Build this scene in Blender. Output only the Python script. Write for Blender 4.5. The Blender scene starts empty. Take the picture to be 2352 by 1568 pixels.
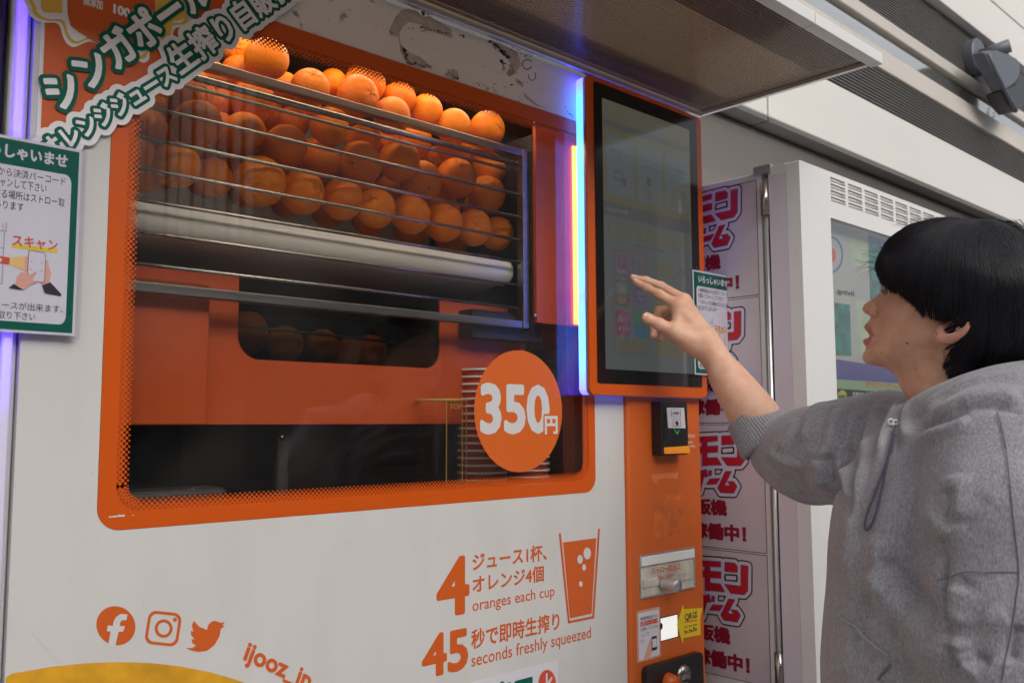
import bpy, bmesh, math, random
import numpy as np
from mathutils import Vector, Matrix, noise
from mathutils.kdtree import KDTree
from mathutils.geometry import tessellate_polygon

# ------------------------------------------------------------------ camera, world, sun, exposure
SC = bpy.context.scene
CAM = np.array([0.0, -1.12, 1.42])
GZ = 1.42                                     # camera height above the pavement
W_, H_, F_ = 2352.0, 1568.0, 2070.0           # picture measured in a 2352 px wide frame
def _d(px, py):
    v = np.array([px - W_/2, -(py - H_/2), -F_]); return v/np.linalg.norm(v)
_X = _d(3395, 966); _Y = _d(-771, 983)
_Z = np.cross(_X, _Y); _Z /= np.linalg.norm(_Z); _Y = np.cross(_Z, _X)
ROT = np.array([_X, _Y, _Z])
cam_data = bpy.data.cameras.new('camera'); cam = bpy.data.objects.new('camera', cam_data)
SC.collection.objects.link(cam); SC.camera = cam
m = Matrix.Identity(4)
for i in range(3):
    for j in range(3): m[i][j] = ROT[i][j]
    m[i][3] = CAM[i]
cam.matrix_world = m
cam_data.sensor_width = 36; cam_data.lens = F_/W_*36
cam_data.clip_start = 0.05; cam_data.clip_end = 2000
cam_data.dof.use_dof = True; cam_data.dof.focus_distance = 1.32; cam_data.dof.aperture_fstop = 9.0

SUN_EL, SUN_AZ = math.radians(30), math.radians(192)
world = bpy.data.worlds.new('World'); SC.world = world; world.use_nodes = True
nt = world.node_tree; bg = nt.nodes['Background']
sky = nt.nodes.new('ShaderNodeTexSky'); sky.sky_type = 'NISHITA'; sky.sun_disc = False
sky.sun_elevation = SUN_EL; sky.sun_rotation = SUN_AZ
sky.air_density = 1.0; sky.dust_density = 4.0; sky.ozone_density = 0.6
hs = nt.nodes.new('ShaderNodeHueSaturation'); hs.inputs['Saturation'].default_value = 0.30
nt.links.new(sky.outputs[0], hs.inputs['Color']); nt.links.new(hs.outputs[0], bg.inputs[0])
bg.inputs[1].default_value = 0.14
sun_d = bpy.data.lights.new('sun', 'SUN'); sun_d.energy = 1.4; sun_d.angle = math.radians(60); sun_d.color = (1, .95, .88)
sun = bpy.data.objects.new('sun', sun_d); SC.collection.objects.link(sun)
# direction towards the sun: azimuth measured from +Y clockwise
sd = Vector((math.sin(SUN_AZ)*math.cos(SUN_EL), math.cos(SUN_AZ)*math.cos(SUN_EL), math.sin(SUN_EL)))
sun.rotation_euler = sd.to_track_quat('Z', 'Y').to_euler(); sun.location = (0, -4, 8)
SC.view_settings.view_transform = 'Standard'; SC.view_settings.look = 'None'
SC.view_settings.exposure = 0.36; SC.view_settings.gamma = 1.0
SC.cycles.max_bounces = 8; SC.cycles.transparent_max_bounces = 16; SC.cycles.glossy_bounces = 4
SC.cycles.use_denoising = True
random.seed(7); np.random.seed(7)

# ------------------------------------------------------------------ measuring helpers
def ray(px, py): return ROT @ _d(px, py)
def on(axis, val, q):
    """point where the line of sight through pixel q meets the plane axis=val (val: z is absolute)"""
    r = ray(*q); t = (val - CAM[axis])/r[axis]; return CAM + r*t
def at_depth(q, dep):
    r = ray(*q); return CAM + r*(dep/(r @ (ROT @ np.array([0, 0, -1.]))))
def crop(ox, oy, s=0.595238): return lambda x, y: ((ox + x*s)/1.7415, (oy + y*s)/1.7415)
cA = crop(0, 0); cB = crop(1300, 0); cC = crop(2696, 0); cD = crop(0, 900); cE = crop(1300, 900)
cF = crop(2696, 900); cG = crop(0, 1798); cH = crop(1300, 1798); cI = crop(2696, 1798)
cBill = crop(2400, 1500, .31888); cSlot = crop(2400, 2130, .38339); cHand = crop(2300, 900, .34014)
cMonT = crop(2300, 300, .44643); cMonB = crop(2300, 950, .44643); cHead = crop(3200, 800, .574)
cRoof = crop(3396, 0, .44643)

# ------------------------------------------------------------------ materials
def lin(c):
    return tuple((v/12.92 if v <= .04045 else ((v+.055)/1.055)**2.4) for v in c)
def rgb(r, g, b): return lin((r/255, g/255, b/255))
def mat(name, col, rough=.5, metal=0, spec=.5, emit=None, es=0, noise_amt=0, noise_scale=20, bump=0, bump_scale=200,
        coat=0, trans=0, alpha=1, stretch=None, sheen=0):
    m = bpy.data.materials.new(name); m.use_nodes = True
    nt = m.node_tree; b = nt.nodes['Principled BSDF']
    b.inputs['Base Color'].default_value = (*col, 1); b.inputs['Roughness'].default_value = rough
    b.inputs['Metallic'].default_value = metal; b.inputs['Specular IOR Level'].default_value = spec
    if coat: b.inputs['Coat Weight'].default_value = coat; b.inputs['Coat Roughness'].default_value = .08
    if sheen: b.inputs['Sheen Weight'].default_value = sheen
    if emit: b.inputs['Emission Color'].default_value = (*emit, 1); b.inputs['Emission Strength'].default_value = es
    if noise_amt or bump:
        tc = nt.nodes.new('ShaderNodeTexCoord'); mp = nt.nodes.new('ShaderNodeMapping')
        nt.links.new(tc.outputs['Object'], mp.inputs[0])
        if stretch: mp.inputs['Scale'].default_value = stretch
    if noise_amt:
        n = nt.nodes.new('ShaderNodeTexNoise'); n.inputs['Scale'].default_value = noise_scale; n.inputs['Detail'].default_value = 6
        nt.links.new(mp.outputs[0], n.inputs['Vector'])
        r = nt.nodes.new('ShaderNodeValToRGB')
        r.color_ramp.elements[0].position = .3; r.color_ramp.elements[1].position = .7
        r.color_ramp.elements[0].color = (*[c*(1-noise_amt) for c in col], 1)
        r.color_ramp.elements[1].color = (*[min(1, c*(1+noise_amt*.6)) for c in col], 1)
        nt.links.new(n.outputs['Fac'], r.inputs[0]); nt.links.new(r.outputs[0], b.inputs['Base Color'])
        mr = nt.nodes.new('ShaderNodeMapRange'); mr.inputs[3].default_value = max(0, rough-.08); mr.inputs[4].default_value = min(1, rough+.1)
        nt.links.new(n.outputs['Fac'], mr.inputs[0]); nt.links.new(mr.outputs[0], b.inputs['Roughness'])
    if bump:
        n2 = nt.nodes.new('ShaderNodeTexNoise'); n2.inputs['Scale'].default_value = bump_scale; n2.inputs['Detail'].default_value = 3
        nt.links.new(mp.outputs[0], n2.inputs['Vector'])
        bp = nt.nodes.new('ShaderNodeBump'); bp.inputs['Strength'].default_value = bump; bp.inputs['Distance'].default_value = .002
        nt.links.new(n2.outputs['Fac'], bp.inputs['Height']); nt.links.new(bp.outputs[0], b.inputs['Normal'])
    return m
def glass_mat(name, tint=(1, 1, 1), refl=1.0, rough=0.0, ior=1.5, haze=0.0):
    m = bpy.data.materials.new(name); m.use_nodes = True; nt = m.node_tree; nt.nodes.clear()
    o = nt.nodes.new('ShaderNodeOutputMaterial'); t = nt.nodes.new('ShaderNodeBsdfTransparent'); g = nt.nodes.new('ShaderNodeBsdfGlossy')
    t.inputs[0].default_value = (*tint, 1); g.inputs['Roughness'].default_value = rough; g.inputs[0].default_value = (refl, refl, refl, 1)
    lw = nt.nodes.new('ShaderNodeLayerWeight'); lw.inputs[0].default_value = .5
    pw = nt.nodes.new('ShaderNodeMath'); pw.operation = 'POWER'; pw.inputs[1].default_value = 5.0; nt.links.new(lw.outputs['Facing'], pw.inputs[0])
    r0 = ((ior-1)/(ior+1))**2
    f = nt.nodes.new('ShaderNodeMath'); f.operation = 'MULTIPLY_ADD'; f.inputs[1].default_value = 1-r0; f.inputs[2].default_value = r0; nt.links.new(pw.outputs[0], f.inputs[0])
    mx = nt.nodes.new('ShaderNodeMixShader'); nt.links.new(f.outputs[0], mx.inputs[0]); nt.links.new(t.outputs[0], mx.inputs[1]); nt.links.new(g.outputs[0], mx.inputs[2])
    last = mx
    if haze:
        d = nt.nodes.new('ShaderNodeBsdfDiffuse'); d.inputs[0].default_value = (.6, .58, .55, 1)
        tc = nt.nodes.new('ShaderNodeTexCoord'); n = nt.nodes.new('ShaderNodeTexNoise'); n.inputs['Scale'].default_value = 6; n.inputs['Detail'].default_value = 8
        nt.links.new(tc.outputs['Object'], n.inputs['Vector'])
        mr = nt.nodes.new('ShaderNodeMapRange'); mr.inputs[1].default_value = .4; mr.inputs[2].default_value = .8; mr.inputs[4].default_value = haze
        nt.links.new(n.outputs['Fac'], mr.inputs[0])
        m2 = nt.nodes.new('ShaderNodeMixShader'); nt.links.new(mr.outputs[0], m2.inputs[0]); nt.links.new(mx.outputs[0], m2.inputs[1]); nt.links.new(d.outputs[0], m2.inputs[2]); last = m2
    nt.links.new(last.outputs[0], o.inputs[0]); return m

M = {}
M['white'] = mat('white_paint', (.70, .68, .665), .20, bump=.10, bump_scale=150)
nt = M['white'].node_tree; b_ = nt.nodes['Principled BSDF']; tc = nt.nodes.new('ShaderNodeTexCoord'); n_ = nt.nodes.new('ShaderNodeTexNoise'); n_.inputs['Scale'].default_value = 2.2; n_.inputs['Detail'].default_value = 2
nt.links.new(tc.outputs['Object'], n_.inputs[0]); bp_ = nt.nodes.new('ShaderNodeBump'); bp_.inputs['Strength'].default_value = .35; bp_.inputs['Distance'].default_value = .03
nt.links.new(n_.outputs[0], bp_.inputs['Height']); ob_ = b_.inputs['Normal'].links[0].from_node; nt.links.new(bp_.outputs[0], ob_.inputs['Normal'])
n4 = nt.nodes.new('ShaderNodeTexNoise'); n4.inputs['Scale'].default_value = 9; n4.inputs['Detail'].default_value = 9; mp_ = nt.nodes.new('ShaderNodeMapping'); mp_.inputs['Scale'].default_value = (1.6, 1, .5); nt.links.new(tc.outputs['Object'], mp_.inputs[0]); nt.links.new(mp_.outputs[0], n4.inputs[0])
rr_ = nt.nodes.new('ShaderNodeValToRGB'); rr_.color_ramp.elements[0].position = .3; rr_.color_ramp.elements[0].color = (.585, .568, .553, 1); rr_.color_ramp.elements[1].position = .55; rr_.color_ramp.elements[1].color = (.615, .60, .588, 1); nt.links.new(n4.outputs[0], rr_.inputs[0]); nt.links.new(rr_.outputs[0], b_.inputs['Base Color'])
M['cream'] = mat('cream_header', (.62, .57, .52), .45, noise_amt=.05, noise_scale=5, bump=.08, bump_scale=200)
M['orange'] = mat('orange_film', (.58, .085, .004), .32, noise_amt=.03, noise_scale=4, bump=.04)
M['orange_col'] = mat('orange_powder', (.60, .118, .018), .38, noise_amt=.05, noise_scale=6, bump=.16, bump_scale=420)
M['orange_in'] = mat('orange_sheet_metal', (.56, .080, .010), .42, noise_amt=.08, noise_scale=3, bump=.04)
M['orange_sticker'] = mat('orange_sticker', (.62, .115, .010), .5)
M['print_orange'] = mat('print_orange', (.60, .105, .014), .3, bump=.1, bump_scale=260, coat=.3)
M['lettering_white'] = mat('lettering_white', (.60, .59, .59), .5)
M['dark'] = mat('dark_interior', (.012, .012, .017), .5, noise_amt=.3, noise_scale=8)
M['dark2'] = mat('dark_steel', (.05, .045, .045), .4, metal=.5, noise_amt=.25, noise_scale=5)
M['steel'] = mat('steel', (.42, .39, .36), .27, metal=1, noise_amt=.15, noise_scale=12, stretch=(.2, 1, 6))
M['brushed'] = mat('brushed_steel', (.30, .29, .28), .38, metal=1, noise_amt=.2, noise_scale=18, stretch=(.15, 1, 5))
M['tray'] = mat('tray_plastic', (.80, .76, .66), .3, noise_amt=.06, noise_scale=6)
M['black'] = mat('black_plastic', (.012, .012, .013), .35, bump=.1, bump_scale=600)
M['bezel'] = mat('black_glass_bezel', (.01, .009, .01), .12)
M['glass'] = glass_mat('window_glass', (.93, .93, .92), 1.0, 0.01, 1.52, .02)
M['clear'] = glass_mat('clear_plastic', (.97, .96, .93), 1.0, .03, 1.35)
M['lam'] = glass_mat('laminate', (.96, .96, .98), 1.0, .06, 1.28)
M['green'] = mat('print_green', (.001, .105, .072), .5, spec=.2)
M['paper'] = mat('print_white', (.66, .64, .69), .4)
M['ink'] = mat('print_ink', (.02, .018, .03), .5)
M['red_ink'] = mat('print_red', (.60, .075, .03), .5)
M['yellow'] = mat('print_yellow', (.78, .56, .015), .4)
M['alu'] = mat('aluminium', (.62, .62, .62), .35, metal=.85, noise_amt=.08, noise_scale=10)
M['trim_white'] = mat('trim_white', (.74, .74, .74), .4)

# ------------------------------------------------------------------ object helpers
COL = SC.collection
WLOC = {}
def thing(name, label, cat, loc=(0, 0, 0), group=None, kind=None):
    o = bpy.data.objects.new(name, None); COL.objects.link(o); o.location = loc; o.empty_display_size = .1
    WLOC[o.name] = np.array(loc, float); o['label'] = label; o['category'] = cat
    if group: o['group'] = group
    if kind: o['kind'] = kind
    return o
def link_mesh(name, verts, faces, material, parent=None, smooth=False, kind=None, label=None, cat=None, group=None, loc=None):
    verts = np.asarray(verts, float).reshape(-1, 3)
    base = WLOC[parent.name] if parent is not None else np.zeros(3)
    org = np.array(loc, float) if loc is not None else base
    me = bpy.data.meshes.new(name); me.from_pydata((verts - org).tolist(), [], [list(map(int, f)) for f in faces]); me.update()
    o = bpy.data.objects.new(name, me); COL.objects.link(o)
    for mm in (material if isinstance(material, (list, tuple)) else [material]): me.materials.append(mm)
    if parent is not None: o.parent = parent
    o.location = org - base; WLOC[o.name] = org
    if smooth:
        for p in me.polygons: p.use_smooth = True
    if kind: o['kind'] = kind
    if label: o['label'] = label
    if cat: o['category'] = cat
    if group: o['group'] = group
    return o
class MB:
    def __init__(s): s.v = []; s.f = []
    def add(s, v, f):
        n = len(s.v); s.v += [tuple(map(float, p)) for p in v]; s.f += [[i+n for i in q] for q in f]; return s
    def box(s, x0, x1, y0, y1, z0, z1):
        v = [(x0, y0, z0), (x1, y0, z0), (x1, y1, z0), (x0, y1, z0), (x0, y0, z1), (x1, y0, z1), (x1, y1, z1), (x0, y1, z1)]
        return s.add(v, [(0, 3, 2, 1), (4, 5, 6, 7), (0, 1, 5, 4), (1, 2, 6, 5), (2, 3, 7, 6), (3, 0, 4, 7)])
    def tube(s, pts, r, n=8, cap=True):
        pts = [np.array(p, float) for p in pts]; rs = r if isinstance(r, (list, tuple)) else [r]*len(pts)
        rings = []; up = None
        for i, p in enumerate(pts):
            t = pts[min(i+1, len(pts)-1)] - pts[max(i-1, 0)]; t /= (np.linalg.norm(t)+1e-12)
            if up is None:
                a = np.array([0, 0, 1.]) if abs(t[2]) < .9 else np.array([1., 0, 0])
                up = np.cross(t, a); up /= np.linalg.norm(up)
            up = up - t*(up @ t); up /= np.linalg.norm(up)+1e-12; w = np.cross(t, up)
            rings.append([p + rs[i]*(math.cos(2*math.pi*k/n)*up + math.sin(2*math.pi*k/n)*w) for k in range(n)])
        v = [q for rg in rings for q in rg]; f = []
        for i in range(len(rings)-1):
            for k in range(n): f.append((i*n+k, i*n+(k+1) % n, (i+1)*n+(k+1) % n, (i+1)*n+k))
        if cap: f.append(tuple(range(n))[::-1]); f.append(tuple((len(rings)-1)*n+k for k in range(n)))
        return s.add(v, f)
    def lathe(s, prof, c, n=32, axis=2):
        v = []; f = []
        for r, z in prof:
            for k in range(n):
                a = 2*math.pi*k/n; p = [r*math.cos(a), r*math.sin(a), z]
                if axis == 1: p = [r*math.cos(a), -z, r*math.sin(a)]
                if axis == 0: p = [z, r*math.cos(a), r*math.sin(a)]
                v.append((c[0]+p[0], c[1]+p[1], c[2]+p[2]))
        for i in range(len(prof)-1):
            for k in range(n): f.append((i*n+k, i*n+(k+1) % n, (i+1)*n+(k+1) % n, (i+1)*n+k))
        return s.add(v, f)
    def prism(s, poly, fr, back):
        """poly: 2D points; fr/back: functions mapping (a,b)->3D front & back"""
        n = len(poly); v = [fr(*p) for p in poly] + [back(*p) for p in poly]
        tris = tessellate_polygon([[Vector((p[0], p[1], 0)) for p in poly]])
        f = [tuple(t) for t in tris] + [tuple(i+n for i in t[::-1]) for t in tris]
        f += [(i, (i+1) % n, (i+1) % n + n, i+n) for i in range(n)]
        return s.add(v, f)
    def build(s, name, material, parent=None, **k):
        bev = k.pop('bevel', 0); o = link_mesh(name, s.v, s.f, material, parent, **k)
        bm = bmesh.new(); bm.from_mesh(o.data); bmesh.ops.recalc_face_normals(bm, faces=bm.faces)
        bm.to_mesh(o.data); bm.free()
        if bev:
            mo = o.modifiers.new('bevel', 'BEVEL'); mo.width = bev; mo.segments = 3; mo.limit_method = 'ANGLE'
            for p in o.data.polygons: p.use_smooth = True
            mo.harden_normals = True
        return o
def rrect(x0, x1, z0, z1, r, n=8):
    rr = r if isinstance(r, (list, tuple)) else [r]*4   # bl, br, tr, tl
    out = []
    for (cx, cz, a0, q) in ((x0+rr[0], z0+rr[0], 180, rr[0]), (x1-rr[1], z0+rr[1], 270, rr[1]), (x1-rr[2], z1-rr[2], 0, rr[2]), (x0+rr[3], z1-rr[3], 90, rr[3])):
        for k in range(n+1):
            a = math.radians(a0 + 90*k/n); out.append((cx+q*math.cos(a), cz+q*math.sin(a)))
    return out
def ring_prism(mb, outer, inner, y0, y1):
    """plate in the XZ plane between y0 (front) and y1 with a hole; outer & inner have the same count"""
    n = len(outer)
    assert n == len(inner)
    v = [(a, y0, b) for a, b in outer] + [(a, y0, b) for a, b in inner] + [(a, y1, b) for a, b in outer] + [(a, y1, b) for a, b in inner]
    f = []
    for i in range(n):
        j = (i+1) % n
        f += [(i, j, n+j, n+i), (2*n+j, 2*n+i, 3*n+i, 3*n+j), (i, 2*n+i, 2*n+j, j), (n+j, 3*n+j, 3*n+i, n+i)]
    return mb.add(v, f)
class Plane:
    """flat print surface: a,b -> world"""
    def __init__(s, axis, val):
        s.axis, s.val = axis, val
        if axis == 1: s.e1, s.e2, s.n = np.array([1., 0, 0]), np.array([0, 0, 1.]), np.array([0, -1., 0])
        else: s.e1, s.e2, s.n = np.array([0, -1., 0]), np.array([0, 0, 1.]), np.array([-1., 0, 0])
        s.o = np.zeros(3); s.o[axis] = val
    def uv(s, q):
        p = on(s.axis, s.val, q); return np.array([p @ s.e1, p @ s.e2])
    def w(s, a, b, off=0): return s.o + s.e1*a + s.e2*b + s.n*off
def flat(name, pl, v2, faces, material, parent, off=.0004, **k):
    return link_mesh(name, [pl.w(a, b, off) for a, b in v2], faces, material, parent, **k)
def flat_poly(name, pl, pts, material, parent, off=.0004, px=True, thick=0, **k):
    p = [pl.uv(q) for q in pts] if px else pts
    if thick:
        mb = MB(); mb.prism([tuple(q) for q in p], lambda a, b: pl.w(a, b, off), lambda a, b: pl.w(a, b, off-thick)); return mb.build(name, material, parent, **k)
    tr = tessellate_polygon([[Vector((a, b, 0)) for a, b in p]])
    o = flat(name, pl, p, tr, material, parent, off, **k)
    bm = bmesh.new(); bm.from_mesh(o.data)
    for f in bm.faces:
        if f.normal @ Vector(pl.n) < 0: f.normal_flip()
    bm.to_mesh(o.data); bm.free(); return o
_txt = {}
def text2d(body, offset=0.0, space=1.0, res=3):
    key = (body, offset, space)
    if key in _txt: return _txt[key]
    if offset > .015:
        v, f = text2d(body, 0, space, res); _txt[key] = dilate(v, f, offset*1.1, .013 if len(body) > 4 else .0045); return _txt[key]
    c = bpy.data.curves.new('t', 'FONT'); c.body = body; c.offset = offset; c.resolution_u = res; c.space_character = space
    o = bpy.data.objects.new('t', c); COL.objects.link(o)
    bpy.context.view_layer.update()
    me = bpy.data.meshes.new_from_object(o.evaluated_get(bpy.context.evaluated_depsgraph_get()))
    v = np.array([(p.co.x, p.co.y) for p in me.vertices]); f = [tuple(p.vertices) for p in me.polygons]
    bpy.data.objects.remove(o); bpy.data.curves.remove(c); bpy.data.meshes.remove(me)
    _txt[key] = (v, f); return v, f
def fit_rect(v, a0, a1, b0, b1):
    mn, mx = v.min(0), v.max(0); t = (v-mn)/(mx-mn); return np.c_[a0+t[:, 0]*(a1-a0), b0+t[:, 1]*(b1-b0)]
def text_rect(name, body, pl, L, R, B, T, material, parent, off=.0004, bold=.02, **k):
    v, f = text2d(body, bold)
    v = fit_rect(v, pl.uv(L)[0], pl.uv(R)[0], pl.uv(B)[1], pl.uv(T)[1])
    return flat(name, pl, v, f, material, parent, off, **k)
def fit_slant(v, P0, P1, aspect=1.0):
    """bbox bottom-left at P0, bottom-right at P1, height keeps the text's aspect times aspect"""
    mn, mx = v.min(0), v.max(0); t = (v-mn)/(mx[0]-mn[0]); e = P1-P0; n = np.array([-e[1], e[0]])*aspect
    return P0 + t[:, :1]*e + t[:, 1:]*n
def dilate(v, f, r, h):
    """filled mesh of the shape (v,f) grown by r, from a distance field on a grid of step h"""
    v = np.asarray(v); mn = v.min(0)-r-2*h; mx = v.max(0)+r+2*h
    nx, ny = int((mx[0]-mn[0])/h)+2, int((mx[1]-mn[1])/h)+2
    gx = mn[0]+np.arange(nx)*h; gy = mn[1]+np.arange(ny)*h
    ins = np.zeros((nx, ny), bool); edges = {}
    for face in f:
        for i in range(len(face)):
            e = (face[i], face[(i+1) % len(face)]); kk = (min(e), max(e)); edges[kk] = edges.get(kk, 0)+1
        for t in range(1, len(face)-1):
            a, b, c = v[face[0]], v[face[t]], v[face[t+1]]
            i0, i1 = int((min(a[0], b[0], c[0])-mn[0])/h), int((max(a[0], b[0], c[0])-mn[0])/h)+2
            j0, j1 = int((min(a[1], b[1], c[1])-mn[1])/h), int((max(a[1], b[1], c[1])-mn[1])/h)+2
            X, Y = np.meshgrid(gx[i0:i1], gy[j0:j1], indexing='ij')
            d1 = (b[0]-a[0])*(Y-a[1])-(b[1]-a[1])*(X-a[0]); d2 = (c[0]-b[0])*(Y-b[1])-(c[1]-b[1])*(X-b[0]); d3 = (a[0]-c[0])*(Y-c[1])-(a[1]-c[1])*(X-c[0])
            ins[i0:i1, j0:j1] |= ((d1 >= 0) & (d2 >= 0) & (d3 >= 0)) | ((d1 <= 0) & (d2 <= 0) & (d3 <= 0))
    pts = []
    for (i, j), cnt in edges.items():
        if cnt == 1:
            n = max(1, int(np.linalg.norm(v[i]-v[j])/(h*.5)))
            for t in range(n+1): pts.append(v[i]+(v[j]-v[i])*t/n)
    kd = KDTree(len(pts))
    for i, p in enumerate(pts): kd.insert((p[0], p[1], 0), i)
    kd.balance()
    F = np.empty((nx, ny))
    for i in range(nx):
        for j in range(ny):
            F[i, j] = r if ins[i, j] else r - kd.find((gx[i], gy[j], 0))[2]
    S = F > 0; verts = []; faces = []
    def P(i, j): return np.array([gx[i], gy[j]])
    for j in range(ny-1):
        run = None
        for i in range(nx):
            full = i < nx-1 and S[i, j] and S[i+1, j] and S[i, j+1] and S[i+1, j+1]
            if full:
                if run is None: run = i
                continue
            if run is not None:
                n = len(verts); verts += [P(run, j), P(i, j), P(i, j+1), P(run, j+1)]; faces.append((n, n+1, n+2, n+3)); run = None
            if i < nx-1:
                cs = [(i, j), (i+1, j), (i+1, j+1), (i, j+1)]
                if not any(S[c] for c in cs): continue
                poly = []
                for k in range(4):
                    c0, c1 = cs[k], cs[(k+1) % 4]
                    if S[c0]: poly.append(P(*c0))
                    if S[c0] != S[c1]:
                        t = F[c0]/(F[c0]-F[c1]); poly.append(P(*c0)+(P(*c1)-P(*c0))*t)
                if len(poly) > 2:
                    n = len(verts); verts += poly; faces.append(tuple(range(n, n+len(poly))))
    return np.array(verts), faces
def merge2d(items):
    V = []; Fc = []; n = 0
    for v, f in items:
        V.append(np.asarray(v)); Fc += [tuple(i+n for i in q) for q in f]; n += len(v)
    return np.vstack(V), Fc
def polys2d(list_of_polys):
    return merge2d([(np.array(p), [tuple(t) for t in tessellate_polygon([[Vector((a, b, 0)) for a, b in p]])]) for p in list_of_polys])
def ellipse_pts(c, rx, ry, n=48, rot=0):
    return [(c[0]+rx*math.cos(t)*math.cos(rot)-ry*math.sin(t)*math.sin(rot), c[1]+rx*math.cos(t)*math.sin(rot)+ry*math.sin(t)*math.cos(rot)) for t in [2*math.pi*k/n for k in range(n)]]
ORD = ['first', 'second', 'third', 'fourth', 'fifth', 'sixth', 'seventh', 'eighth', 'ninth', 'tenth', 'eleventh', 'twelfth', 'thirteenth', 'fourteenth', 'fifteenth', 'sixteenth', 'seventeenth', 'eighteenth']

# ================================================================== SETTING
ground = MB(); ground.box(-120, 120, -120, 120, -.3, 0)
M['paving'] = mat('paving', (.36, .345, .33), .8, noise_amt=.25, noise_scale=3, bump=.3, bump_scale=80)
ground.build('pavement', M['paving'], kind='structure')

M['fascia'] = mat('fascia_panel', (.645, .625, .60), .45, noise_amt=.06, noise_scale=1.2, bump=.05, bump_scale=30, stretch=(.4, 1, 2))
M['fascia_dirty'] = mat('weathered_panel', (.52, .48, .44), .5, noise_amt=.12, noise_scale=2, stretch=(.5, 1, 4))
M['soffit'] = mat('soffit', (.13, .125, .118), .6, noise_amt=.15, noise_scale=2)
M['slat'] = mat('grey_slat', (.145, .14, .135), .5, noise_amt=.08, noise_scale=3)
M['slat_gap'] = mat('slat_backing', (.035, .033, .032), .7)
M['bulk'] = mat('bulkhead', (.25, .23, .215), .55, noise_amt=.07, noise_scale=1.5)
M['polished'] = mat('polished_strip', (.75, .74, .72), .12, metal=.9, noise_amt=.1, noise_scale=4, stretch=(.5, 1, 5))
M['rust'] = mat('rust_seam', (.10, .055, .03), .8)
bld = thing('building', 'grey building frontage of pale panels and ribbed cladding above the machines', 'building', (3.0, .9, 0))
YB = .30; X0, X1 = -1.5, 12.0
zf0, zf1, zc1, zfl, zst, zgr, zlb = [GZ+z for z in (.935, 1.155, 1.302, 1.388, 1.445, 1.462, 1.515)]
xj = on(1, YB, cC(637, 700))[0]
MB().box(X0, xj-.006, YB, YB+.30, zf0, zf1).build('fascia_panel', M['fascia'], bld, bevel=.008)
MB().box(xj+.006, 5.55, YB, YB+.30, zf0, zf1).build('fascia_panel', M['fascia'], bld, bevel=.008)
MB().box(5.562, X1, YB, YB+.30, zf0, zf1).build('fascia_panel', M['fascia'], bld, bevel=.008)
MB().box(X0, X1, YB+.012, YB+.28, zf0+.01, zf1-.01).build('joint_backing', M['rust'], bld)
MB().box(X0, xj-.004, YB+.004, YB+.35, zf0-.012, zf0-.001).build('soffit_panel', M['soffit'], bld)
MB().box(xj+.004, X1, YB+.004, YB+.35, zf0-.012, zf0-.001).build('soffit_panel', M['soffit'], bld)
# rounded bulkhead lower down, running back to the wall
b = MB(); pr = []
ra = on(2, zf0-.02, cC(330, 745)); yb = .62
for k in range(9):
    a = math.radians(90-90*k/8); pr.append((yb+.05-.05*math.cos(math.radians(90*k/8)), zf0-.012-.03+.0+.03*math.cos(math.radians(90*k/8))-.03))
yr = YB+.055
prof = [(yr+.35, zf0-.014), (yr+.02, zf0-.014)] + [(yr+.02-.02*math.sin(math.radians(15*k)), zf0-.034+.02*math.cos(math.radians(15*k))) for k in range(1, 7)] + [(yr+.012, zf0-.052), (yr+.10, zf0-.15), (yr+.19, zf0-.28), (yr+.26, zf0-.48), (yr+.30, zf0-.75), (yr+.31, .0), (yr+.35, 0)]
v = []; n = len(prof)
for x in (X0, X1):
    v += [(x, p[0], p[1]) for p in prof]
b.add(v, [(i, i+1, n+i+1, n+i) for i in range(n-1)] + [tuple(range(n)), tuple(range(n, 2*n))[::-1]])
b.build('bulkhead', M['bulk'], bld, smooth=False)
MB().box(X0, X1, YB+.036, YB+.07, zf1-.01, zc1+.05).build('cladding_backing', M['slat_gap'], bld)
def slats(z0, z1, n, yf, xa, xb):
    h = (z1-z0)/n; me = None
    for k in range(n):
        if me is None:
            s = MB(); v = []; pts = [(yf+.03, 0), (yf+.006, .06*h), (yf, .2*h), (yf, .48*h), (yf+.006, .62*h), (yf+.03, .68*h)]
            for x in (xa, xb): v += [(x, p[0], z0+p[1]) for p in pts]
            s.add(v, [(i, i+1, 7+i-1+1-1, 6+i) if False else (i, i+1, 6+i+1, 6+i) for i in range(5)] + [(0, 1, 2, 3, 4, 5), (11, 10, 9, 8, 7, 6)])
            o = s.build('slat', M['slat'], bld); me = o.data
        else:
            o = o0.copy(); COL.objects.link(o); o.location = Vector(o0.location)+Vector((0, 0, k*h)); WLOC[o.name] = WLOC[o0.name]
        if k == 0: o0 = o
slats(zf1+.002, zc1+.004, 12, YB+.012, X0, X1)
MB().box(X0, X1, YB+.0, YB+.16, zc1+.006, zfl).build('flange', M['fascia_dirty'], bld, bevel=.004)
MB().box(X0, X1, YB+.012, YB+.16, zfl+.001, zst).build('polished_strip', M['polished'], bld)
MB().box(X0, X1, YB+.03, YB+.16, zst+.001, zgr).build('groove', M['slat_gap'], bld)
MB().box(X0, X1, YB-.004, YB+.16, zgr+.001, zlb).build('upper_band', M['fascia_dirty'], bld, bevel=.006)
MB().box(X0, X1, YB+.046, YB+.08, zlb-.01, zlb+.9).build('cladding_backing', M['slat_gap'], bld)
slats(zlb+.003, on(1, YB+.02, (2126, 0))[2]-.002, 20, YB+.02, X0, X1)
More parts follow.
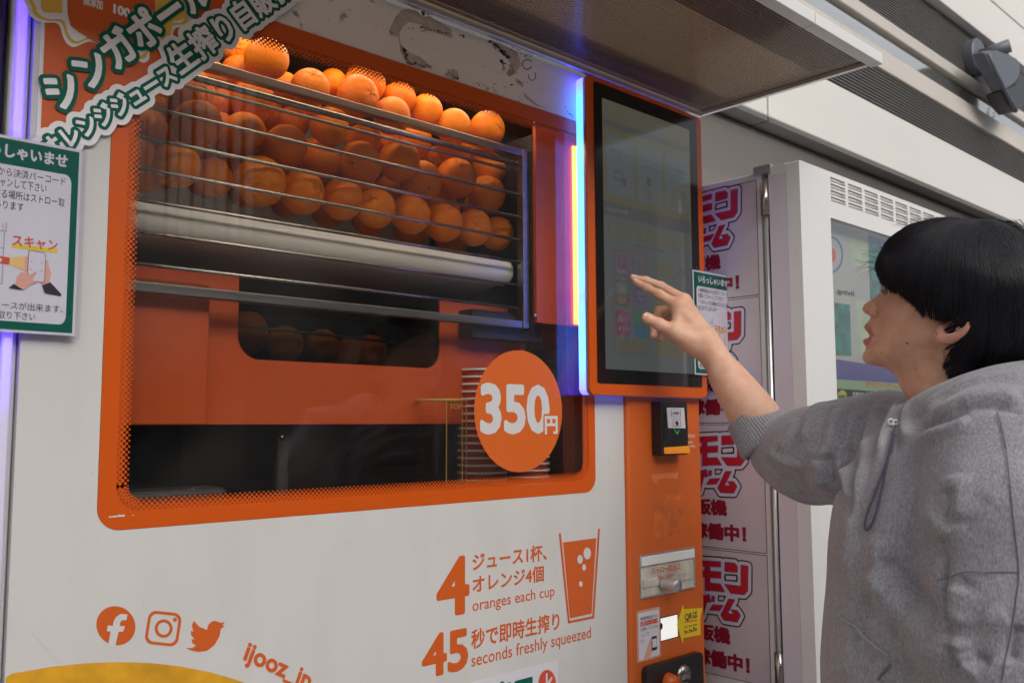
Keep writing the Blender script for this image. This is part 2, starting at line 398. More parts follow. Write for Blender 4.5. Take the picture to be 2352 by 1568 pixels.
# deeper box beam stepping forward above the ribbed cladding
zq = on(1, YB+.02, (2126, 0))[2]; yf_ = on(2, zq, (2157, 0))[1]; yq = YB+.02; zsm = on(1, yf_, (2274, 0))[2]; print('beam', zq, yq)
MB().box(X0, X1, yf_, YB+.2, zq, zsm-.002).build('box_beam', M['fascia'], bld, bevel=.004)
MB().box(X0, X1, yf_-.002, YB+.2, zsm+.002, zsm+1.2).build('parapet', M['fascia'], bld, bevel=.004)
MB().box(X0, X1, yq, YB+.05, zlb+.30, zq-.0).build('reveal', M['soffit'], bld) if False else None
MB().box(X0, X1, YB+.165, 3.5, zf0+.02, 6.5).build('upper_wall', M['fascia_dirty'], bld)

# flood lamp on the cladding
M['lampgrey'] = mat('lamp_grey', (.10, .11, .135), .45, bump=.15, bump_scale=120, noise_amt=.1)
yl = YB+.02
c0 = on(1, yl, cRoof(1085, 535)); sc = np.linalg.norm(on(1, yl, cRoof(1085, 380))-on(1, yl, cRoof(1085, 690)))/2
lamp = thing('flood_lamp', 'grey hooded flood lamp on a round base on the ribbed cladding', 'lamp', tuple(c0))
MB().lathe([(0, .045), (sc*.93, .045), (sc*.93, .045), (sc, .038), (sc, .038), (sc, 0)], c0, 32, axis=1).build('base', M['lampgrey'], lamp)
b = MB(); b.tube([c0+np.array([0, -.04, 0]), c0+np.array([.02, -.16, .02])], .03, 12)
b.tube([c0+np.array([.02, -.10, -.03]), c0+np.array([.02, -.10, -.09])], .022, 8); b.build('bracket', M['lampgrey'], lamp, smooth=True)
yh = yl-.15
hood = [on(1, yh, cRoof(*q)) for q in [(1205, 458), (1270, 448), (1345, 450), (1430, 480), (1510, 520), (1540, 600), (1535, 680), (1500, 745), (1440, 790), (1385, 812), (1330, 700), (1260, 570)]]
b = MB(); b.prism([(p_[0], p_[2]) for p_ in hood], lambda a, c: (a, yh, c), lambda a, c: (a, yh+.05, c)); b.build('hood', M['lampgrey'], lamp, bevel=.012)
body = [on(1, yh, cRoof(*q)) for q in [(1500, 748), (1545, 640), (1600, 700), (1605, 880), (1570, 960), (1502, 1002), (1440, 930), (1378, 812)]]
b = MB(); b.prism([(p_[0], p_[2]) for p_ in body], lambda a, c: (a, yh+.004, c), lambda a, c: (a, yh+.075, c)); b.build('housing', M['black'], lamp, bevel=.01)
b = MB(); q = [on(1, yh, cRoof(*t)) for t in [(1240, 480), (1330, 680), (1430, 880), (1495, 998)]]; b.tube(q, .010, 8); b.build('lens_rim', M['lampgrey'], lamp, smooth=True)
b = MB(); q = [on(1, yh+.1, cRoof(*t)) for t in [(1425, 930), (1415, 960), (1425, 1015), (1450, 1020), (1472, 1000), (1465, 965)]]; b.tube(q, .004, 6); b.build('cable', M['steel'], lamp, smooth=True)

# shop frontage across the street (seen in the glass)
M['far_wall'] = mat('far_wall', (.17, .16, .15), .7, noise_amt=.1, noise_scale=.8)
M['far_glass'] = mat('far_glass', (.05, .06, .07), .1)
fb = thing('building', 'plain shop building across the street behind the photographer', 'building', (0, -12, 0))
MB().box(-16, 18, -16, -12, 0, 7.6).build('wall', M['far_wall'], fb)
for k in range(9):
    w = MB().box(-15+k*3.6, -12.4+k*3.6, -12.03, -11.99, .6, 2.6); w.build('window', M['far_glass'], fb)
for k in range(9):
    w = MB().box(-15+k*3.6, -12.4+k*3.6, -12.03, -11.99, 3.6, 5.0); w.build('window', M['far_glass'], fb)

M['far_pale'] = mat('streak_reflector_white', (.90, .86, .82), .6)  # pale strips added to mirror as vertical streaks in the window glass
for px_ in (352, 372, 392, 418, 440, 470, 500, 531, 560, 585, 618, 650):
    q = on(1, 10.88, (px_, 300)); t_ = on(1, 10.88, (px_, 90+random.random()*60)); u_ = on(1, 10.88, (px_, 520))
    MB().box(q[0]-.055-.05*random.random(), q[0]+.05, -11.96, -11.88, max(.1, u_[2]), min(7.4, t_[2])).build('streak_reflector', M['far_pale'], fb)

# ================================================================== JUICE VENDING MACHINE
ZT = GZ+.672; XL, XW, XR = .288, 1.342, 1.578
jm = thing('juice_vending_machine', 'white and orange fresh orange juice vending machine with a window full of oranges', 'vending machine', (.93, .42, 0))
FP = Plane(1, 0.0)
px0, px1 = on(1, 0, (222, 1180))[0], on(1, 0, (1368, 1100))[0]
pz0 = on(1, 0, (600, 1191))[2]; pz1 = on(1, 0, (1100, 205))[2]
print('panel', px0, px1, pz0, pz1)
ho = [(XL, .10)]; N = 8
outer = rrect(XL, XW, .10, pz1+.0005, .0001, N); inner = rrect(px0, px1, pz0, pz1, [.028, .028, .0005, .0005], N)
ring_prism(MB(), outer, inner, 0.0, .03).build('front_panel', M['white'], jm)
# header with the weathered glue marks
mh = mat('stained_header', (.80, .745, .69), .42, noise_amt=.04, noise_scale=5)
nt = mh.node_tree; bs = nt.nodes['Principled BSDF']; old = bs.inputs['Base Color'].links[0].from_socket
tc = nt.nodes.new('ShaderNodeTexCoord')
n1 = nt.nodes.new('ShaderNodeTexNoise'); n1.inputs['Scale'].default_value = 7; n1.inputs['Detail'].default_value = 7; n1.inputs['Roughness'].default_value = .6
n2 = nt.nodes.new('ShaderNodeTexNoise'); n2.inputs['Scale'].default_value = 38; n2.inputs['Detail'].default_value = 8
nt.links.new(tc.outputs['Object'], n1.inputs[0]); nt.links.new(tc.outputs['Object'], n2.inputs[0])
r1 = nt.nodes.new('ShaderNodeValToRGB'); r1.color_ramp.elements[0].position = .62; r1.color_ramp.elements[1].position = .63
r2 = nt.nodes.new('ShaderNodeValToRGB'); r2.color_ramp.elements[0].position = .60; r2.color_ramp.elements[1].position = .66
mu = nt.nodes.new('ShaderNodeMath'); mu.operation = 'MULTIPLY'
n3 = nt.nodes.new('ShaderNodeTexNoise'); n3.inputs['Scale'].default_value = 5; nt.links.new(tc.outputs['Object'], n3.inputs[0])
r3 = nt.nodes.new('ShaderNodeValToRGB'); r3.color_ramp.elements[0].position = .52; r3.color_ramp.elements[1].position = .58
nt.links.new(n1.outputs[0], r1.inputs[0]); nt.links.new(n2.outputs[0], r2.inputs[0]); nt.links.new(n3.outputs[0], r3.inputs[0])
nt.links.new(r2.outputs[0], mu.inputs[0]); nt.links.new(r3.outputs[0], mu.inputs[1])
m1 = nt.nodes.new('ShaderNodeMixRGB'); m1.inputs[2].default_value = (.50, .43, .36, 1); nt.links.new(old, m1.inputs[1])
sc_ = nt.nodes.new('ShaderNodeMath'); sc_.operation = 'MULTIPLY'; sc_.inputs[1].default_value = .0; nt.links.new(r1.outputs[0], sc_.inputs[0]); nt.links.new(sc_.outputs[0], m1.inputs[0])
m2 = nt.nodes.new('ShaderNodeMixRGB'); m2.inputs[2].default_value = (.10, .085, .07, 1); nt.links.new(m1.outputs[0], m2.inputs[1])
s2 = nt.nodes.new('ShaderNodeMath'); s2.operation = 'MULTIPLY'; s2.inputs[1].default_value = .7; nt.links.new(mu.outputs[0], s2.inputs[0]); nt.links.new(s2.outputs[0], m2.inputs[0])
nt.links.new(m2.outputs[0], bs.inputs['Base Color'])
MB().box(XL, 1.245, .002, .03, pz1+.002, ZT-.012).build('header_panel', mh, jm)
# glue marks: outlines of old stickers
M['glue'] = mat('glue_residue', (.50, .43, .355), .7, noise_amt=.25, noise_scale=60)
M['grime'] = mat('grime', (.09, .075, .06), .9, noise_amt=.4, noise_scale=80)
def bl(pts): return [cB(*p) for p in pts]
HP = Plane(1, .002)
glue = [bl([(555, 58), (620, 75), (655, 120), (700, 110), (850, 200), (856, 262), (720, 215), (640, 165), (560, 150), (515, 190), (497, 235), (510, 300), (560, 350), (640, 385), (725, 455), (640, 462), (545, 425), (505, 340), (492, 250), (432, 240), (436, 190), (470, 120), (510, 72)]),
        bl([(1110, 270), (1170, 290), (1290, 350), (1320, 440), (1290, 480), (1255, 440), (1215, 380), (1170, 345)]),
        bl([(1275, 520), (1330, 560), (1325, 590), (1285, 560)]), bl([(800, 500), (860, 462), (890, 480), (902, 540), (850, 540)]),
        bl([(1330, 620), (1420, 700), (1500, 730), (1420, 712), (1345, 660)])]
for g in glue: flat_poly('glue_mark', HP, g, M['glue'], jm, off=.0004)
random.seed(5); gr = []
def blob(cx, cy, r, el=1.6):
    a0 = random.random()*3; n = random.randint(6, 9); e = [(cx+r*random.uniform(.5, 1.2)*math.cos(t)*el, cy+r*random.uniform(.5, 1.2)*math.sin(t)+ .36*r*el*math.cos(t)) for t in [2*math.pi*k/n for k in range(n)]]
    return [tuple(HP.uv(cB(*p))) for p in e]
for (xa, ya, xb, yb_, n, r) in [(530, 330, 560, 410, 16, 7), (545, 420, 720, 460, 26, 6), (640, 180, 850, 240, 34, 5), (640, 90, 740, 120, 14, 6), (1110, 270, 1230, 390, 36, 8), (1170, 400, 1200, 440, 10, 6), (820, 480, 900, 540, 16, 5),
                                (430, 200, 470, 240, 8, 4), (900, 235, 935, 245, 5, 7), (1130, 560, 1140, 620, 8, 4), (1020, 560, 1060, 575, 8, 4), (1240, 570, 1262, 580, 6, 5), (1140, 620, 1340, 720, 18, 4), (1600, 715, 1670, 790, 12, 4), (560, 190, 700, 215, 20, 3), (1300, 540, 1320, 570, 5, 7), (1260, 320, 1400, 380, 12, 4), (60, 60, 1600, 660, 60, 2.2), (1250, 340, 1450, 400, 16, 4)]:
    for k in range(n):
        t = random.random(); p = (xa+(xb-xa)*t+random.gauss(0, 6), ya+(yb_-ya)*t+random.gauss(0, 6))
        if .365*p[0]+235 > p[1]+8 and p[1] > .39*p[0]-190: gr.append(blob(*p, r*random.uniform(.4, 1.2)))
v, f = polys2d(gr); flat('grime_marks', HP, v, f, M['grime'], jm, off=.0007, kind='stuff')
def arc_strip(c, rx, ry, a0, a1, w, n=24):
    o = []
    for s in (1, -1):
        rr = [(c[0]+(rx+s*w*.5)*math.cos(math.radians(a0+(a1-a0)*k/n)), c[1]+(ry+s*w*.5)*math.sin(math.radians(a0+(a1-a0)*k/n))) for k in range(n+1)]
        o += rr if s == 1 else rr[::-1]
    return o
v, f = polys2d([[tuple(HP.uv(cB(*p))) for p in arc_strip((1357, 435), 32, 33, 20, 330, 6)], [tuple(HP.uv(cB(*p))) for p in arc_strip((1390, 510), 24, 32, -40, 190, 5)]])
flat('ring_stain', HP, v, f, M['grime'], jm, off=.0007)

# body shell
b = MB(); b.box(XL, XL+.012, .03, .85, .10, ZT-.012); b.build('side_wall', M['white'], jm)
MB().box(XR-.014, XR, .03, .85, .10, ZT-.012).build('side_wall', M['orange_col'], jm)
MB().box(XL, XR, .838, .85, .10, ZT-.012).build('back_wall', M['white'], jm)
MB().box(XL, XR, .03, .85, ZT-.012, ZT).build('top_panel', M['white'], jm)
MB().box(XL+.02, XR-.02, .05, .84, .10, .14).build('base_plate', M['black'], jm)
for (fx, fy) in ((XL+.06, .08), (XR-.06, .08), (XL+.06, .78), (XR-.06, .78)):
    MB().lathe([(0, 0), (.028, 0), (.028, .02), (.015, .03), (.015, .101)], (fx, fy, 0), 16).build('foot', M['black'], jm, smooth=True)

# orange window frame with dotted edge
FR = Plane(1, .0)
gx0 = FR.uv(cG(783, 200))[0]; gx1 = FR.uv(cH(1770, 40))[0]; gz0 = FR.uv(cG(1400, 378))[1]; gz1 = FR.uv(cB(850, 640))[1]
outer = rrect(px0+.0004, px1-.0004, pz0+.0004, pz1-.0004, [.0275, .0275, .001, .001], 10)
inner = rrect(gx0, gx1, gz0, gz1, .030, 10)
ring_prism(MB(), outer, inner, -.0006, .0018).build('window_frame', M['orange'], jm)
gl = MB().box(px0+.004, px1-.004, .002, .0145, pz0+.004, pz1-.004); gl.build('window_pane', M['glass'], jm)
# dotted border
dots = []; sp = .0068
base = rrect(gx0, gx1, gz0, gz1, .030, 14); base.append(base[0])
def along(ins, phase):
    out = []; d = phase*sp; acc = 0
    for a, c in zip(base[:-1], base[1:]):
        L = math.dist(a, c)
        while L > 1e-9 and d <= acc+L:
            t = (d-acc)/L; nx, nz = -(c[1]-a[1])/L, (c[0]-a[0])/L
            out.append((a[0]+(c[0]-a[0])*t+nx*ins, a[1]+(c[1]-a[1])*t+nz*ins)); d += sp
        acc += L
    return out
for ins, ph, r in ((.0010, 0, .0029), (.0043, .5, .0026), (.0077, 0, .0023), (.0110, .5, .0018), (.0140, 0, .0013)):
    for c in along(ins, ph): dots.append(ellipse_pts(c, r, r, 10))
v = [p for d in dots for p in d]; f = [tuple(range(i*10, i*10+10)) for i in range(len(dots))]
link_mesh('dot_border', [(a, .0015, c) for a, c in v], [q[::1] for q in f], M['orange'], jm, kind='stuff')
for pl in ([(727, 455), (733, 445), (748, 447), (765, 441), (780, 443), (797, 436), (812, 437), (835, 434), (840, 447)], [(884, 443), (890, 436), (897, 434), (896, 442)]):
    flat_poly('paint_chip', FR, [cG(*p) for p in pl], M['lettering_white'], jm, off=.0009)

# left edge LED strip
def led_mat(name, stops, strength):
    m = bpy.data.materials.new(name); m.use_nodes = True; nt = m.node_tree; b = nt.nodes['Principled BSDF']
    b.inputs['Base Color'].default_value = (.6, .6, .6, 1); b.inputs['Roughness'].default_value = .3
    tc = nt.nodes.new('ShaderNodeTexCoord'); sp_ = nt.nodes.new('ShaderNodeSeparateXYZ'); nt.links.new(tc.outputs['Generated'], sp_.inputs[0])
    r = nt.nodes.new('ShaderNodeValToRGB'); nt.links.new(sp_.outputs[2], r.inputs[0]); e = r.color_ramp.elements
    while len(e) < len(stops): e.new(.5)
    for k, (p_, c) in enumerate(stops): e[k].position = p_; e[k].color = (*c, 1)
    nt.links.new(r.outputs[0], b.inputs['Emission Color']); b.inputs['Emission Strength'].default_value = strength; return m
lz0, lz1 = .10, ZT
x_l0 = .266; x_l1 = XL-.001
MB().box(x_l0-.001, x_l1, .006, .10, lz0, lz1-.02).build('corner_post', M['white'], jm, bevel=.006)
M['led_l'] = led_mat('led_violet', [(0, (.02, .015, .04)), (.40, (.03, .02, .08)), (.55, (.085, .03, 1.0)), (1, (.085, .03, 1.0))], 2.0)
MB().box(x_l0+.003, x_l0+.014, -.0035, .0065, 1.0, lz1-.03).build('led_strip', M['led_l'], jm, bevel=.003)

# neighbouring cabinet at the far left
M['night'] = mat('dark_cabinet', (.012, .008, .016), .35)
nb = thing('vending_machine', 'dark cabinet whose edge shows at the far left beside the violet light strip', 'vending machine', (-.15, .4, 0))
MB().box(-.52, .262, .012, .80, .08, 1.98).build('cabinet', M['night'], nb, bevel=.006)
MB().box(-.50, .250, .004, .0115, .9, 1.9).build('door', M['night'], nb, bevel=.003)
for (fx, fy) in ((-.45, .08), (.16, .08), (-.45, .74), (.16, .74)):
    MB().lathe([(0, 0), (.028, 0), (.028, .02), (.015, .03), (.015, .081)], (fx, fy, 0), 16).build('foot', M['black'], nb, smooth=True)
# ---------------- interior
YI = .075
def X(q, y): return float(on(1, y, q)[0])
def Z(q, y): return float(on(1, y, q)[2])
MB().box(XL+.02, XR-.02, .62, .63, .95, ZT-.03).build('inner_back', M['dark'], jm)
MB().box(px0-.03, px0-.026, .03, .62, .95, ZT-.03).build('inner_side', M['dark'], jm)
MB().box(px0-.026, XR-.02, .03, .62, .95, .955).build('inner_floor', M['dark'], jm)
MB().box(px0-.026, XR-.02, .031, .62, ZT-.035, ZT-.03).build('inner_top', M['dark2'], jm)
lamp_m = led_mat('unseen_interior_light', [(0, (1, .86, .62)), (1, (1, .86, .62))], 8)
MB().box(px0+.05, px1-.1, .034, .048, ZT-.060, ZT-.050).build('unseen_interior_light', lamp_m, jm)  # unseen fill bar added behind the header to brighten the fruit from the front
MB().box(.5, 1.15, .12, .145, ZT-.05, ZT-.036).build('unseen_interior_light', lamp_m, jm)
# rods & basket frame
rods = [((746, 267), (1194, 396), .0022), ((746, 332), (1194, 448), .0022), ((746, 395), (1194, 499), .0022), ((746, 460), (1194, 551), .0022), ((746, 525), (1194, 604), .0022), ((746, 587), (1194, 657), .0022), ((746, 652), (1194, 708), .0022)]
xr = X((1194, 500), YI); xl = px0-.02
z8 = Z((1194, 708), YI); z2 = Z((1194, 396), YI)
for k in range(7):
    z = z2+(z8-z2)*k/6; MB().tube([(xl, YI, z), (xr, YI, z)], .0027, 10).build('rack_rod', M['steel'], jm, smooth=True)
z1_ = Z((1187, 376), YI); MB().tube([(xl, YI, z1_), (xr, YI, z1_)], .0055, 12).build('rack_rod', M['steel'], jm, smooth=True)
xb0, xb1 = X((1197, 500), YI), X((1213, 500), YI)
zt_ = Z((1200, 345), YI); zb_ = Z((1213, 756), YI)
MB().box(xl, xb0-.0005, YI-.004, YI+.012, zt_-.013, zt_).build('rack_bar', M['brushed'], jm, bevel=.002)
MB().box(xl, xb0-.0005, YI-.004, YI+.012, zb_, zb_+.014).build('rack_bar', M['brushed'], jm, bevel=.002)
MB().box(xb0, xb1-.002, YI-.006, YI+.012, zb_, zt_).build('rack_post', M['brushed'], jm, bevel=.002)
MB().box(xb1-.001, xb1+.001, YI-.012, YI+.3, zb_-.004, zt_+.03).build('rack_side', M['dark2'], jm)
# right orange liner
xo = xb1+.0015; zwb = Z((1213, 742), YI)
MB().box(xo, px1+.03, YI-.02, YI-.012, zwb, gz1+.02).build('liner_panel', M['orange_in'], jm)
MB().box(xo, px1+.03, YI-.0115, .30, zwb, zwb+.004).build('liner_return', M['orange_in'], jm)
b = MB(); c = on(1, YI-.021, cE(1413, 610)); b.lathe([(0, .003), (.0035, .002), (.0042, 0)], c, 14, axis=1); b.build('screw', M['steel'], jm, smooth=True)
b = MB(); c = on(1, YI-.021, cB(1413, 828)); b.lathe([(0, .003), (.0035, .002), (.0042, 0)], c, 14, axis=1); b.build('screw', M['steel'], jm, smooth=True)
M['amber'] = mat('amber_edge', (.8, .35, .02), .3, emit=(1, .30, .0), es=3.2)
MB().box(X((1317, 500), YI-.023), X((1333, 500), YI-.023), YI-.026, YI-.0205, zwb+.004, gz1).build('amber_light', M['amber'], jm)
# tray below the oranges
YT = YI+.018
zt0 = Z((1180, 590), YT); zt1 = Z((1185, 655), YT); xt = X((1186, 620), YT)
pr = [(YT+.30, zt0-.02), (YT+.02, zt0)] ; rr_ = (zt0-zt1)/2
pr = [(YT+.22, zt0+.06), (YT+.03, zt0+.002)] + [(YT+rr_*(1-math.cos(math.radians(90-a))), (zt0+zt1)/2+rr_*math.sin(math.radians(a))) for a in range(80, -91, -17)] + [(YT+.04, zt1-.002), (YT+.42, zt1-.03), (YT+.42, zt1+.02)]
rt_ = (zt0-zt1)/2; yc_, zc_ = YT+rt_, (zt0+zt1)/2
pts_ = [(xl, yc_, zc_), (xt-.020, yc_, zc_), (xt-.010, yc_, zc_), (xt-.003, yc_, zc_), (xt, yc_, zc_)]
MB().tube(pts_, [rt_, rt_, rt_*.96, rt_*.84, rt_*.62], 40).build('fruit_tray', M['tray'], jm, smooth=True)
v = [(xl, yc_, zc_+rt_*.98), (xt-.01, yc_, zc_+rt_*.98), (xt-.01, yc_+.3, zc_+rt_*.98+.05), (xl, yc_+.3, zc_+rt_*.98+.05)]; MB().add(v, [(0, 1, 2, 3)]).build('tray_deck', M['tray'], jm)
# floor under the tray, shiny plate
M['plate'] = mat('brown_steel', (.80, .68, .60), .4, metal=.0, noise_amt=.2, noise_scale=5)
b = MB(); v = [(xl, YT+.03, zt1+.004), (xt-.012, YT+.03, zt1+.004), (xt-.03, YT+.40, zt1-.050), (xl, YT+.40, zt1-.050)]; b.add(v, [(0, 1, 2, 3)]); b.build('tray_underside', M['plate'], jm)
# hopper front with rounded opening
YH = .13
hx0, hx1 = X((290, 800), YH)-.03, X((1190, 900), YH); hz0 = Z((600, 974), YH); hz1 = Z((547, 680), YH)+.03
ox0, ox1 = X((547, 745), YH), X((1010, 830), YH); oz0 = Z((800, 836), YH)
print('hopper', hx0, hx1, hz0, hz1, ox0, ox1, oz0)
op = []
for k in range(9):
    a = math.radians(180+90*k/8); op.append((ox0+.035+.035*math.cos(a), oz0+.035+.035*math.sin(a)))
for k in range(9):
    a = math.radians(270+90*k/8); op.append((ox1-.03+.03*math.cos(a), oz0+.03+.03*math.sin(a)))
poly = [(hx0, hz0), (hx1, hz0), (hx1, hz1), (ox1, hz1)] + op[::-1] + [(ox0, hz1), (hx0, hz1)]
MB().prism(poly, lambda a, c: (a, YH, c), lambda a, c: (a, YH+.004, c)).build('hopper_panel', M['orange_in'], jm)
M['smoked'] = glass_mat('smoked_acrylic', (.62, .60, .58), 1.0, .02, 1.45)
MB().box(ox0-.01, ox1+.01, YH+.0045, YH+.006, oz0-.01, hz1).build('hopper_window', M['smoked'], jm)
xa = X((480, 800), YH-.03); za = Z((480, 652), YH-.03)
MB().box(hx0-.02, xa, YH-.03, YH-.002, hz0-.001, za).build('hopper_cover', M['orange_in'], jm, bevel=.003)
xn0 = X((1068, 770), YH-.02); zn = Z((1068, 775), YH-.02)
MB().box(xn0, xb1+.05, YH-.04, YH-.003, zn, zn+.05).build('hopper_notch', M['dark2'], jm)
MB().box(hx1-.012, hx1, YH-.02, YH-.001, hz0+.06, hz1).build('hopper_edge', M['orange_in'], jm)
MB().tube([(ox0-.02, YH+.02, Z((547, 746), YH+.02)), (X((905, 788), YH+.02), YH+.02, Z((905, 786), YH+.02))], .0024, 8).build('guide_rod', M['steel'], jm, smooth=True)
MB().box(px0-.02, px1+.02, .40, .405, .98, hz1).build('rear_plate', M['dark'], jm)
# strap, base step in the lower bay
YS = .16
MB().box(X((638, 1050), YS), X((662, 1050), YS), YS, YS+.003, 1.0, Z((650, 988), YS)).build('strap', M['dark2'], jm)
b = MB(); c = on(1, YS-.001, cD(1897, 1423)); b.lathe([(0, .004), (.004, .003), (.005, 0)], c, 12, axis=1); b.build('strap_rivet', M['steel'], jm, smooth=True)
MB().box(px0-.02, X((520, 1130), .06), .05, .11, .96, Z((400, 1122), .06)).build('bay_step', M['dark2'], jm, bevel=.01)
# right lower bay column
MB().box(X((1330-20, 1000), .1), X((1345, 1000), .1)+.03, .09, .12, .97, zwb-.01).build('bay_column', M['orange_in'], jm)
MB().box(X((1256, 1000), .2), X((1300, 1000), .2), .2, .25, .97, zwb-.03).build('bay_column', M['brushed'], jm)

# cups
M['cup_red'] = mat('cup_red', (.42, .045, .02), .4); M['rim'] = mat('cup_rim', (.78, .70, .58), .4)
def cup_stack(cx, cy, z_top, n, pitch, r, grp, lab):
    first = None
    for k in range(n):
        z = z_top - k*pitch
        if first is None:
            root = thing('paper_cup', lab, 'cup', (cx, cy, z), grp)
            MB().lathe([(r*.97, -.001), (r*.93, -.02), (r*.90, -.045)], (cx, cy, z), 28).build('cup_wall', M['cup_red'], root, smooth=True)
            pts = [(cx+r*math.cos(t), cy+r*math.sin(t), z) for t in [2*math.pi*i/28 for i in range(29)]]
            MB().tube(pts, .0025, 6, cap=False).build('cup_rim', M['rim'], root, smooth=True)
            first = root
        else:
            c = first.copy(); COL.objects.link(c); c.location = (cx, cy, z); WLOC[c.name] = np.array([cx, cy, z])
            for ch in list(first.children):
                d = ch.copy(); COL.objects.link(d); d.parent = c
c = on(1, .125, (1108, 980)); zt = Z((1090, 846), .085)
cup_stack(c[0], .125, zt, 26, .0132, .044, 'paper cups in the tall stack', 'red paper cup with cream rim in the tall stack beside the price circle')
c2 = on(1, .125, (1205, 1060)); zt2 = Z((1200, 1050), .1)
cup_stack(c2[0]+.004, .125, zt2, 9, .0125, .043, 'paper cups in the short stack', 'red paper cup with cream rim in the short stack low behind the price circle')
# clear tube
c = on(1, .105, (1015, 1000)); zt = Z((1015, 914), .075)
tube_ = thing('lid_tube', 'clear plastic sleeve with yellow rim standing in front of the cups', 'plastic sleeve', (c[0], .105, .96))
MB().lathe([(.042, .96), (.042, zt-.004)], (c[0]-.0, .105, 0), 40).build('sleeve_wall', M['clear'], tube_, smooth=True)
M['amber_rim'] = mat('amber_rim', (.50, .30, .06), .3, emit=(1, .5, .05), es=.03)
pts = [(c[0]+.042*math.cos(t), .105+.042*math.sin(t), zt-.003) for t in [2*math.pi*i/36 for i in range(37)]]
MB().tube(pts, .0028, 6, cap=False).build('sleeve_rim', M['amber_rim'], tube_, smooth=True)
for dx in (-.020, .012, .030):
    yy = .105-math.sqrt(.0423**2-dx*dx); MB().tube([(c[0]+dx, yy, .97), (c[0]+dx, yy, zt-.004)], .0007, 5).build('sleeve_edge', M['amber_rim'], tube_)
SP = Plane(1, .0625)
text_rect('sleeve_lettering', 'TOP', SP, cE(835, 1215), cE(920, 1215), cE(870, 1236), cE(870, 1200), M['amber_rim'], tube_, off=.0)

# price disc
PD = Plane(1, 0.0)
ctr = (PD.uv((1187, 945))[0], (PD.uv((1187, 800))[1]+PD.uv((1187, 1088))[1])/2); rad = (PD.uv((1290, 945))[0]-PD.uv((1088, 935))[0])/2
ctr = ((PD.uv((1290, 945))[0]+PD.uv((1088, 935))[0])/2, ctr[1])
flat_poly('price_disc', PD, ellipse_pts(ctr, rad, rad*1.0, 64), M['orange_sticker'], jm, off=.0012, px=False)
PE = Plane(1, -.0012)
cP = crop(1500, 1200, .5102)
text_rect('price_lettering', '350', PE, cP(822, 980), cP(1367, 800), cP(1270, 1048), cP(900, 647), M['lettering_white'], jm, bold=.034)
flat_poly('price_gap', PE, [cP(1318, 1052), cP(1318, 905), cP(1330, 890), cP(1372, 893), cP(1440, 900), cP(1440, 1060)], M['orange_sticker'], jm, off=.0006)
text_rect('price_lettering', '円', PE, cP(1328, 980), cP(1430, 980), cP(1420, 1050), cP(1400, 907), M['lettering_white'], jm, bold=.035, off=.0009)

# ---------------- front lettering
mo = M['print_orange']
text_rect('front_lettering', '4', FP, cH(748, 1000), cH(970, 1000), cH(905, 1107), cH(900, 712), mo, jm, bold=.030)
text_rect('front_lettering', 'ジュース1杯、', FP, cH(990, 750), cH(1490, 730), cH(1000, 815), cH(1415, 640), mo, jm, bold=.020)
text_rect('front_lettering', 'オレンジ4個', FP, cH(990, 910), cH(1470, 850), cH(1010, 962), cH(1440, 778), mo, jm, bold=.020)
text_rect('front_lettering', 'oranges each cup', FP, cH(990, 1040), cH(1542, 960), cH(1150, 1078), cH(1395, 936), mo, jm, bold=.006)
text_rect('front_lettering', '45', FP, cH(650, 1400), cH(962, 1350), cH(770, 1518), cH(900, 1200), mo, jm, bold=.030)
text_rect('front_lettering', '秒で即時生搾り', FP, cH(982, 1280), cH(1575, 1140), cH(1000, 1338), cH(1520, 1096), mo, jm, bold=.020)
text_rect('front_lettering', 'seconds freshly squeezed', FP, cH(982, 1420), cH(1786, 1230), cH(1560, 1342), cH(1780, 1185), mo, jm, bold=.006)
def cup(x, y): return cH(x, y)
flat_poly('juice_glass_emblem', FP, [cup(1570, 562), cup(1584, 560), cup(1643, 1148), cup(1795, 1116), cup(1834, 530), cup(1847, 527), cup(1808, 1130), cup(1632, 1166)], mo, jm)
ju = [FP.uv(cup(*p)) for p in [(1598, 622), (1822, 592), (1790, 1098), (1645, 1132)]]
flat_poly('juice_glass_emblem', FP, ju, mo, jm, px=False)
for (x, y, rx, ry) in ((1760, 695, 25, 40), (1712, 735, 19, 30), (1739, 789, 14, 22), (1717, 900, 12, 18)):
    flat_poly('bubble', FP, [cup(x+rx*math.cos(t), y+ry*math.sin(t)) for t in [2*math.pi*k/24 for k in range(24)]], M['lettering_white'], jm, off=.0008)
M['scuff'] = mat('scuff', (.40, .385, .375), .5)
sc_l = []
for (xa_, ya_, xb2, yb2) in ((770, 570, 755, 606), (370, 510, 10, 700), (2200, 700, 2352, 610)):
    pass
for (f_, xa_, ya_, xb2, yb2, w_) in ((cH, 772, 570, 754, 606, 1.6), (cH, 10, 700, 180, 610, .8), (cG, 200, 1215, 400, 1440, 1.2), (cH, 1330, 640, 1390, 615, .9), (cH, 300, 1380, 380, 1350, .8), (cG, 620, 150, 622, 165, 3), (cG, 1320, 250, 1290, 262, .8)):
    d_ = np.array([yb2-ya_, xa_-xb2], float); d_ /= np.linalg.norm(d_); p_ = [np.array((xa_, ya_))+d_*w_, np.array((xb2, yb2))+d_*w_, np.array((xb2, yb2))-d_*w_, np.array((xa_, ya_))-d_*w_]; sc_l.append([tuple(FP.uv(f_(*q))) for q in p_])
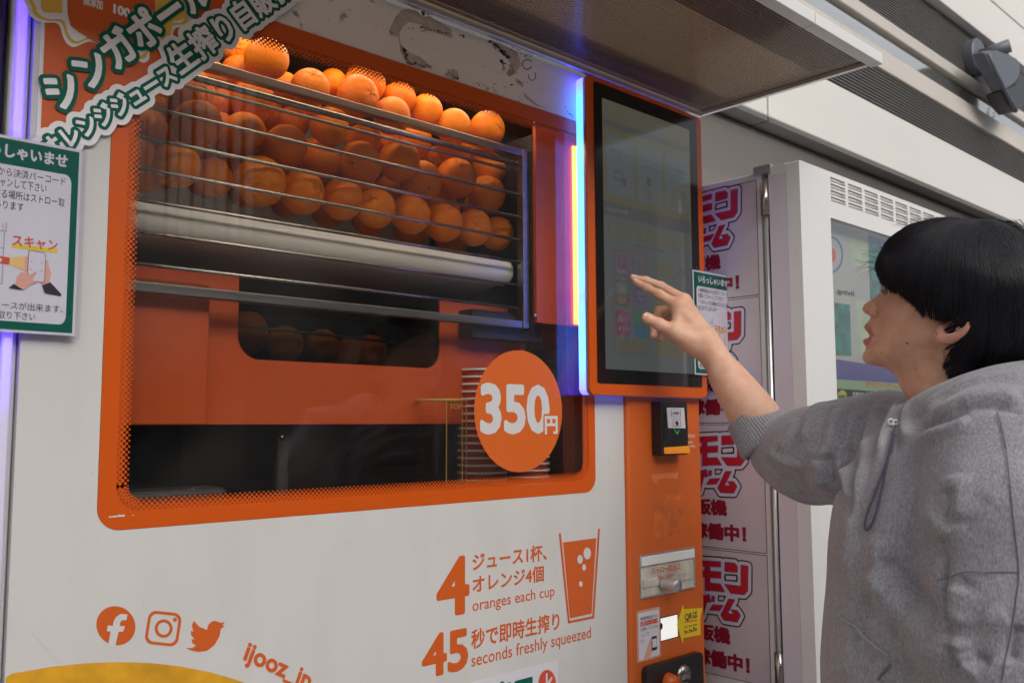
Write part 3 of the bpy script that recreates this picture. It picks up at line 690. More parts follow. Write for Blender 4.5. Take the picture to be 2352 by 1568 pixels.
for (f_, x, y, r_) in ((cH, 1908, 76, 4), (cH, 1908, 1418, 3), (cH, 1965, 1415, 3), (cH, 135, 1348, 3), (cG, 964, 1030, 4), (cG, 430, 30, 3), (cG, 1750, 908, 3), (cG, 230, 1368, 3), (cG, 2320, 1346, 3), (cD, 232, 780, 3), (cD, 560, 1195, 3), (cD, 140, 1105, 3), (cH, 1008, 400, 3)):
    sc_l.append([tuple(FP.uv(f_(x+r_*math.cos(t), y+r_*1.4*math.sin(t)))) for t in [2*math.pi*k/8 for k in range(8)]])
v, f = polys2d(sc_l); flat('scuff_marks', FP, v, f, M['scuff'], jm, off=.0003, kind='stuff')
# social emblems
flat_poly('round_emblem', FP, [cG(778+131*math.cos(t)+8*math.sin(t), 1180+131*math.sin(t)-22*math.cos(t)*0) for t in [2*math.pi*k/48 for k in range(48)]], mo, jm)
flat_poly('round_emblem', FP, [cG(*p) for p in [(725, 1313), (742, 1218), (716, 1217), (722, 1178), (757, 1180), (762, 1150), (780, 1118), (812, 1100), (855, 1104), (848, 1143), (822, 1142), (808, 1152), (802, 1182), (838, 1182), (826, 1220), (796, 1220), (773, 1316), (750, 1318)]], M['lettering_white'], jm, off=.0008)
def camring(c, ax, bx, w, rr, n=8):
    """rounded square ring, axes ax and bx"""
    def sq(s, r): return [(c[0]+ax[0]*a*s+bx[0]*b_*s, c[1]+ax[1]*a*s+bx[1]*b_*s) for a, b_ in rrect(-1, 1, -1, 1, r, n)]
    o, i = sq(1, rr), sq(1-w, rr*.9); v = [FP.uv(cG(*p)) for p in o+i]; n_ = len(o)
    flat('camera_emblem', FP, v, [(k, (k+1) % n_, n_+(k+1) % n_, n_+k) for k in range(n_)], mo, jm)
camring((1096, 1199), (112, 12), (-17, 112), .17, .48)
v = [FP.uv(cG(*p)) for p in ellipse_pts((1099, 1199), 60, 62, 32)+ellipse_pts((1099, 1199), 40, 42, 32)]
flat('camera_emblem', FP, v, [(k, (k+1) % 32, 32+(k+1) % 32, 32+k) for k in range(32)], mo, jm)
flat_poly('camera_emblem', FP, [cG(*p) for p in ellipse_pts((1175, 1140), 14, 14, 16)], mo, jm)
flat_poly('bird_emblem', FP, [cG(*p) for p in [(1302, 1146), (1335, 1185), (1390, 1208), (1398, 1175), (1420, 1152), (1450, 1147), (1478, 1160), (1512, 1157), (1492, 1178), (1512, 1180), (1482, 1202), (1475, 1250), (1440, 1310), (1390, 1348), (1330, 1356), (1280, 1345), (1248, 1328), (1290, 1330), (1318, 1312), (1292, 1298), (1286, 1270), (1308, 1272), (1284, 1245), (1281, 1212), (1300, 1222), (1288, 1180)]], mo, jm)
v, f = text2d('ijooz_jp', .03)
mn, mx = v.min(0), v.max(0); t = (v-mn)/(mx-mn)
P0, P1, P2 = FP.uv(cG(1615, 1447)), FP.uv(cG(2062, 1650)), FP.uv(cG(1672, 1288))
flat('front_lettering', FP, P0+t[:, :1]*(P1-P0)+t[:, 1:]*(P2-P0), f, mo, jm)
# fruit picture at the foot of the panel
pts = np.array([FP.uv(cG(*p)) for p in [(0, 1520), (300, 1458), (560, 1437), (1090, 1437), (1400, 1490), (1640, 1562)]])
A_ = np.c_[2*pts, np.ones(len(pts))]; s_ = np.linalg.lstsq(A_, (pts**2).sum(1), rcond=None)[0]; fc = s_[:2]; fr_ = math.sqrt(s_[2]+fc@fc)
print('fruit', fc, fr_)
M['rind'] = mat('fruit_rind_print', (.72, .36, .015), .35, noise_amt=.25, noise_scale=25, coat=.3)
M['pith'] = mat('fruit_pith_print', (.72, .62, .28), .35, noise_amt=.15, noise_scale=30, coat=.3)
M['pulp'] = mat('fruit_pulp_print', (.72, .25, .01), .35, noise_amt=.25, noise_scale=18, coat=.3)
for nm, r_, mt, of in (('fruit_print', fr_, 'rind', .0004), ('fruit_print', fr_*.905, 'pith', .0007), ('fruit_print', fr_*.86, 'pulp', .001)):
    P = [(a, max(b_, .12)) for a, b_ in ellipse_pts(fc, r_, r_, 90) if True]; P = [(max(XL+.001, a), b_) for a, b_ in P]
    Q = [P[0]]; [Q.append(p) for p in P[1:] if math.dist(p, Q[-1]) > 1e-5]
    flat_poly(nm, FP, Q, M[mt], jm, off=of, px=False)
# pick-up notice at the bottom edge of the picture
nz0 = .90
nt_ = thing('laminated_notice', 'white laminated pick-up notice with green lettering low on the white front', 'sign', tuple(FP.w(FP.uv(cH(1300, 1560))[0], GZ-.62)))
PN = Plane(1, -.002); aR, bT = PN.uv(cH(1567, 1413)); aL = PN.uv(cH(1010, 1567))[0]-.02
def rectp(nm, pl, a0, a1, b0, b1, m_, par, off): return flat_poly(nm, pl, [(a0, b0), (a1, b0), (a1, b1), (a0, b1)], m_, par, off=off, px=False)
MB().box(aL, aR, -.0018, -.0006, bT-.16, bT).build('sheet', M['paper'], nt_)
text_rect('lettering', '出口', PN, cH(1120, 1700), cH(1395, 1600), cH(1200, 1760), cH(1392, 1500), M['green'], nt_, bold=.05)
flat_poly('red_disc', PN, [cH(1492+58*math.cos(t), 1568+92*math.sin(t)) for t in [2*math.pi*k/40 for k in range(40)]], M['red_ink'], nt_)
flat_poly('arrow', PN, [cH(1482, 1500), cH(1494, 1497), cH(1494, 1600), cH(1482, 1603)], M['paper'], nt_, off=.0008)
flat_poly('arrow', PN, [cH(1494, 1560), cH(1520, 1520), cH(1528, 1530), cH(1500, 1585)], M['paper'], nt_, off=.0008)

# ---------------- banner with diagonal lettering
bn = thing('cutout_banner', 'orange cut-out banner with diagonal white and green lettering', 'banner', tuple(on(1, 0, cA(700, 400))))
PB = Plane(1, -.002)
M['ban_white'] = mat('banner_white', (.78, .77, .80), .4); M['ban_or'] = mat('banner_orange', (.58, .092, .010), .45)
M['ban_yel'] = mat('banner_yellow', (.72, .45, .06), .45)
ban = [cA(*p) for p in [(268, 960), (302, 150), (310, -160), (1990, -160), (1800, 60), (1400, 320), (1200, 470), (900, 690), (640, 880), (420, 960)]]
flat_poly('backing', PB, [cA(*p) for p in [(242, 975), (276, 150), (285, -170), (2010, -170), (1990, -20), (1700, 130), (1400, 330), (1200, 480), (900, 700), (640, 880), (420, 975)]], M['ban_white'], bn, off=0, thick=.001)
flat_poly('orange_field', PB, ban, M['ban_or'], bn, off=.0012, thick=0)
# badge
def sm(pts, n=6):
    out = []; N = len(pts)
    for i in range(N):
        p0, p1, p2, p3 = [np.array(pts[(i+k) % N], float) for k in (-1, 0, 1, 2)]
        for k in range(n):
            t = k/n; out.append(tuple(.5*((2*p1)+(-p0+p2)*t+(2*p0-5*p1+4*p2-p3)*t*t+(-p0+3*p1-3*p2+p3)*t**3)))
    return out
badge = [(185, -160), (182, 60), (215, 125), (280, 155), (385, 165), (420, 250), (450, 300), (500, 320), (600, 285), (700, 330), (760, 400), (830, 410), (900, 400), (960, 425), (1000, 400), (1010, 330), (1100, 340), (1150, 330), (1170, 200), (1270, 180), (1292, 130), (1250, 60), (1230, -160)]
def scl(pts, s, c=(720, -60)): return [(c[0]+(x-c[0])*s, c[1]+(y-c[1])*s) for x, y in pts]
flat_poly('badge', PB, [cA(*p) for p in sm(badge)], M['ban_white'], bn, off=.0016)
flat_poly('badge', PB, [cA(*p) for p in sm(scl(badge, .945))], M['ban_yel'], bn, off=.0019)
flat_poly('badge', PB, [cA(*p) for p in sm(scl(badge, .90))], M['ban_white'], bn, off=.0022)
flat_poly('badge', PB, [cA(*p) for p in [(275, -160), (270, 60), (290, 88), (415, 95), (410, -160)]], M['ban_yel'], bn, off=.0025)
flat_poly('badge', PB, [cA(*p) for p in [(1035, -160), (1050, 180), (1080, 270), (1130, 280), (1160, 150), (1240, 130), (1235, 60), (1200, -160)]], M['ban_yel'], bn, off=.0025)
flat_poly('badge_field', PB, [cA(*p) for p in [(440, -160), (450, 100), (470, 180), (520, 220), (640, 290), (760, 320), (880, 330), (980, 310), (1020, 200), (1040, 60), (1025, -160)]], M['ban_or'], bn, off=.0028)
PB2 = Plane(1, -.0048)
text_rect('lettering', '無添加', PB2, cA(560, 10), cA(690, 40), cA(620, 52), cA(640, -10), M['ban_white'], bn, bold=.03)
text_rect('lettering', '100', PB2, cA(760, 70), cA(876, 90), cA(860, 122), cA(780, 32), M['ban_white'], bn, bold=.05)
text_rect('lettering', '%', PB2, cA(862, 105), cA(882, 108), cA(870, 122), cA(870, 98), M['ban_yel'], bn, bold=.0)
text_rect('lettering', 'オレンジ', PB2, cA(890, 90), cA(1030, 110), cA(960, 140), cA(960, 70), M['ban_white'], bn, bold=.03)
def stroked(body, P0q, P1q, bold, gr, wr, lay, squeeze=1.0):
    v, f = text2d(body, bold); v = fit_slant(v, PB.uv(P0q), PB.uv(P1q), squeeze)
    h = .0011
    if wr:
        dv, df = dilate(v, f, wr, h); flat('lettering_border', PB, dv, df, M['ban_white'], bn, off=lay)
    dv, df = dilate(v, f, gr, h); flat('lettering_outline', PB, dv, df, M['green'], bn, off=lay+.0006)
    flat('lettering', PB, v, f, M['ban_white'], bn, off=lay+.0012)
stroked('オレンジジュース', cA(335, 1085), cA(1192, 545), .035, .0040, .0105, .0032, 1.05)
stroked('生搾り自販機', cA(1215, 525), cA(1985, -30), .03, .0040, .0105, .0033)
stroked('シンガポール', cA(415, 762), cA(1440, 10), .035, .0048, 0, .0030)

# ---------------- laminated signs
def phone_drawing(pl, par, T, s=1):
    """T maps sign-local (0..1,0..1) to plane coords"""
    def P(pts): return [T(*p) for p in pts]
    M.setdefault('skin_print', mat('print_skin', (.72, .36, .28), .5)); M.setdefault('beam_print', mat('print_beam', (.80, .52, .18), .5)); M.setdefault('grey_print', mat('print_line', (.30, .29, .33), .5))
    def K(x, y): return T(1-(520-x)/912, (750-y)/1355)
    def dr(pts, m_, off): flat_poly('drawing', pl, [K(*p) for p in pts], m_, par, off=off, px=False)
    dr([(60, 242), (182, 215), (182, 328), (60, 288)], M['beam_print'], .0004)
    dr([(-30, 236), (62, 240), (62, 290), (-30, 288)], M['red_ink'], .0005); dr([(-10, 252), (12, 253), (12, 275), (-10, 274)], M['paper'], .0007)
    for a in ((18, 70, 24, 428), (-60, 60, 32, 66), (-60, 176, 24, 181), (28, 0, 34, 68), (-60, 424, 24, 430), (8, 10, 13, 64)): dr([(a[0], a[3]), (a[2], a[3]), (a[2], a[1]), (a[0], a[1])], M['grey_print'], .0004)
    dr([(105, 425), (112, 370), (135, 335), (160, 332), (182, 340), (200, 345), (232, 318), (243, 325), (215, 380), (245, 388), (235, 402), (205, 410), (158, 455)], M['skin_print'], .0011)
    dr([(296, 232), (315, 232), (322, 280), (338, 320), (330, 385), (300, 408), (268, 400), (255, 385)], M['skin_print'], .0005); dr([(158, 225), (184, 215), (184, 330), (160, 320)], M['skin_print'], .0006)
    flat_poly('drawing', pl, [K(180+118*a, 385-213*b_+a*8) for a, b_ in rrect(0, 1, 0, 1, .13, 5)], M['ink'], par, off=.0007, px=False)
    flat_poly('drawing', pl, [K(184+110*a, 381-205*b_+a*8) for a, b_ in rrect(0, 1, 0, 1, .12, 5)], M['paper'], par, off=.0009, px=False)
    for (cx_, cy_, sx_2, sy_) in ((200, 245, 1, 1), (276, 250, -1, 1), (200, 312, 1, -1), (276, 317, -1, -1)):
        dr([(cx_, cy_), (cx_+14*sx_2, cy_), (cx_+14*sx_2, cy_+3*sy_), (cx_+3*sx_2, cy_+3*sy_), (cx_+3*sx_2, cy_+14*sy_), (cx_, cy_+14*sy_)], M['red_ink'], .0010)
    dr([(62, 450), (95, 418), (158, 455)], M['ink'], .0012); dr([(280, 410), (335, 383), (413, 460), (412, 475), (300, 465)], M['ink'], .0007)
_pl = Plane(1, -.036); ASPECT = (_pl.uv(cF(383, 348))[0]-_pl.uv(cF(125, 300))[0])/(_pl.uv(cF(383, 348))[1]-_pl.uv(cF(300, 1012))[1]); print('sign aspect', ASPECT)
def laminated(label, y, TL, TR, BR, texts_left):
    pl = Plane(1, y); a1 = pl.uv(TR)[0]; b1 = pl.uv(TR)[1]; b0 = pl.uv(BR)[1]; w = (b1-b0)*ASPECT
    a0 = pl.uv(TL)[0] if TL is not None else a1-w; w = a1-a0; h = b1-b0
    root = thing('laminated_sign', label, 'sign', tuple(pl.w((a0+a1)/2, b0)))
    def T(u, v_): return (a0+u*w, b0+v_*h)
    MB().box(a0, a1, y, y+.0008, b0, b1).build('sheet', M['paper'], root)
    e = .022
    flat_poly('green_border', pl, [T(e, .014), T(1-e, .014), T(1-e, 1-.016), T(e, 1-.016)], M['green'], root, off=.0004, px=False)
    flat_poly('white_card', pl, [(a0+w*(.075+.85*a), b0+h*(.055+.795*b_)) for a, b_ in rrect(0, 1, 0, 1, .06, 6)], M['paper'], root, off=.0008, px=False)
    pt = Plane(1, y-.0008)
    def tx(s_, u0, u1, v0, v1, mt, bold=.0):
        v, f = text2d(s_, bold); P = fit_rect(v, a0+u0*w, a0+u1*w, b0+v0*h, b0+v1*h); flat('lettering', pt, P, f, M[mt], root)
    tx('いらっしゃいませ', .13, .89, .885, .955, 'paper', .035)
    tx('携帯電話から決済バーコード', .16, .88, .79, .835, 'ink'); tx('を開いてスキャンして下さい', .11, .74, .735, .78, 'ink')
    tx('スキャンする場所はストロー取', .16, .88, .675, .72, 'ink'); tx('出口の下にあります', .11, .58, .62, .665, 'ink')
    for v_ in (.812, .70, .145+.0): flat_poly('bullet', pt, [(a0+w*.125+w*.012*math.cos(t), b0+h*v_+h*.008*math.sin(t)) for t in [2*math.pi*k/12 for k in range(12)]], M['red_ink'], root, px=False)
    flat_poly('highlight', pt, [T(.51, .428), T(.84, .428), T(.84, .448), T(.51, .448)], M['yellow'], root, off=.0003, px=False)
    tx('スキャン', .51, .84, .435, .495, 'red_ink', .02)
    phone_drawing(pt, root, T)
    tx('45秒でジュースが出来ます、', .15, .90, .115, .155, 'ink'); tx('取出口よりお取り下さい', .11, .70, .065, .105, 'ink')
    z = y-.004
    MB().box(a0-.003, a1+.004, y-.0045, y-.0040, b0-.004, b1+.006).build('laminate_pouch', M['lam'], root)
    return root
laminated('large green-edged laminated instruction sign hung on the left edge of the juice machine', -.012, None, (189, 345), (179, 772), None)
# ---------------- touch-screen monitor
YM = -.030
mz0 = on(1, YM, cMonB(600, 1417))[2]; mz1 = on(1, YM, cMonT(600, 185))[2]
mx0 = on(1, YM, cMonT(108, 700))[0]; mx1 = on(1, YM, cMonT(1140, 1000))[0]
print('monitor', mx0, mx1, mz0, mz1)
mon_o = MB().prism(rrect(mx0, mx1, mz0, mz1, .012, 8), lambda a, c: (a, YM, c), lambda a, c: (a, YM+.003, c)).build('touch_screen', M['orange'], jm)
MB().prism(rrect(mx0-.001, mx1+.0012, mz0-.0015, mz1+.0015, .013, 8), lambda a, c: (a, YM+.0035, c), lambda a, c: (a, YM+.008, c)).build('monitor_trim', M['alu'], mon_o)
M['led_m'] = led_mat('led_cyan', [(0, (.06, .05, 1.0)), (.06, (.03, .10, 1.0)), (.12, (.025, .17, 1.0)), (.26, (.025, .15, 1.0)), (.30, (.03, .09, 1.0)), (.34, (.025, .17, 1.0)), (.93, (.025, .155, 1.0)), (.97, (.05, .08, 1.0)), (1, (.06, .05, 1.0))], 5.5)
nt = M['led_m'].node_tree; b_ = nt.nodes['Principled BSDF']; sx_ = [n for n in nt.nodes if n.type == 'SEPXYZ'][0]
mr = nt.nodes.new('ShaderNodeMapRange'); mr.inputs[1].default_value = .015; mr.inputs[2].default_value = .06; mr.inputs[3].default_value = 5.0; mr.inputs[4].default_value = .9
nt.links.new(sx_.outputs[0], mr.inputs[0]); nt.links.new(mr.outputs[0], b_.inputs['Emission Strength'])
MB().prism(rrect(mx0, mx1, mz0, mz1, .012, 8), lambda a, c: (a, YM+.0085, c), lambda a, c: (a, YM+.026, c)).build('monitor_led_edge', M['led_m'], mon_o)
MB().prism(rrect(mx0+.01, mx1-.01, mz0+.01, mz1-.01, .012, 6), lambda a, c: (a, YM+.0265, c), lambda a, c: (a, YM+.0295, c)).build('monitor_back', M['black'], mon_o)
PM = Plane(1, YM)
def mon_rect(pts, r): 
    a0 = PM.uv(pts[0])[0]; a1 = PM.uv(pts[1])[0]; b0 = PM.uv(pts[2])[1]; b1 = PM.uv(pts[3])[1]; return rrect(a0, a1, b0, b1, r, 5)
bz = mon_rect([cMonT(173, 700), cMonT(1092, 900), cMonB(600, 1318), cMonT(600, 222)], .004)
MB().prism(bz, lambda a, c: (a, YM-.0015, c), lambda a, c: (a, YM-.0001, c)).build('screen_glass', M['bezel'], mon_o)
bz2 = [(a, c) for a, c in bz]
PS = Plane(1, YM-.0015)
sa0, sa1 = PS.uv(cMonT(247, 700))[0], PS.uv(cMonT(1030, 900))[0]; sb0 = PS.uv(cMonB(600, 1195))[1]; sb1 = PS.uv(cMonT(600, 338))[1]
def scr(name, col, es):
    k_ = .48; bgc = (.046, .050, .050); col = tuple(b_+(c*.62-b_)*k_ for c, b_ in zip(col, bgc)); return mat(name, tuple(c*.3 for c in col), .09, emit=col, es=es)
S_bg = scr('screen_grey', (.068, .074, .076), 1.0); S_ol = scr('screen_olive', (.085, .070, .022), 1.0); S_card = scr('screen_card', (.078, .085, .088), 1.0)
S_band = scr('screen_band', (.045, .042, .045), 1.0); S_dim = scr('screen_text', (.035, .036, .038), 1.0); S_gold = scr('screen_gold', (.085, .068, .018), 1.0)
S_lt = scr('screen_light', (.14, .15, .155), 1.0); S_mag = scr('screen_magenta', (.13, .008, .06), 1.0); S_vio = scr('screen_violet', (.07, .03, .13), 1.0)
S_grn = scr('screen_green', (.01, .10, .05), 1.0); S_blu = scr('screen_blue', (.01, .07, .12), 1.0); S_amb = scr('screen_orange', (.10, .035, .01), 1.0)
def SR(u0, u1, v0, v1, m_, off, r=0, nm='screen_picture'):
    a0, a1, b0, b1 = sa0+(sa1-sa0)*u0, sa0+(sa1-sa0)*u1, sb0+(sb1-sb0)*v0, sb0+(sb1-sb0)*v1
    P = rrect(a0, a1, b0, b1, r, 4) if r else [(a0, b0), (a1, b0), (a1, b1), (a0, b1)]
    flat_poly(nm, PS, P, m_, mon_o, off=off, px=False)
def ST(s_, u0, u1, v0, v1, m_, off=.0009, bold=.01):
    v, f = text2d(s_, bold); P = fit_rect(v, sa0+u0*(sa1-sa0), sa0+u1*(sa1-sa0), sb0+v0*(sb1-sb0), sb0+v1*(sb1-sb0)); flat('screen_lettering', PS, P, f, m_, mon_o, off=off)
SR(0, 1, 0, 1, S_bg, .0003, nm='screen')
SR(0, 1, .60, 1, S_ol, .0005); SR(0, 1, .90, .925, S_band, .0006); SR(0, 1, .565, .615, S_band, .0006)
for k in range(3): SR(.04+.325*k, .325+.325*k, .645, .87, S_card, .0007, .006)
ST('現金を投入してく', .065, .30, .80, .82, S_dim); ST('ださい', .14, .22, .775, .795, S_dim)
ST('オレンジジュースの搾', .39, .62, .80, .82, S_dim); ST('汁に45秒かかります', .39, .62, .775, .795, S_dim)
ST('ドリンクの取出口', .70, .95, .80, .82, S_dim); ST('から、オレンジジュ', .70, .95, .775, .795, S_dim); ST('ースを取り出します', .70, .95, .75, .77, S_dim)
ST('SJP0123', .02, .16, .945, .96, S_card); ST('0120-903-266', .27, .55, .945, .965, S_card); SR(.58, .68, .94, .975, S_card, .0007, .003)
ST('15:26:06 7/13木曜', .03, .26, .58, .598, S_lt)
SR(.11, .20, .705, .74, S_dim, .0009, .003); SR(.12, .19, .71, .735, S_card, .001, .002); SR(.20, .24, .69, .72, S_dim, .0009, .003); SR(.47, .52, .715, .75, S_dim, .0009, .004); SR(.48, .53, .66, .70, S_gold, .0009, .003)
SR(.75, .92, .66, .74, S_ol, .0009); SR(.78, .89, .67, .72, S_card, .001)
for i, dch in enumerate('143338480'):
    u = .055+.1*i+.012*(i//3); SR(u, u+.085, .49, .545, S_gold, .0007, .002); ST(dch, u+.022, u+.063, .498, .537, S_card, .0009, .03)
ST('杯のオレンジジュースを販売', .33, .66, .465, .478, S_dim)
def tile(u0, u1, v0, v1, line, fill=None):
    SR(u0, u1, v0, v1, line, .0007, .005); 
    if fill is not None: SR(u0+.008, u1-.008, v0+.004, v1-.004, fill, .0009, .0045)
SR(.085, .465, .06, .455, S_band, .0005, .008); SR(.09, .46, .063, .452, S_bg, .0006, .008)
tile(.105, .26, .345, .44, S_mag, S_bg); SR(.14, .225, .375, .425, S_mag, .0011); ST('P', .16, .21, .38, .42, S_card, .0013, .03); ST('PayPay', .13, .235, .355, .37, S_lt, .0013)
tile(.295, .445, .345, .44, S_mag, S_bg); ST('R Pay', .32, .42, .375, .41, S_mag, .0011)
tile(.105, .26, .235, .33, S_dim, S_bg); SR(.115, .25, .24, .275, S_amb, .0011, .002); ST('au', .14, .22, .285, .315, S_lt, .0013); ST('PAY', .14, .22, .245, .268, S_lt, .0013)
tile(.295, .445, .235, .33, S_vio, S_bg); SR(.315, .425, .255, .31, S_vio, .0011); ST('AEON', .33, .41, .285, .30, S_lt, .0013); ST('Pay', .35, .41, .262, .28, S_lt, .0013)
tile(.105, .26, .125, .22, S_mag); ST('d払い', .13, .235, .175, .205, S_lt, .0011, .02)
for k in range(3): SR(.14+.04*k, .158+.04*k, .147, .158, S_lt, .0011)
SR(.295, .445, .175, .22, S_grn, .0007, .004); SR(.295, .445, .125, .173, S_blu, .0007, .004); ST('支付宝', .32, .42, .187, .207, S_card, .0009)
SR(.105, .445, .07, .112, S_gold, .0007, .006); ST('決済コードをスキャンしてください', .13, .42, .083, .098, S_card, .0009)
ST('350', .56, .77, .37, .43, S_gold, .0007, .05); ST('円', .83, .89, .385, .415, S_dim, .0007)
SR(.545, .92, .06, .33, S_gold, .0006, .012); ST('JUICE', .58, .8, .27, .29, S_bg, .0009)
# ---------------- small sign on the monitor
laminated('small green-edged laminated instruction sign taped to the right side of the touch screen', YM-.006, cF(125, 300), cF(383, 348), cF(300, 1012), None)

# ---------------- orange payment column
YC = -.010
MB().box(XW+.0008, XR, YC, .03, .10, ZT-.014).build('payment_column', M['orange_col'], jm, bevel=.006)
PC = Plane(1, YC)
# worn sticker residue
M['resid'] = mat('sticker_residue', (.74, .19, .05), .22, noise_amt=.15, noise_scale=40, bump=.5, bump_scale=200, coat=.5)
M['resid2'] = mat('sticker_residue_dark', (.64, .135, .024), .6, noise_amt=.3, noise_scale=50)
flat_poly('glue_residue', PC, [cBill(*p) for p in [(642, 1245), (985, 1215), (965, 1300), (945, 1310), (930, 1290), (760, 1300), (720, 1320), (700, 1365), (655, 1330)]], M['resid'], jm)
flat_poly('glue_residue', PC, [cH(*p) for p in [(2205, 400), (2225, 330), (2250, 345), (2290, 300), (2330, 290), (2352, 320), (2400, 290), (2412, 330), (2408, 440), (2400, 560), (2370, 565), (2340, 580), (2300, 572), (2260, 590), (2215, 590), (2200, 540), (2208, 480)]], M['resid2'], jm, off=.0005)
# banknote slot
def dbox(nm, L, R, B, T, y0, y1, m_, bev=.002, par=None):
    a0, a1 = X(L, y0), X(R, y0); b0, b1 = Z(B, y0), Z(T, y0); return MB().box(a0, a1, y0, y1, b0, b1).build(nm, m_, par or jm, bevel=bev)
# solve the protrusion from the back-left edge
xbk = X(cBill(640, 650), YC)
lo, hi = YC-.3, YC
for _ in range(40):
    mid = (lo+hi)/2
    if X(cBill(778, 650), mid) > xbk: hi = mid
    else: lo = mid
YQ = (lo+hi)/2; print('bill depth', YC-YQ)
ba1 = X(cBill(1108, 700), YQ); bb0 = Z(cBill(900, 1003), YQ); bb1 = Z(cBill(900, 325), YQ)
slot_o = MB().box(xbk, ba1, YQ, YC-.0005, bb0, bb1).build('banknote_slot', M['black'], jm, bevel=.003)
PQ = Plane(1, YQ)
flat_poly('slot_window', PQ, [cBill(*p) for p in [(815, 362), (1085, 362), (1105, 795), (800, 800)]], M['bezel'], slot_o, off=.0004)
flat_poly('slot_sticker', PQ, [cBill(*p) for p in [(832, 406), (1050, 410), (1068, 665), (850, 662)]], M['paper'], slot_o, off=.0009)
def outline_px(pl, pts, w, m_, off, par):
    P = np.array([pl.uv(p) for p in pts]); c = P.mean(0); I = c+(P-c)*(1-w); n = len(P)
    flat('slot_diagram', pl, np.vstack([P, I]), [(k, (k+1) % n, n+(k+1) % n, n+k) for k in range(n)], m_, par, off=off)
outline_px(PQ, [cBill(*p) for p in [(884, 424), (1006, 428), (1008, 523), (888, 518)]], .09, M['ink'], .0012, slot_o)
text_rect('slot_lettering', '1000', PQ, cBill(908, 480), cBill(988, 480), cBill(950, 497), cBill(950, 455), M['ink'], slot_o, off=.0012)
outline_px(PQ, [cBill(*p) for p in [(910, 545), (1000, 545), (1013, 645), (906, 640)]], .09, M['ink'], .0012, slot_o)
flat_poly('slot_diagram', PQ, [cBill(*p) for p in [(957, 562), (986, 604), (975, 604), (982, 630), (944, 628), (947, 602), (930, 602)]], M['ink'], slot_o, off=.0012)
M['green_led'] = mat('green_indicator', (.01, .3, .08), .4, emit=(.0, .45, .12), es=.5)
flat_poly('slot_indicator', PQ, [cBill(*p) for p in [(920, 676), (928, 674), (962, 722), (988, 680), (992, 682), (965, 742)]], M['green_led'], slot_o, off=.0012)
M['slot_orange'] = mat('slot_orange', (.85, .30, .02), .3, emit=(1, .35, .02), es=.12)
b = MB(); y2 = YQ-.012
P = [on(1, YQ-.001, cBill(*q)) for q in [(800, 905), (1090, 885), (1105, 940), (1108, 978), (802, 986), (800, 930)]]
b.prism([(p[0], p[2]) for p in P], lambda a, c: (a, y2+.006, c), lambda a, c: (a, YQ-.0006, c)); b.build('slot_lip', M['slot_orange'], slot_o, bevel=.0015)
flat_poly('slot_ridge', PQ, [cBill(*p) for p in [(797, 800), (1108, 795), (1108, 806), (797, 812)]], M['dark2'], slot_o, off=.0010)
text_rect('column_lettering', '紙幣のみ', PC, cBill(1040, 765), cBill(1190, 765), cBill(1150, 785), cBill(1150, 735), M['lettering_white'], jm)
text_rect('column_lettering', 'Insert here.', PC, cBill(980, 840), cBill(1166, 840), cBill(1140, 852), cBill(1140, 818), M['lettering_white'], jm)
text_rect('column_lettering', '1000 bills only.', PC, cBill(950, 890), cBill(1196, 890), cBill(1150, 908), cBill(1150, 872), M['lettering_white'], jm)
# straw dispenser window
sa = [cSlot(*p) for p in [(400, 235), (975, 145), (985, 570), (410, 690)]]
a0, a1 = PC.uv(sa[0])[0], PC.uv(sa[1])[0]; b0, b1 = PC.uv(sa[3])[1], PC.uv(sa[0])[1]
M['flap'] = mat('flap_white', (.78, .78, .76), .4)
o_ = rrect(a0, a1, b0, b1, .001, 2); i_ = rrect(a0+.003, a1-.003, b0+.003, b1-.003, .001, 2)
straw_o = ring_prism(MB(), o_, i_, YC-.0035, YC-.0002).build('straw_slot', M['alu'], jm)
bm1 = PC.uv(cSlot(405, 358))[1]
M['slot_in'] = mat('slot_interior', (.68, .67, .64), .35, noise_amt=.25, noise_scale=30)
MB().box(a0+.003, a1-.003, YC-.0012, YC-.0002, b0+.003, bm1).build('straw_slot_back', M['slot_in'], straw_o)
MB().box(a0+.004, a1-.004, YC-.006, YC-.0013, bm1+.001, b1-.0035).build('straw_flap', M['flap'], straw_o, bevel=.0015)
MB().box(a0+.008, a1-.02, YC-.0045, YC-.0013, b0+.02, b0+.034).build('straw_chute', M['slot_in'], straw_o)
MB().box(a0+.003, a1-.003, YC-.0080, YC-.0072, b0+.003, bm1).build('straw_cover', M['clear'], straw_o)
PK = Plane(1, YC-.0082)
text_rect('straw_lettering', 'ストロー取出口', PK, cSlot(540, 400), cSlot(832, 370), cSlot(600, 423), cSlot(800, 316), M['red_ink'], straw_o)
text_rect('straw_lettering', 'Your straw', PK, cSlot(600, 450), cSlot(776, 430), cSlot(620, 480), cSlot(750, 412), M['red_ink'], straw_o)
k0 = on(1, YC-.010, cSlot(690, 530)); k1 = on(1, YC-.036, cSlot(790, 548)); rk = .0125
MB().lathe([(0, .034), (rk*.97, .034), (rk, .032), (rk*.92, .004), (rk*.92, 0)], (k1[0], YC-.0082, k1[2]), 28, axis=1).build('straw_knob', M['alu'], straw_o, smooth=True, bevel=0)
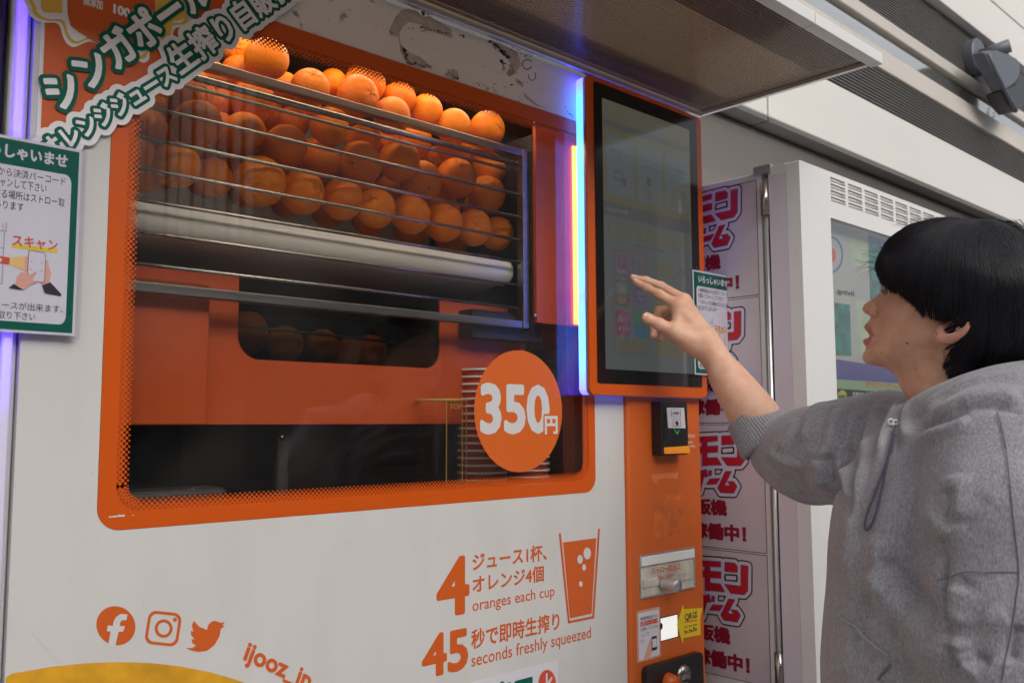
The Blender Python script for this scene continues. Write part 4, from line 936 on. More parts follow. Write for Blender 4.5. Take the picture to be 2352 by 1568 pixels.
# scanner window
sw = [cSlot(*p) for p in [(628, 893), (803, 853), (803, 1078), (630, 1125)]]
M['scan_light'] = mat('scanner_light', (.8, .8, .78), .3, emit=(1, .98, .92), es=.42)
flat_poly('scanner_rim', PC, [(PC.uv(sw[0])[0]-.002, PC.uv(sw[3])[1]-.002), (PC.uv(sw[1])[0]+.002, PC.uv(sw[3])[1]-.002), (PC.uv(sw[1])[0]+.002, PC.uv(sw[0])[1]+.002), (PC.uv(sw[0])[0]-.002, PC.uv(sw[0])[1]+.002)], M['dark2'], jm, px=False)
flat_poly('scanner_window', PC, [(PC.uv(sw[0])[0], PC.uv(sw[3])[1]), (PC.uv(sw[1])[0], PC.uv(sw[3])[1]), (PC.uv(sw[1])[0], PC.uv(sw[0])[1]), (PC.uv(sw[0])[0], PC.uv(sw[0])[1])], M['scan_light'], jm, off=.0008, px=False)
flat_poly('scanner_lens', PC, ellipse_pts(PC.uv(cSlot(634, 972)), .0045, .0065, 20), M['black'], jm, off=.0012, px=False)
# small instruction card
card = thing('scan_instruction_card', 'small laminated card showing a hand holding a phone, left of the scanner window', 'sign', tuple(on(1, YC, cSlot(500, 1300))))
pa0, pa1 = PC.uv(cSlot(380, 1000))[0], PC.uv(cSlot(624, 1000))[0]; pb0, pb1 = PC.uv(cSlot(380, 1357))[1], PC.uv(cSlot(380, 818))[1]
M['lam_pink'] = mat('laminate_edge', (.66, .33, .24), .25)
MB().box(pa0, pa1, YC-.0012, YC-.0004, pb0, pb1).build('pouch', M['lam_pink'], card)
PG = Plane(1, YC-.0012); w, h = pa1-pa0, pb1-pb0
flat_poly('white_card', PG, [(pa0+w*(.06+.88*a), pb0+h*(.04+.91*b_)) for a, b_ in rrect(0, 1, 0, 1, .04, 4)], M['paper'], card, px=False)
def tc_(s_, u0, u1, v0, v1, mt): v, f = text2d(s_, .0); flat('lettering', PG, fit_rect(v, pa0+u0*w, pa0+u1*w, pb0+v0*h, pb0+v1*h), f, M[mt], card, off=.0010)
tc_('携帯電話から', .14, .86, .80, .87, 'ink'); flat_poly('red_band', PG, [(pa0+.13*w, pb0+.69*h), (pa0+.88*w, pb0+.69*h), (pa0+.88*w, pb0+.78*h), (pa0+.13*w, pb0+.78*h)], M['red_ink'], card, off=.0007, px=False)
tc_('決済バーコード', .14, .87, .70, .77, 'paper'); tc_('を開いてスキャ', .14, .88, .59, .66, 'ink'); tc_('ンして下', .14, .50, .48, .55, 'ink'); tc_('さい', .14, .30, .37, .44, 'ink')
flat_poly('drawing', PG, [(pa0+x*w, pb0+y*h) for x, y in [(.25, .05), (.45, .30), (.56, .42), (.62, .28), (.62, .16), (.52, .08), (.50, .05)]], M['skin_print'], card, off=.0006, px=False)
flat_poly('drawing', PG, [(pa0+w*(.60+.23*a), pb0+h*(.16+.28*b_)) for a, b_ in rrect(0, 1, 0, 1, .14, 4)], M['ink'], card, off=.0009, px=False)
flat_poly('drawing', PG, [(pa0+w*(.62+.19*a), pb0+h*(.22+.17*b_)) for a, b_ in rrect(0, 1, 0, 1, .05, 2)], M['paper'], card, off=.0012, px=False)
# yellow arrow tag
ar = thing('arrow_tag', 'yellow arrow-shaped laminated tag pointing at the scanner window', 'sign', tuple(on(1, YC, cSlot(930, 1000))))
PA = Plane(1, YC-.002)
flat_poly('arrow_sheet', PA, [cSlot(*p) for p in [(806, 955), (868, 745), (874, 796), (1068, 782), (1045, 900), (1050, 1063), (870, 1097), (862, 1158)]], M['yellow'], ar, off=0, thick=.001)
text_rect('lettering', 'QRは', PA, cSlot(882, 880), cSlot(1015, 870), cSlot(900, 920), cSlot(960, 820), M['ink'], ar)
text_rect('lettering', 'ここに', PA, cSlot(878, 1000), cSlot(1010, 990), cSlot(890, 1037), cSlot(980, 948), M['ink'], ar)
for (u0, v0, u1, v1) in ((877, 905, 1015, 912), (877, 1028, 1012, 1012)):
    flat_poly('underline', PA, [cSlot(u0, v0+18), cSlot(u0, v0+28), cSlot(u1, v1+4), cSlot(u1, v1-8)], M['red_ink'], ar, off=.0003)
# coin unit
ca0, ca1 = PC.uv(cSlot(430, 1500))[0], PC.uv(cSlot(1020, 1400))[0]; cb1 = PC.uv(cSlot(700, 1315))[1]; cb0 = cb1-.30
coin_o = MB().prism(rrect(ca0, ca1, cb0, cb1, .012, 6), lambda a, c: (a, YC-.014, c), lambda a, c: (a, YC-.0005, c)).build('coin_unit', M['black'], jm, bevel=.003); 
PU = Plane(1, YC-.014)
c = PU.uv(cSlot(720, 1545)); MB().lathe([(0, .022), (.014, .02), (.017, .0)], (c[0]-.004, YC-.0145, c[1]), 24, axis=1).build('coin_return_knob', M['orange'], coin_o, smooth=True)
b = MB(); cc = PU.uv(cSlot(870, 1475)); v = [(cc[0]+.020*math.cos(t)*.9, YC-.0145-.006*math.sin(t+.6), cc[1]+.028*math.sin(t)) for t in [2*math.pi*k/32 for k in range(32)]]
MB().lathe([(0, .007), (.016, .006), (.019, .001), (.0195, 0)], (cc[0], YC-.0145, cc[1]), 28, axis=1).build('coin_slot', M['steel'], coin_o, smooth=True)
MB().box(cc[0]-.013, cc[0]+.008, YC-.0225, YC-.0210, cc[1]-.012, cc[1]-.0085).build('coin_slot_opening', M['dark'], coin_o)

# ---------------- canopy
cy = -.391; cx1 = 1.621; cx0 = -.2
M['poly'] = bpy.data.materials.new('ribbed_polycarbonate'); M['poly'].use_nodes = True
nt = M['poly'].node_tree; b_ = nt.nodes['Principled BSDF']; b_.inputs['Base Color'].default_value = (.16, .12, .09, 1); b_.inputs['Roughness'].default_value = .16
b_.inputs['Specular IOR Level'].default_value = .9
tl = nt.nodes.new('ShaderNodeBsdfTransparent'); tl.inputs[0].default_value = (.78, .645, .515, 1); mx = nt.nodes.new('ShaderNodeMixShader'); mx.inputs[0].default_value = .66
nt.links.new(b_.outputs[0], mx.inputs[1]); nt.links.new(tl.outputs[0], mx.inputs[2])
gl_ = nt.nodes.new('ShaderNodeBsdfGlossy'); gl_.inputs['Roughness'].default_value = .07; gl_.inputs[0].default_value = (.9, .85, .8, 1); lw_ = nt.nodes.new('ShaderNodeLayerWeight'); lw_.inputs[0].default_value = .5
pw_ = nt.nodes.new('ShaderNodeMath'); pw_.operation = 'POWER'; pw_.inputs[1].default_value = 4; nt.links.new(lw_.outputs['Facing'], pw_.inputs[0]); mm_ = nt.nodes.new('ShaderNodeMath'); mm_.operation = 'MULTIPLY_ADD'; mm_.inputs[1].default_value = .88; mm_.inputs[2].default_value = .12; nt.links.new(pw_.outputs[0], mm_.inputs[0])
mx2 = nt.nodes.new('ShaderNodeMixShader'); nt.links.new(mm_.outputs[0], mx2.inputs[0]); nt.links.new(mx.outputs[0], mx2.inputs[1]); nt.links.new(gl_.outputs[0], mx2.inputs[2]); nt.links.new(mx2.outputs[0], nt.nodes['Material Output'].inputs[0])
tc = nt.nodes.new('ShaderNodeTexCoord'); mp = nt.nodes.new('ShaderNodeMapping'); mp.inputs['Scale'].default_value = (1.5, 9, 1); n = nt.nodes.new('ShaderNodeTexNoise'); n.inputs['Scale'].default_value = 6; n.inputs['Detail'].default_value = 5
nt.links.new(tc.outputs['Object'], mp.inputs[0]); nt.links.new(mp.outputs[0], n.inputs[0]); r = nt.nodes.new('ShaderNodeValToRGB')
r.color_ramp.elements[0].position = .35; r.color_ramp.elements[0].color = (.20, .15, .115, 1); r.color_ramp.elements[1].position = .6; r.color_ramp.elements[1].color = (.34, .275, .22, 1)
nt.links.new(n.outputs[0], r.inputs[0]); nt.links.new(r.outputs[0], b_.inputs['Base Color'])
zc = ZT+.004
MB().box(cx0, cx1-.012, cy+.012, -.012, zc, zc+.008).build('canopy_sheet', M['poly'], jm)
M['rib'] = mat('canopy_rib', (.035, .025, .03), .5)
b = MB(); k = cy+.02
while k < -.014:
    b.box(cx0, cx1-.014, k, k+.0016, zc-.0012, zc-.0002); k += .0056
b.build('canopy_rib', M['rib'], jm, kind='stuff')
xjn = X(cC(908, 150), cy)
MB().box(cx0, xjn-.0015, cy-.012, cy+.011, zc-.006, zc+.016).build('canopy_front_trim', M['trim_white'], jm, bevel=.0015)
MB().box(xjn+.0015, cx1+.008, cy-.012, cy+.011, zc-.006, zc+.016).build('canopy_front_trim', M['trim_white'], jm, bevel=.0015)
MB().box(cx1-.011, cx1, cy+.012, -.004, zc-.006, zc+.014).build('canopy_side_trim', M['alu'], jm, bevel=.0015)
MB().box(cx0, cx1-.012, -.0115, .001, zc-.012, zc+.012).build('canopy_rear_trim', M['alu'], jm, bevel=.002)

# ================================================================== ORANGES
def orange_mat():
    m = bpy.data.materials.new('orange_peel'); m.use_nodes = True; nt = m.node_tree; b = nt.nodes['Principled BSDF']
    oi = nt.nodes.new('ShaderNodeObjectInfo'); r = nt.nodes.new('ShaderNodeValToRGB'); e = r.color_ramp.elements
    e[0].color = (.82, .185, .004, 1); e[1].color = (.90, .265, .007, 1); nt.links.new(oi.outputs['Random'], r.inputs[0])
    tc = nt.nodes.new('ShaderNodeTexCoord'); n = nt.nodes.new('ShaderNodeTexNoise'); n.inputs['Scale'].default_value = 14; n.inputs['Detail'].default_value = 4
    nt.links.new(tc.outputs['Object'], n.inputs[0]); mx = nt.nodes.new('ShaderNodeMixRGB'); mx.blend_type = 'MULTIPLY'; mx.inputs[0].default_value = .66
    r2 = nt.nodes.new('ShaderNodeValToRGB'); r2.color_ramp.elements[0].color = (.72, .62, .5, 1); r2.color_ramp.elements[1].color = (1, 1, 1, 1); r2.color_ramp.elements[0].position = .3; r2.color_ramp.elements[1].position = .6
    nt.links.new(n.outputs[0], r2.inputs[0]); nt.links.new(r.outputs[0], mx.inputs[1]); nt.links.new(r2.outputs[0], mx.inputs[2]); nt.links.new(mx.outputs[0], b.inputs['Base Color'])
    v = nt.nodes.new('ShaderNodeTexVoronoi'); v.inputs['Scale'].default_value = 620; nt.links.new(tc.outputs['Object'], v.inputs['Vector'])
    bp = nt.nodes.new('ShaderNodeBump'); bp.inputs['Strength'].default_value = .4; bp.inputs['Distance'].default_value = .001; nt.links.new(v.outputs['Distance'], bp.inputs['Height']); nt.links.new(bp.outputs[0], b.inputs['Normal'])
    b.inputs['Roughness'].default_value = .42; b.inputs['Specular IOR Level'].default_value = .25; b.inputs['Subsurface Weight'].default_value = .0; return m
M['peel'] = orange_mat(); M['stem'] = mat('stem_scar', (.16, .17, .05), .8)
def orange_mesh():
    bm = bmesh.new(); bmesh.ops.create_uvsphere(bm, u_segments=40, v_segments=26, radius=1)
    for v in bm.verts:
        c = v.co; r = math.hypot(c.x, c.y); s = c.z
        c.z *= .96
        if s > .8: c.z -= .10*((s-.8)/.2)**2*(1-.3*math.cos(5*math.atan2(c.y, c.x)))
        if s < -.9: c.z += .05*((-s-.9)/.1)
        k = 1+.018*noise.noise(Vector((c.x, c.y, c.z))*1.3); c.x *= k; c.y *= k
    me = bpy.data.meshes.new('orange'); bm.to_mesh(me); bm.free(); me.materials.append(M['peel'])
    for p in me.polygons: p.use_smooth = True
    return me
OM = orange_mesh()
s = MB(); s.lathe([(0, .885), (.05, .89), (.085, .875), (.10, .855)], (0, 0, 0), 8); stem_o = s.build('stem_scar', M['stem']); SM = stem_o.data; bpy.data.objects.remove(stem_o)
def add_orange(q, rpx, y, label, aim=None, grp='oranges piled in the rack', name='orange'):
    c = on(1, y, q); dep = (c-CAM) @ (ROT @ np.array([0, 0, -1.])); r = rpx*dep/F_
    root = thing(name, label, 'orange', tuple(c), grp)
    if aim is None: d = Vector((random.gauss(0, 1), random.gauss(0, .8), random.gauss(.2, 1))).normalized()
    else: d = Vector(aim).normalized()
    rot = d.to_track_quat('Z', 'Y').to_euler()
    for nm, me in (('peel', OM), ('stem_scar', SM)):
        o = bpy.data.objects.new(nm, me); COL.objects.link(o); o.parent = root; o.scale = (r*1.02,)*3; o.rotation_euler = rot
    return root
random.seed(11)
rows = {
 'top heap': (.0, [(480, 175, 42, .19), (548, 168, 42, .18), (650, 205, 42, .185), (545, 112, 40, .20), (612, 137, 50, .13), (713, 202, 44, .13), (765, 190, 34, .2), (822, 222, 48, .12), (839, 192, 46, .17), (900, 267, 43, .12), (916, 226, 39, .17), (979, 256, 38, .16), (1042, 292, 41, .13), (1119, 297, 41, .13), (955, 290, 36, .19)]),
 'upper row': (.0, [(441, 212, 51, .14), (500, 235, 45, .2), (581, 232, 50, .15), (670, 284, 41, .18), (756, 291, 45, .14), (835, 322, 40, .17), (905, 320, 42, .2), (950, 325, 42, .17), (1040, 350, 42, .18), (1095, 345, 42, .2), (700, 245, 40, .22), (790, 250, 42, .22)]),
 'second row': (.0, [(392, 245, 44, .19), (400, 315, 44, .185), (505, 300, 44, .19), (308, 352, 46, .14), (350, 290, 44, .2), (453, 286, 56, .13), (560, 308, 50, .14), (610, 262, 42, .2), (655, 338, 51, .13), (740, 372, 46, .16), (826, 376, 50, .13), (917, 370, 48, .13), (966, 418, 48, .14), (1049, 409, 46, .13), (1122, 388, 40, .16), (1118, 447, 43, .14), (870, 330, 42, .2), (1000, 375, 40, .21)]),
 'bottom row': (.0, [(407, 379, 52, .12), (492, 408, 44, .15), (330, 400, 44, .17), (598, 417, 57, .12), (694, 441, 52, .12), (786, 458, 48, .12), (862, 478, 46, .12), (943, 492, 46, .12), (1018, 511, 45, .12), (1088, 523, 42, .12), (1142, 537, 39, .14), (545, 375, 40, .2), (760, 420, 42, .19), (900, 440, 42, .2), (1010, 455, 42, .2), (1100, 480, 40, .19), (640, 390, 42, .21)])}
for rn, (_, L) in rows.items():
    L = sorted(L)
    for i, (x, y, r, dy) in enumerate(L):
        back = dy > .175
        add_orange((x, y), r*(.93 if back else 1.0), dy, f'{"half-hidden" if back else "ripe"} orange, {ORD[i]} from the left in the {rn} of the rack', aim=(random.gauss(0, .6), -random.uniform(.2, 1), random.gauss(0, .7)) if random.random() < .7 else None)
for yy_, r_, x_ in [(.25, a_, b_) for a_ in range(3) for b_ in range(9)]:
    add_orange((330+x_*95+r_*22, 270+x_*22+r_*62), 40, yy_, 'shaded orange buried at the back of the pile behind the others', grp='oranges buried at the back of the rack')
add_orange((566, 765, )[:2], 50, .20, 'greenish orange at the left end of the hopper opening', grp='oranges in the hopper')
for i, (x, y, r) in enumerate([(655, 790, 42), (741, 792, 37), (853, 805, 36), (800, 808, 33)]):
    add_orange((x, y), r, .19, f'dim orange in the hopper opening, {ORD[i]} beside the greenish one' if i < 3 else 'dim orange deepest in the hopper opening', grp='oranges in the hopper')

# ================================================================== CARD VENDING MACHINE
CX = 1.65
ck = on(0, CX, (1835, 367)); CY = ck[1]; CZ = ck[2]; print('card front y', CY, 'top', CZ)
cm = thing('card_vending_machine', 'tall white vending machine with red lettered stickers covering its side, behind the person', 'vending machine', (CX+.6, CY+.4, 0))
M['lilac'] = mat('white_enamel', (.74, .73, .73), .22, bump=.06, bump_scale=40)
M['side_bounce_tint'] = mat('side_bounce_tint', (.66, .60, .67), .3, bump=.06, bump_scale=40)  # white door side with lilac LED bounce painted into its colour
PX = Plane(0, CX)
ys = on(0, CX, cF(622, 400))[1]     # rod between door and body
CW = 1.25
# body behind the door gap, door in front
MB().box(CX, CX+CW, ys+.006, CY+.82, .08, CZ-.006).build('cabinet', M['lilac'], cm, bevel=.004)
DZ0 = .10
# door frame ring in XZ
wx0, wz1 = on(1, CY, cC(1052, 1462))[0], on(1, CY, cC(1052, 1462))[2]
wx1, wz0 = CX+CW-.10, .55
outer = rrect(CX, CX+CW, DZ0, CZ, .004, 3); inner = rrect(wx0, wx1, wz0, wz1, .003, 3)
ring_prism(MB(), outer, inner, CY, CY+.03).build('door', M['lilac'], cm)
MB().box(CX, CX+.02, CY+.0305, ys-.012, DZ0, CZ-.0205).build('door_side', M['side_bounce_tint'], cm)
MB().box(CX, CX+CW, CY+.0305, ys-.012, CZ-.02, CZ).build('door_top', M['lilac'], cm)
MB().box(CX+.015, CX+.03, ys-.0115, ys+.0055, .1, CZ-.03).build('gap_backing', M['black'], cm)
MB().tube([(CX-.001, ys-.004, .2), (CX-.001, ys-.004, CZ-.03)], .0052, 10).build('hinge_rod', M['alu'], cm, smooth=True)
for q in (cC(612, 1340), cI(712, 1480)):
    p = on(0, CX, q); MB().tube([(CX-.004, ys-.004, p[2]-.035), (CX-.004, ys-.004, p[2]+.035)], .0085, 12).build('hinge', M['steel'], cm, smooth=True)
MB().box(CX-.006, CX+.03, ys-.02, ys+.02, CZ-.014, CZ+.004).build('top_bracket', M['alu'], cm)
# vents
p0 = on(1, CY, cC(1050, 1195)); p1_ = on(1, CY, cC(1145, 1225)); pe = on(1, CY, cC(1168, 1232)); pr_ = on(1, CY, cC(1050, 1325))
sw_ = p1_[0]-p0[0]; pitch = pe[0]-p0[0]; rp = (p0[2]-pr_[2])/3
M['vent'] = mat('vent_dark', (.16, .13, .11), .6)
vslot = None
for r_ in range(4):
    for c_ in range(9):
        x = p0[0]+c_*pitch; z = p0[2]-r_*rp
        if vslot is None:
            vslot = MB().box(x, x+sw_, CY-.0006, CY+.001, z-.0022, z+.0022).build('vent_slot', M['vent'], cm)
            vlip = MB().tube([(x, CY-.0002, z-.0045), (x+sw_, CY-.0002, z-.0045)], .0022, 6).build('vent_lip', M['lilac'], cm, smooth=True)
        else:
            for o_ in (vslot, vlip):
                d = o_.copy(); COL.objects.link(d); d.location = Vector(o_.location)+Vector((c_*pitch, 0, -r_*rp))
# display: cards and bands, plus a wall sign's reflection drawn as flat print
MB().box(wx0-.01, wx1+.01, CY+.032, CY+.036, wz0-.01, wz1+.01).build('display_back', M['dark'], cm)
DP = Plane(1, CY+.031)
def dsp(nm, pts, m_, off=.0004): return flat_poly(nm, DP, pts, m_, cm, off=off)
M['d_grey'] = mat('display_grey', (.34, .34, .35), .5, emit=(.46, .46, .48), es=0.081, noise_amt=.1, noise_scale=5)
M['d_teal'] = mat('display_teal', (.015, .12, .11), .5, emit=(.02, .25, .22), es=0.135, noise_amt=.85, noise_scale=34)
M['d_blue'] = mat('display_blue', (.03, .10, .30), .5, emit=(.03, .10, .3), es=0.135)
M['d_purple'] = mat('display_purple', (.06, .05, .22), .5, emit=(.06, .05, .25), es=0.135)
M['d_green'] = mat('display_green', (.22, .34, .20), .5, emit=(.2, .3, .18), es=0.090)
M['d_pale'] = mat('display_pale', (.34, .40, .30), .5, emit=(.4, .5, .35), es=0.090, noise_amt=.2, noise_scale=15)
M['d_red'] = mat('display_red', (.50, .03, .02), .5, emit=(.5, .03, .02), es=0.090)
M['d_yel'] = mat('display_yellow', (.45, .45, .12), .5)
dsp('display_and_reflected_picture', [cF(1040, -60), cF(1300, 20), cF(1335, 965), cF(1060, 965)], M['d_grey'])
dsp('display_and_reflected_picture', [cF(1298, 20), cF(1700, 150), cF(1700, 400), cF(1312, 280)], M['d_blue'], .0005)
dsp('display_and_reflected_picture', [cF(1310, 120), cF(1500, 170), cF(1500, 600), cF(1318, 480)], M['d_teal'], .0007)
v = [DP.uv(cF(*p)) for p in ellipse_pts((1050, 200), 84, 124, 40)+ellipse_pts((1050, 200), 73, 112, 40)]
flat('reflected_ring', DP, v, [(k, (k+1) % 40, 40+(k+1) % 40, 40+k) for k in range(40)], M['d_blue'], cm, off=.0009)
dsp('reflected_dot', [cF(*p) for p in ellipse_pts((1062, 205), 22, 48, 24)], M['red_ink'], .0009)
tv, tf = text2d('living.', .03); tv = fit_rect(tv*np.array([-1, 1]), DP.uv(cF(1085, 450))[0], DP.uv(cF(1207, 450))[0], DP.uv(cF(1100, 470))[1], DP.uv(cF(1100, 425))[1])
flat('display_and_reflected_lettering', DP, tv, tf, M['ink'], cm, off=.0009)
dsp('display_and_reflected_picture', [cF(1075, 520), cF(1180, 535), cF(1190, 880), cF(1080, 875)], M['d_teal'], .0008)
dsp('display_and_reflected_picture', [cF(1180, 90), cF(1300, 90), cF(1310, 290), cF(1190, 270)], M['d_pale'], .0006)
dsp('display_and_reflected_picture', [cF(1225, 500), cF(1320, 520), cF(1330, 880), cF(1240, 880)], M['d_pale'], .0006)
dsp('display_and_reflected_picture', [cF(1080, 900), cF(1480, 960), cF(1700, 1000), cF(1700, 1080), cF(1080, 1040)], M['d_purple'], .0009)
dsp('display_and_reflected_picture', [cF(1085, 1035), cF(1700, 1075), cF(1700, 1140), cF(1085, 1098)], M['d_green'], .0011)
text_rect('display_and_reflected_lettering', 'ポケモンカードゲーム 10', DP, cF(1285, 1070), cF(1520, 1080), cF(1300, 1092), cF(1300, 1046), M['d_red'], cm, off=.0014, bold=.03)
dsp('display_card', [cF(*p) for p in ellipse_pts((1127, 1150), 32, 42, 20)], M['d_yel'], .0011)
text_rect('display_and_reflected_lettering', '会員証D', DP, cF(1100, 1150), cF(1157, 1150), cF(1120, 1165), cF(1120, 1138), M['ink'], cm, off=.0014)
text_rect('display_and_reflected_lettering', '大当たり！', DP, cF(1195, 1130), cF(1270, 1130), cF(1200, 1150), cF(1200, 1118), M['paper'], cm, off=.0014, bold=.03)
for (x, y, w, h, mt) in ((1195, 1158, 80, 50, 'd_green'), (1285, 1115, 45, 95, 'd_teal'), (1340, 1120, 45, 90, 'd_green'), (1395, 1110, 45, 90, 'd_pale'), (1450, 1115, 50, 90, 'd_teal'), (1100, 1215, 80, 100, 'd_pale'), (1200, 1225, 80, 100, 'd_teal')):
    dsp('display_card', [cF(x, y), cF(x+w, y+6), cF(x+w, y+h+6), cF(x, y+h)], M[mt], .0011)
MB().box(wx0, wx1, CY+.004, CY+.007, wz0, wz1).build('display_glass', M['glass'], cm)
# side stickers
M['stk'] = mat('sticker_vinyl', (.60, .53, .59), .3, noise_amt=.03, noise_scale=4, coat=.3, bump=.15, bump_scale=6)  # vinyl sheets, their tone shifted to lilac to carry the same bounce
M['stk_red'] = mat('sticker_red', (.50, .015, .03), .35); M['stk_wine'] = mat('sticker_wine', (.27, .01, .03), .4); M['stk_black'] = mat('sticker_black', (.01, .008, .012), .4)
M['stk_line'] = mat('sticker_line', (.64, .58, .66), .35); M['edge_dirt'] = mat('edge_dirt', (.13, .08, .07), .9, noise_amt=.4, noise_scale=60)
zt1_, zt2_, zt4_ = on(0, CX, cC(452, 1235))[2], on(0, CX, cF(472, 545))[2], on(0, CX, cI(520, 748))[2]
zt3_ = (zt2_+zt4_)/2
print('sticker z', zt1_, zt2_, zt3_, zt4_)
S = cSlot
logo = [[(1040, 285), (1265, 300), (1265, 352), (1040, 340)], [(1035, 390), (1268, 405), (1268, 470), (1035, 455)], [(1100, 330), (1155, 335), (1155, 600), (1105, 596)], [(1105, 515), (1262, 530), (1308, 612), (1105, 592)],
        [(1310, 305), (1412, 315), (1440, 350), (1438, 408), (1310, 398)], [(1478, 335), (1550, 345), (1548, 600), (1510, 642), (1372, 626), (1308, 535), (1478, 556)],
        [(1035, 660), (1150, 640), (1160, 722), (1122, 715), (1080, 872), (1035, 862), (1075, 722), (1035, 715)], [(1172, 658), (1202, 660), (1200, 712), (1170, 710)],
        [(1185, 748), (1292, 755), (1255, 808), (1150, 800)], [(1350, 688), (1412, 695), (1337, 838), (1402, 846), (1375, 798), (1437, 806), (1472, 860), (1437, 927), (1298, 905), (1268, 852)]]
base_v, base_f = polys2d([[tuple(PX.uv(S(*p))) for p in pl] for pl in logo])
hole = [tuple(PX.uv(S(*p))) for p in [(1308, 425), (1442, 432), (1442, 505), (1308, 498)]]; hole2 = [tuple(PX.uv(S(*p))) for p in [(1322, 442), (1428, 448), (1428, 490), (1322, 484)]]
wv, wf = dilate(base_v, base_f, .0080, .0022); kv, kf = dilate(base_v, base_f, .0108, .0022)
nv, nf = dilate(base_v, base_f, .0012, .0012)
base_v, base_f = dilate(base_v, base_f, .0002, .0011)
# the hidden left part of the same lettering
lv1 = text2d('ポケ', .07); lw = PX.uv(S(1035, 400)); 
a_r = lw[0]-.006; hgt = PX.uv(S(1040, 285))[1]-PX.uv(S(1105, 596))[1]
lv = fit_rect(lv1[0], a_r-.22, a_r, PX.uv(S(1105, 596))[1], PX.uv(S(1040, 285))[1])
t1 = text2d('自販機', .05); t2_ = text2d('稼働中！', .05)
tv1 = fit_rect(t1[0], PX.uv(cI(75, 1240))[0], PX.uv(cI(382, 1240))[0], PX.uv(cI(280, 1290))[1], PX.uv(cI(280, 1178))[1])
tv2 = fit_rect(t2_[0], PX.uv(cI(140, 1400))[0], PX.uv(cI(512, 1400))[0], PX.uv(cI(300, 1462))[1], PX.uv(cI(300, 1345))[1])
aR_ = PX.uv(cI(648, 700))[0]; aR_ = -(ys+.018)
topoff = None
z_seams = [CZ-.02, on(0, CX, cF(590, 472))[2], on(0, CX, cF(300, 1335))[2], on(0, CX, cI(640, 705))[2], on(0, CX, cI(640, 1600))[2]]
print('seams', z_seams)
aL_ = -(CY+.80)
for k, (zt, lab) in enumerate(((zt1_, 'top'), (zt2_, 'second'), (zt3_, 'third'), (zt4_, 'bottom'))):
    dz = zt-zt4_; z1, z0 = z_seams[k]-.003, z_seams[k+1]+.003
    ar_ = [(aL_, z0), (aR_, z0), (aR_, z1), (aL_, z1)]
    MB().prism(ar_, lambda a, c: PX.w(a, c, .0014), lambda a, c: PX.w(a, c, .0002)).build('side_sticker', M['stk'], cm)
    e = .0016
    fr_ = ar_; 
    ev = [ (aL_, z0-e), (aR_+e, z0-e), (aR_+e, z1+e), (aL_, z1+e)]
    flat_poly('dirty_edge', PX, ev, M['edge_dirt'], cm, off=.0004, px=False)
    D_ = np.array([0, dz])
    flat('sticker_lettering', PX, kv+D_, kf, M['stk_black'], cm, off=.0018); flat('sticker_lettering', PX, wv+D_, wf, M['stk_line'], cm, off=.0021)
    flat('sticker_lettering', PX, nv+D_, nf, M['d_purple'], cm, off=.0024); flat('sticker_lettering', PX, base_v+D_, base_f, M['stk_red'], cm, off=.0027)
    flat_poly('sticker_lettering', PX, [tuple(np.array(p)+D_) for p in hole], M['stk_black'], cm, off=.0028, px=False); flat_poly('sticker_lettering', PX, [tuple(np.array(p)+D_) for p in hole2], M['stk_line'], cm, off=.0031, px=False)
    flat('sticker_lettering', PX, lv+D_, lv1[1], M['stk_red'], cm, off=.0033)
    flat('sticker_lettering', PX, tv1+D_, t1[1], M['stk_wine'], cm, off=.0018); flat('sticker_lettering', PX, tv2+D_, t2_[1], M['stk_wine'], cm, off=.0018)
for (fx, fy) in ((CX+.08, CY+.1), (CX+CW-.08, CY+.1), (CX+.08, CY+.74), (CX+CW-.08, CY+.74)):
    MB().lathe([(0, 0), (.03, 0), (.03, .02), (.016, .03), (.016, .101)], (fx, fy, 0), 16).build('foot', M['black'], cm, smooth=True)
MB().box(CX+.01, CX+CW-.01, CY+.04, CY+.8, .078, .10).build('base_plate', M['black'], cm)

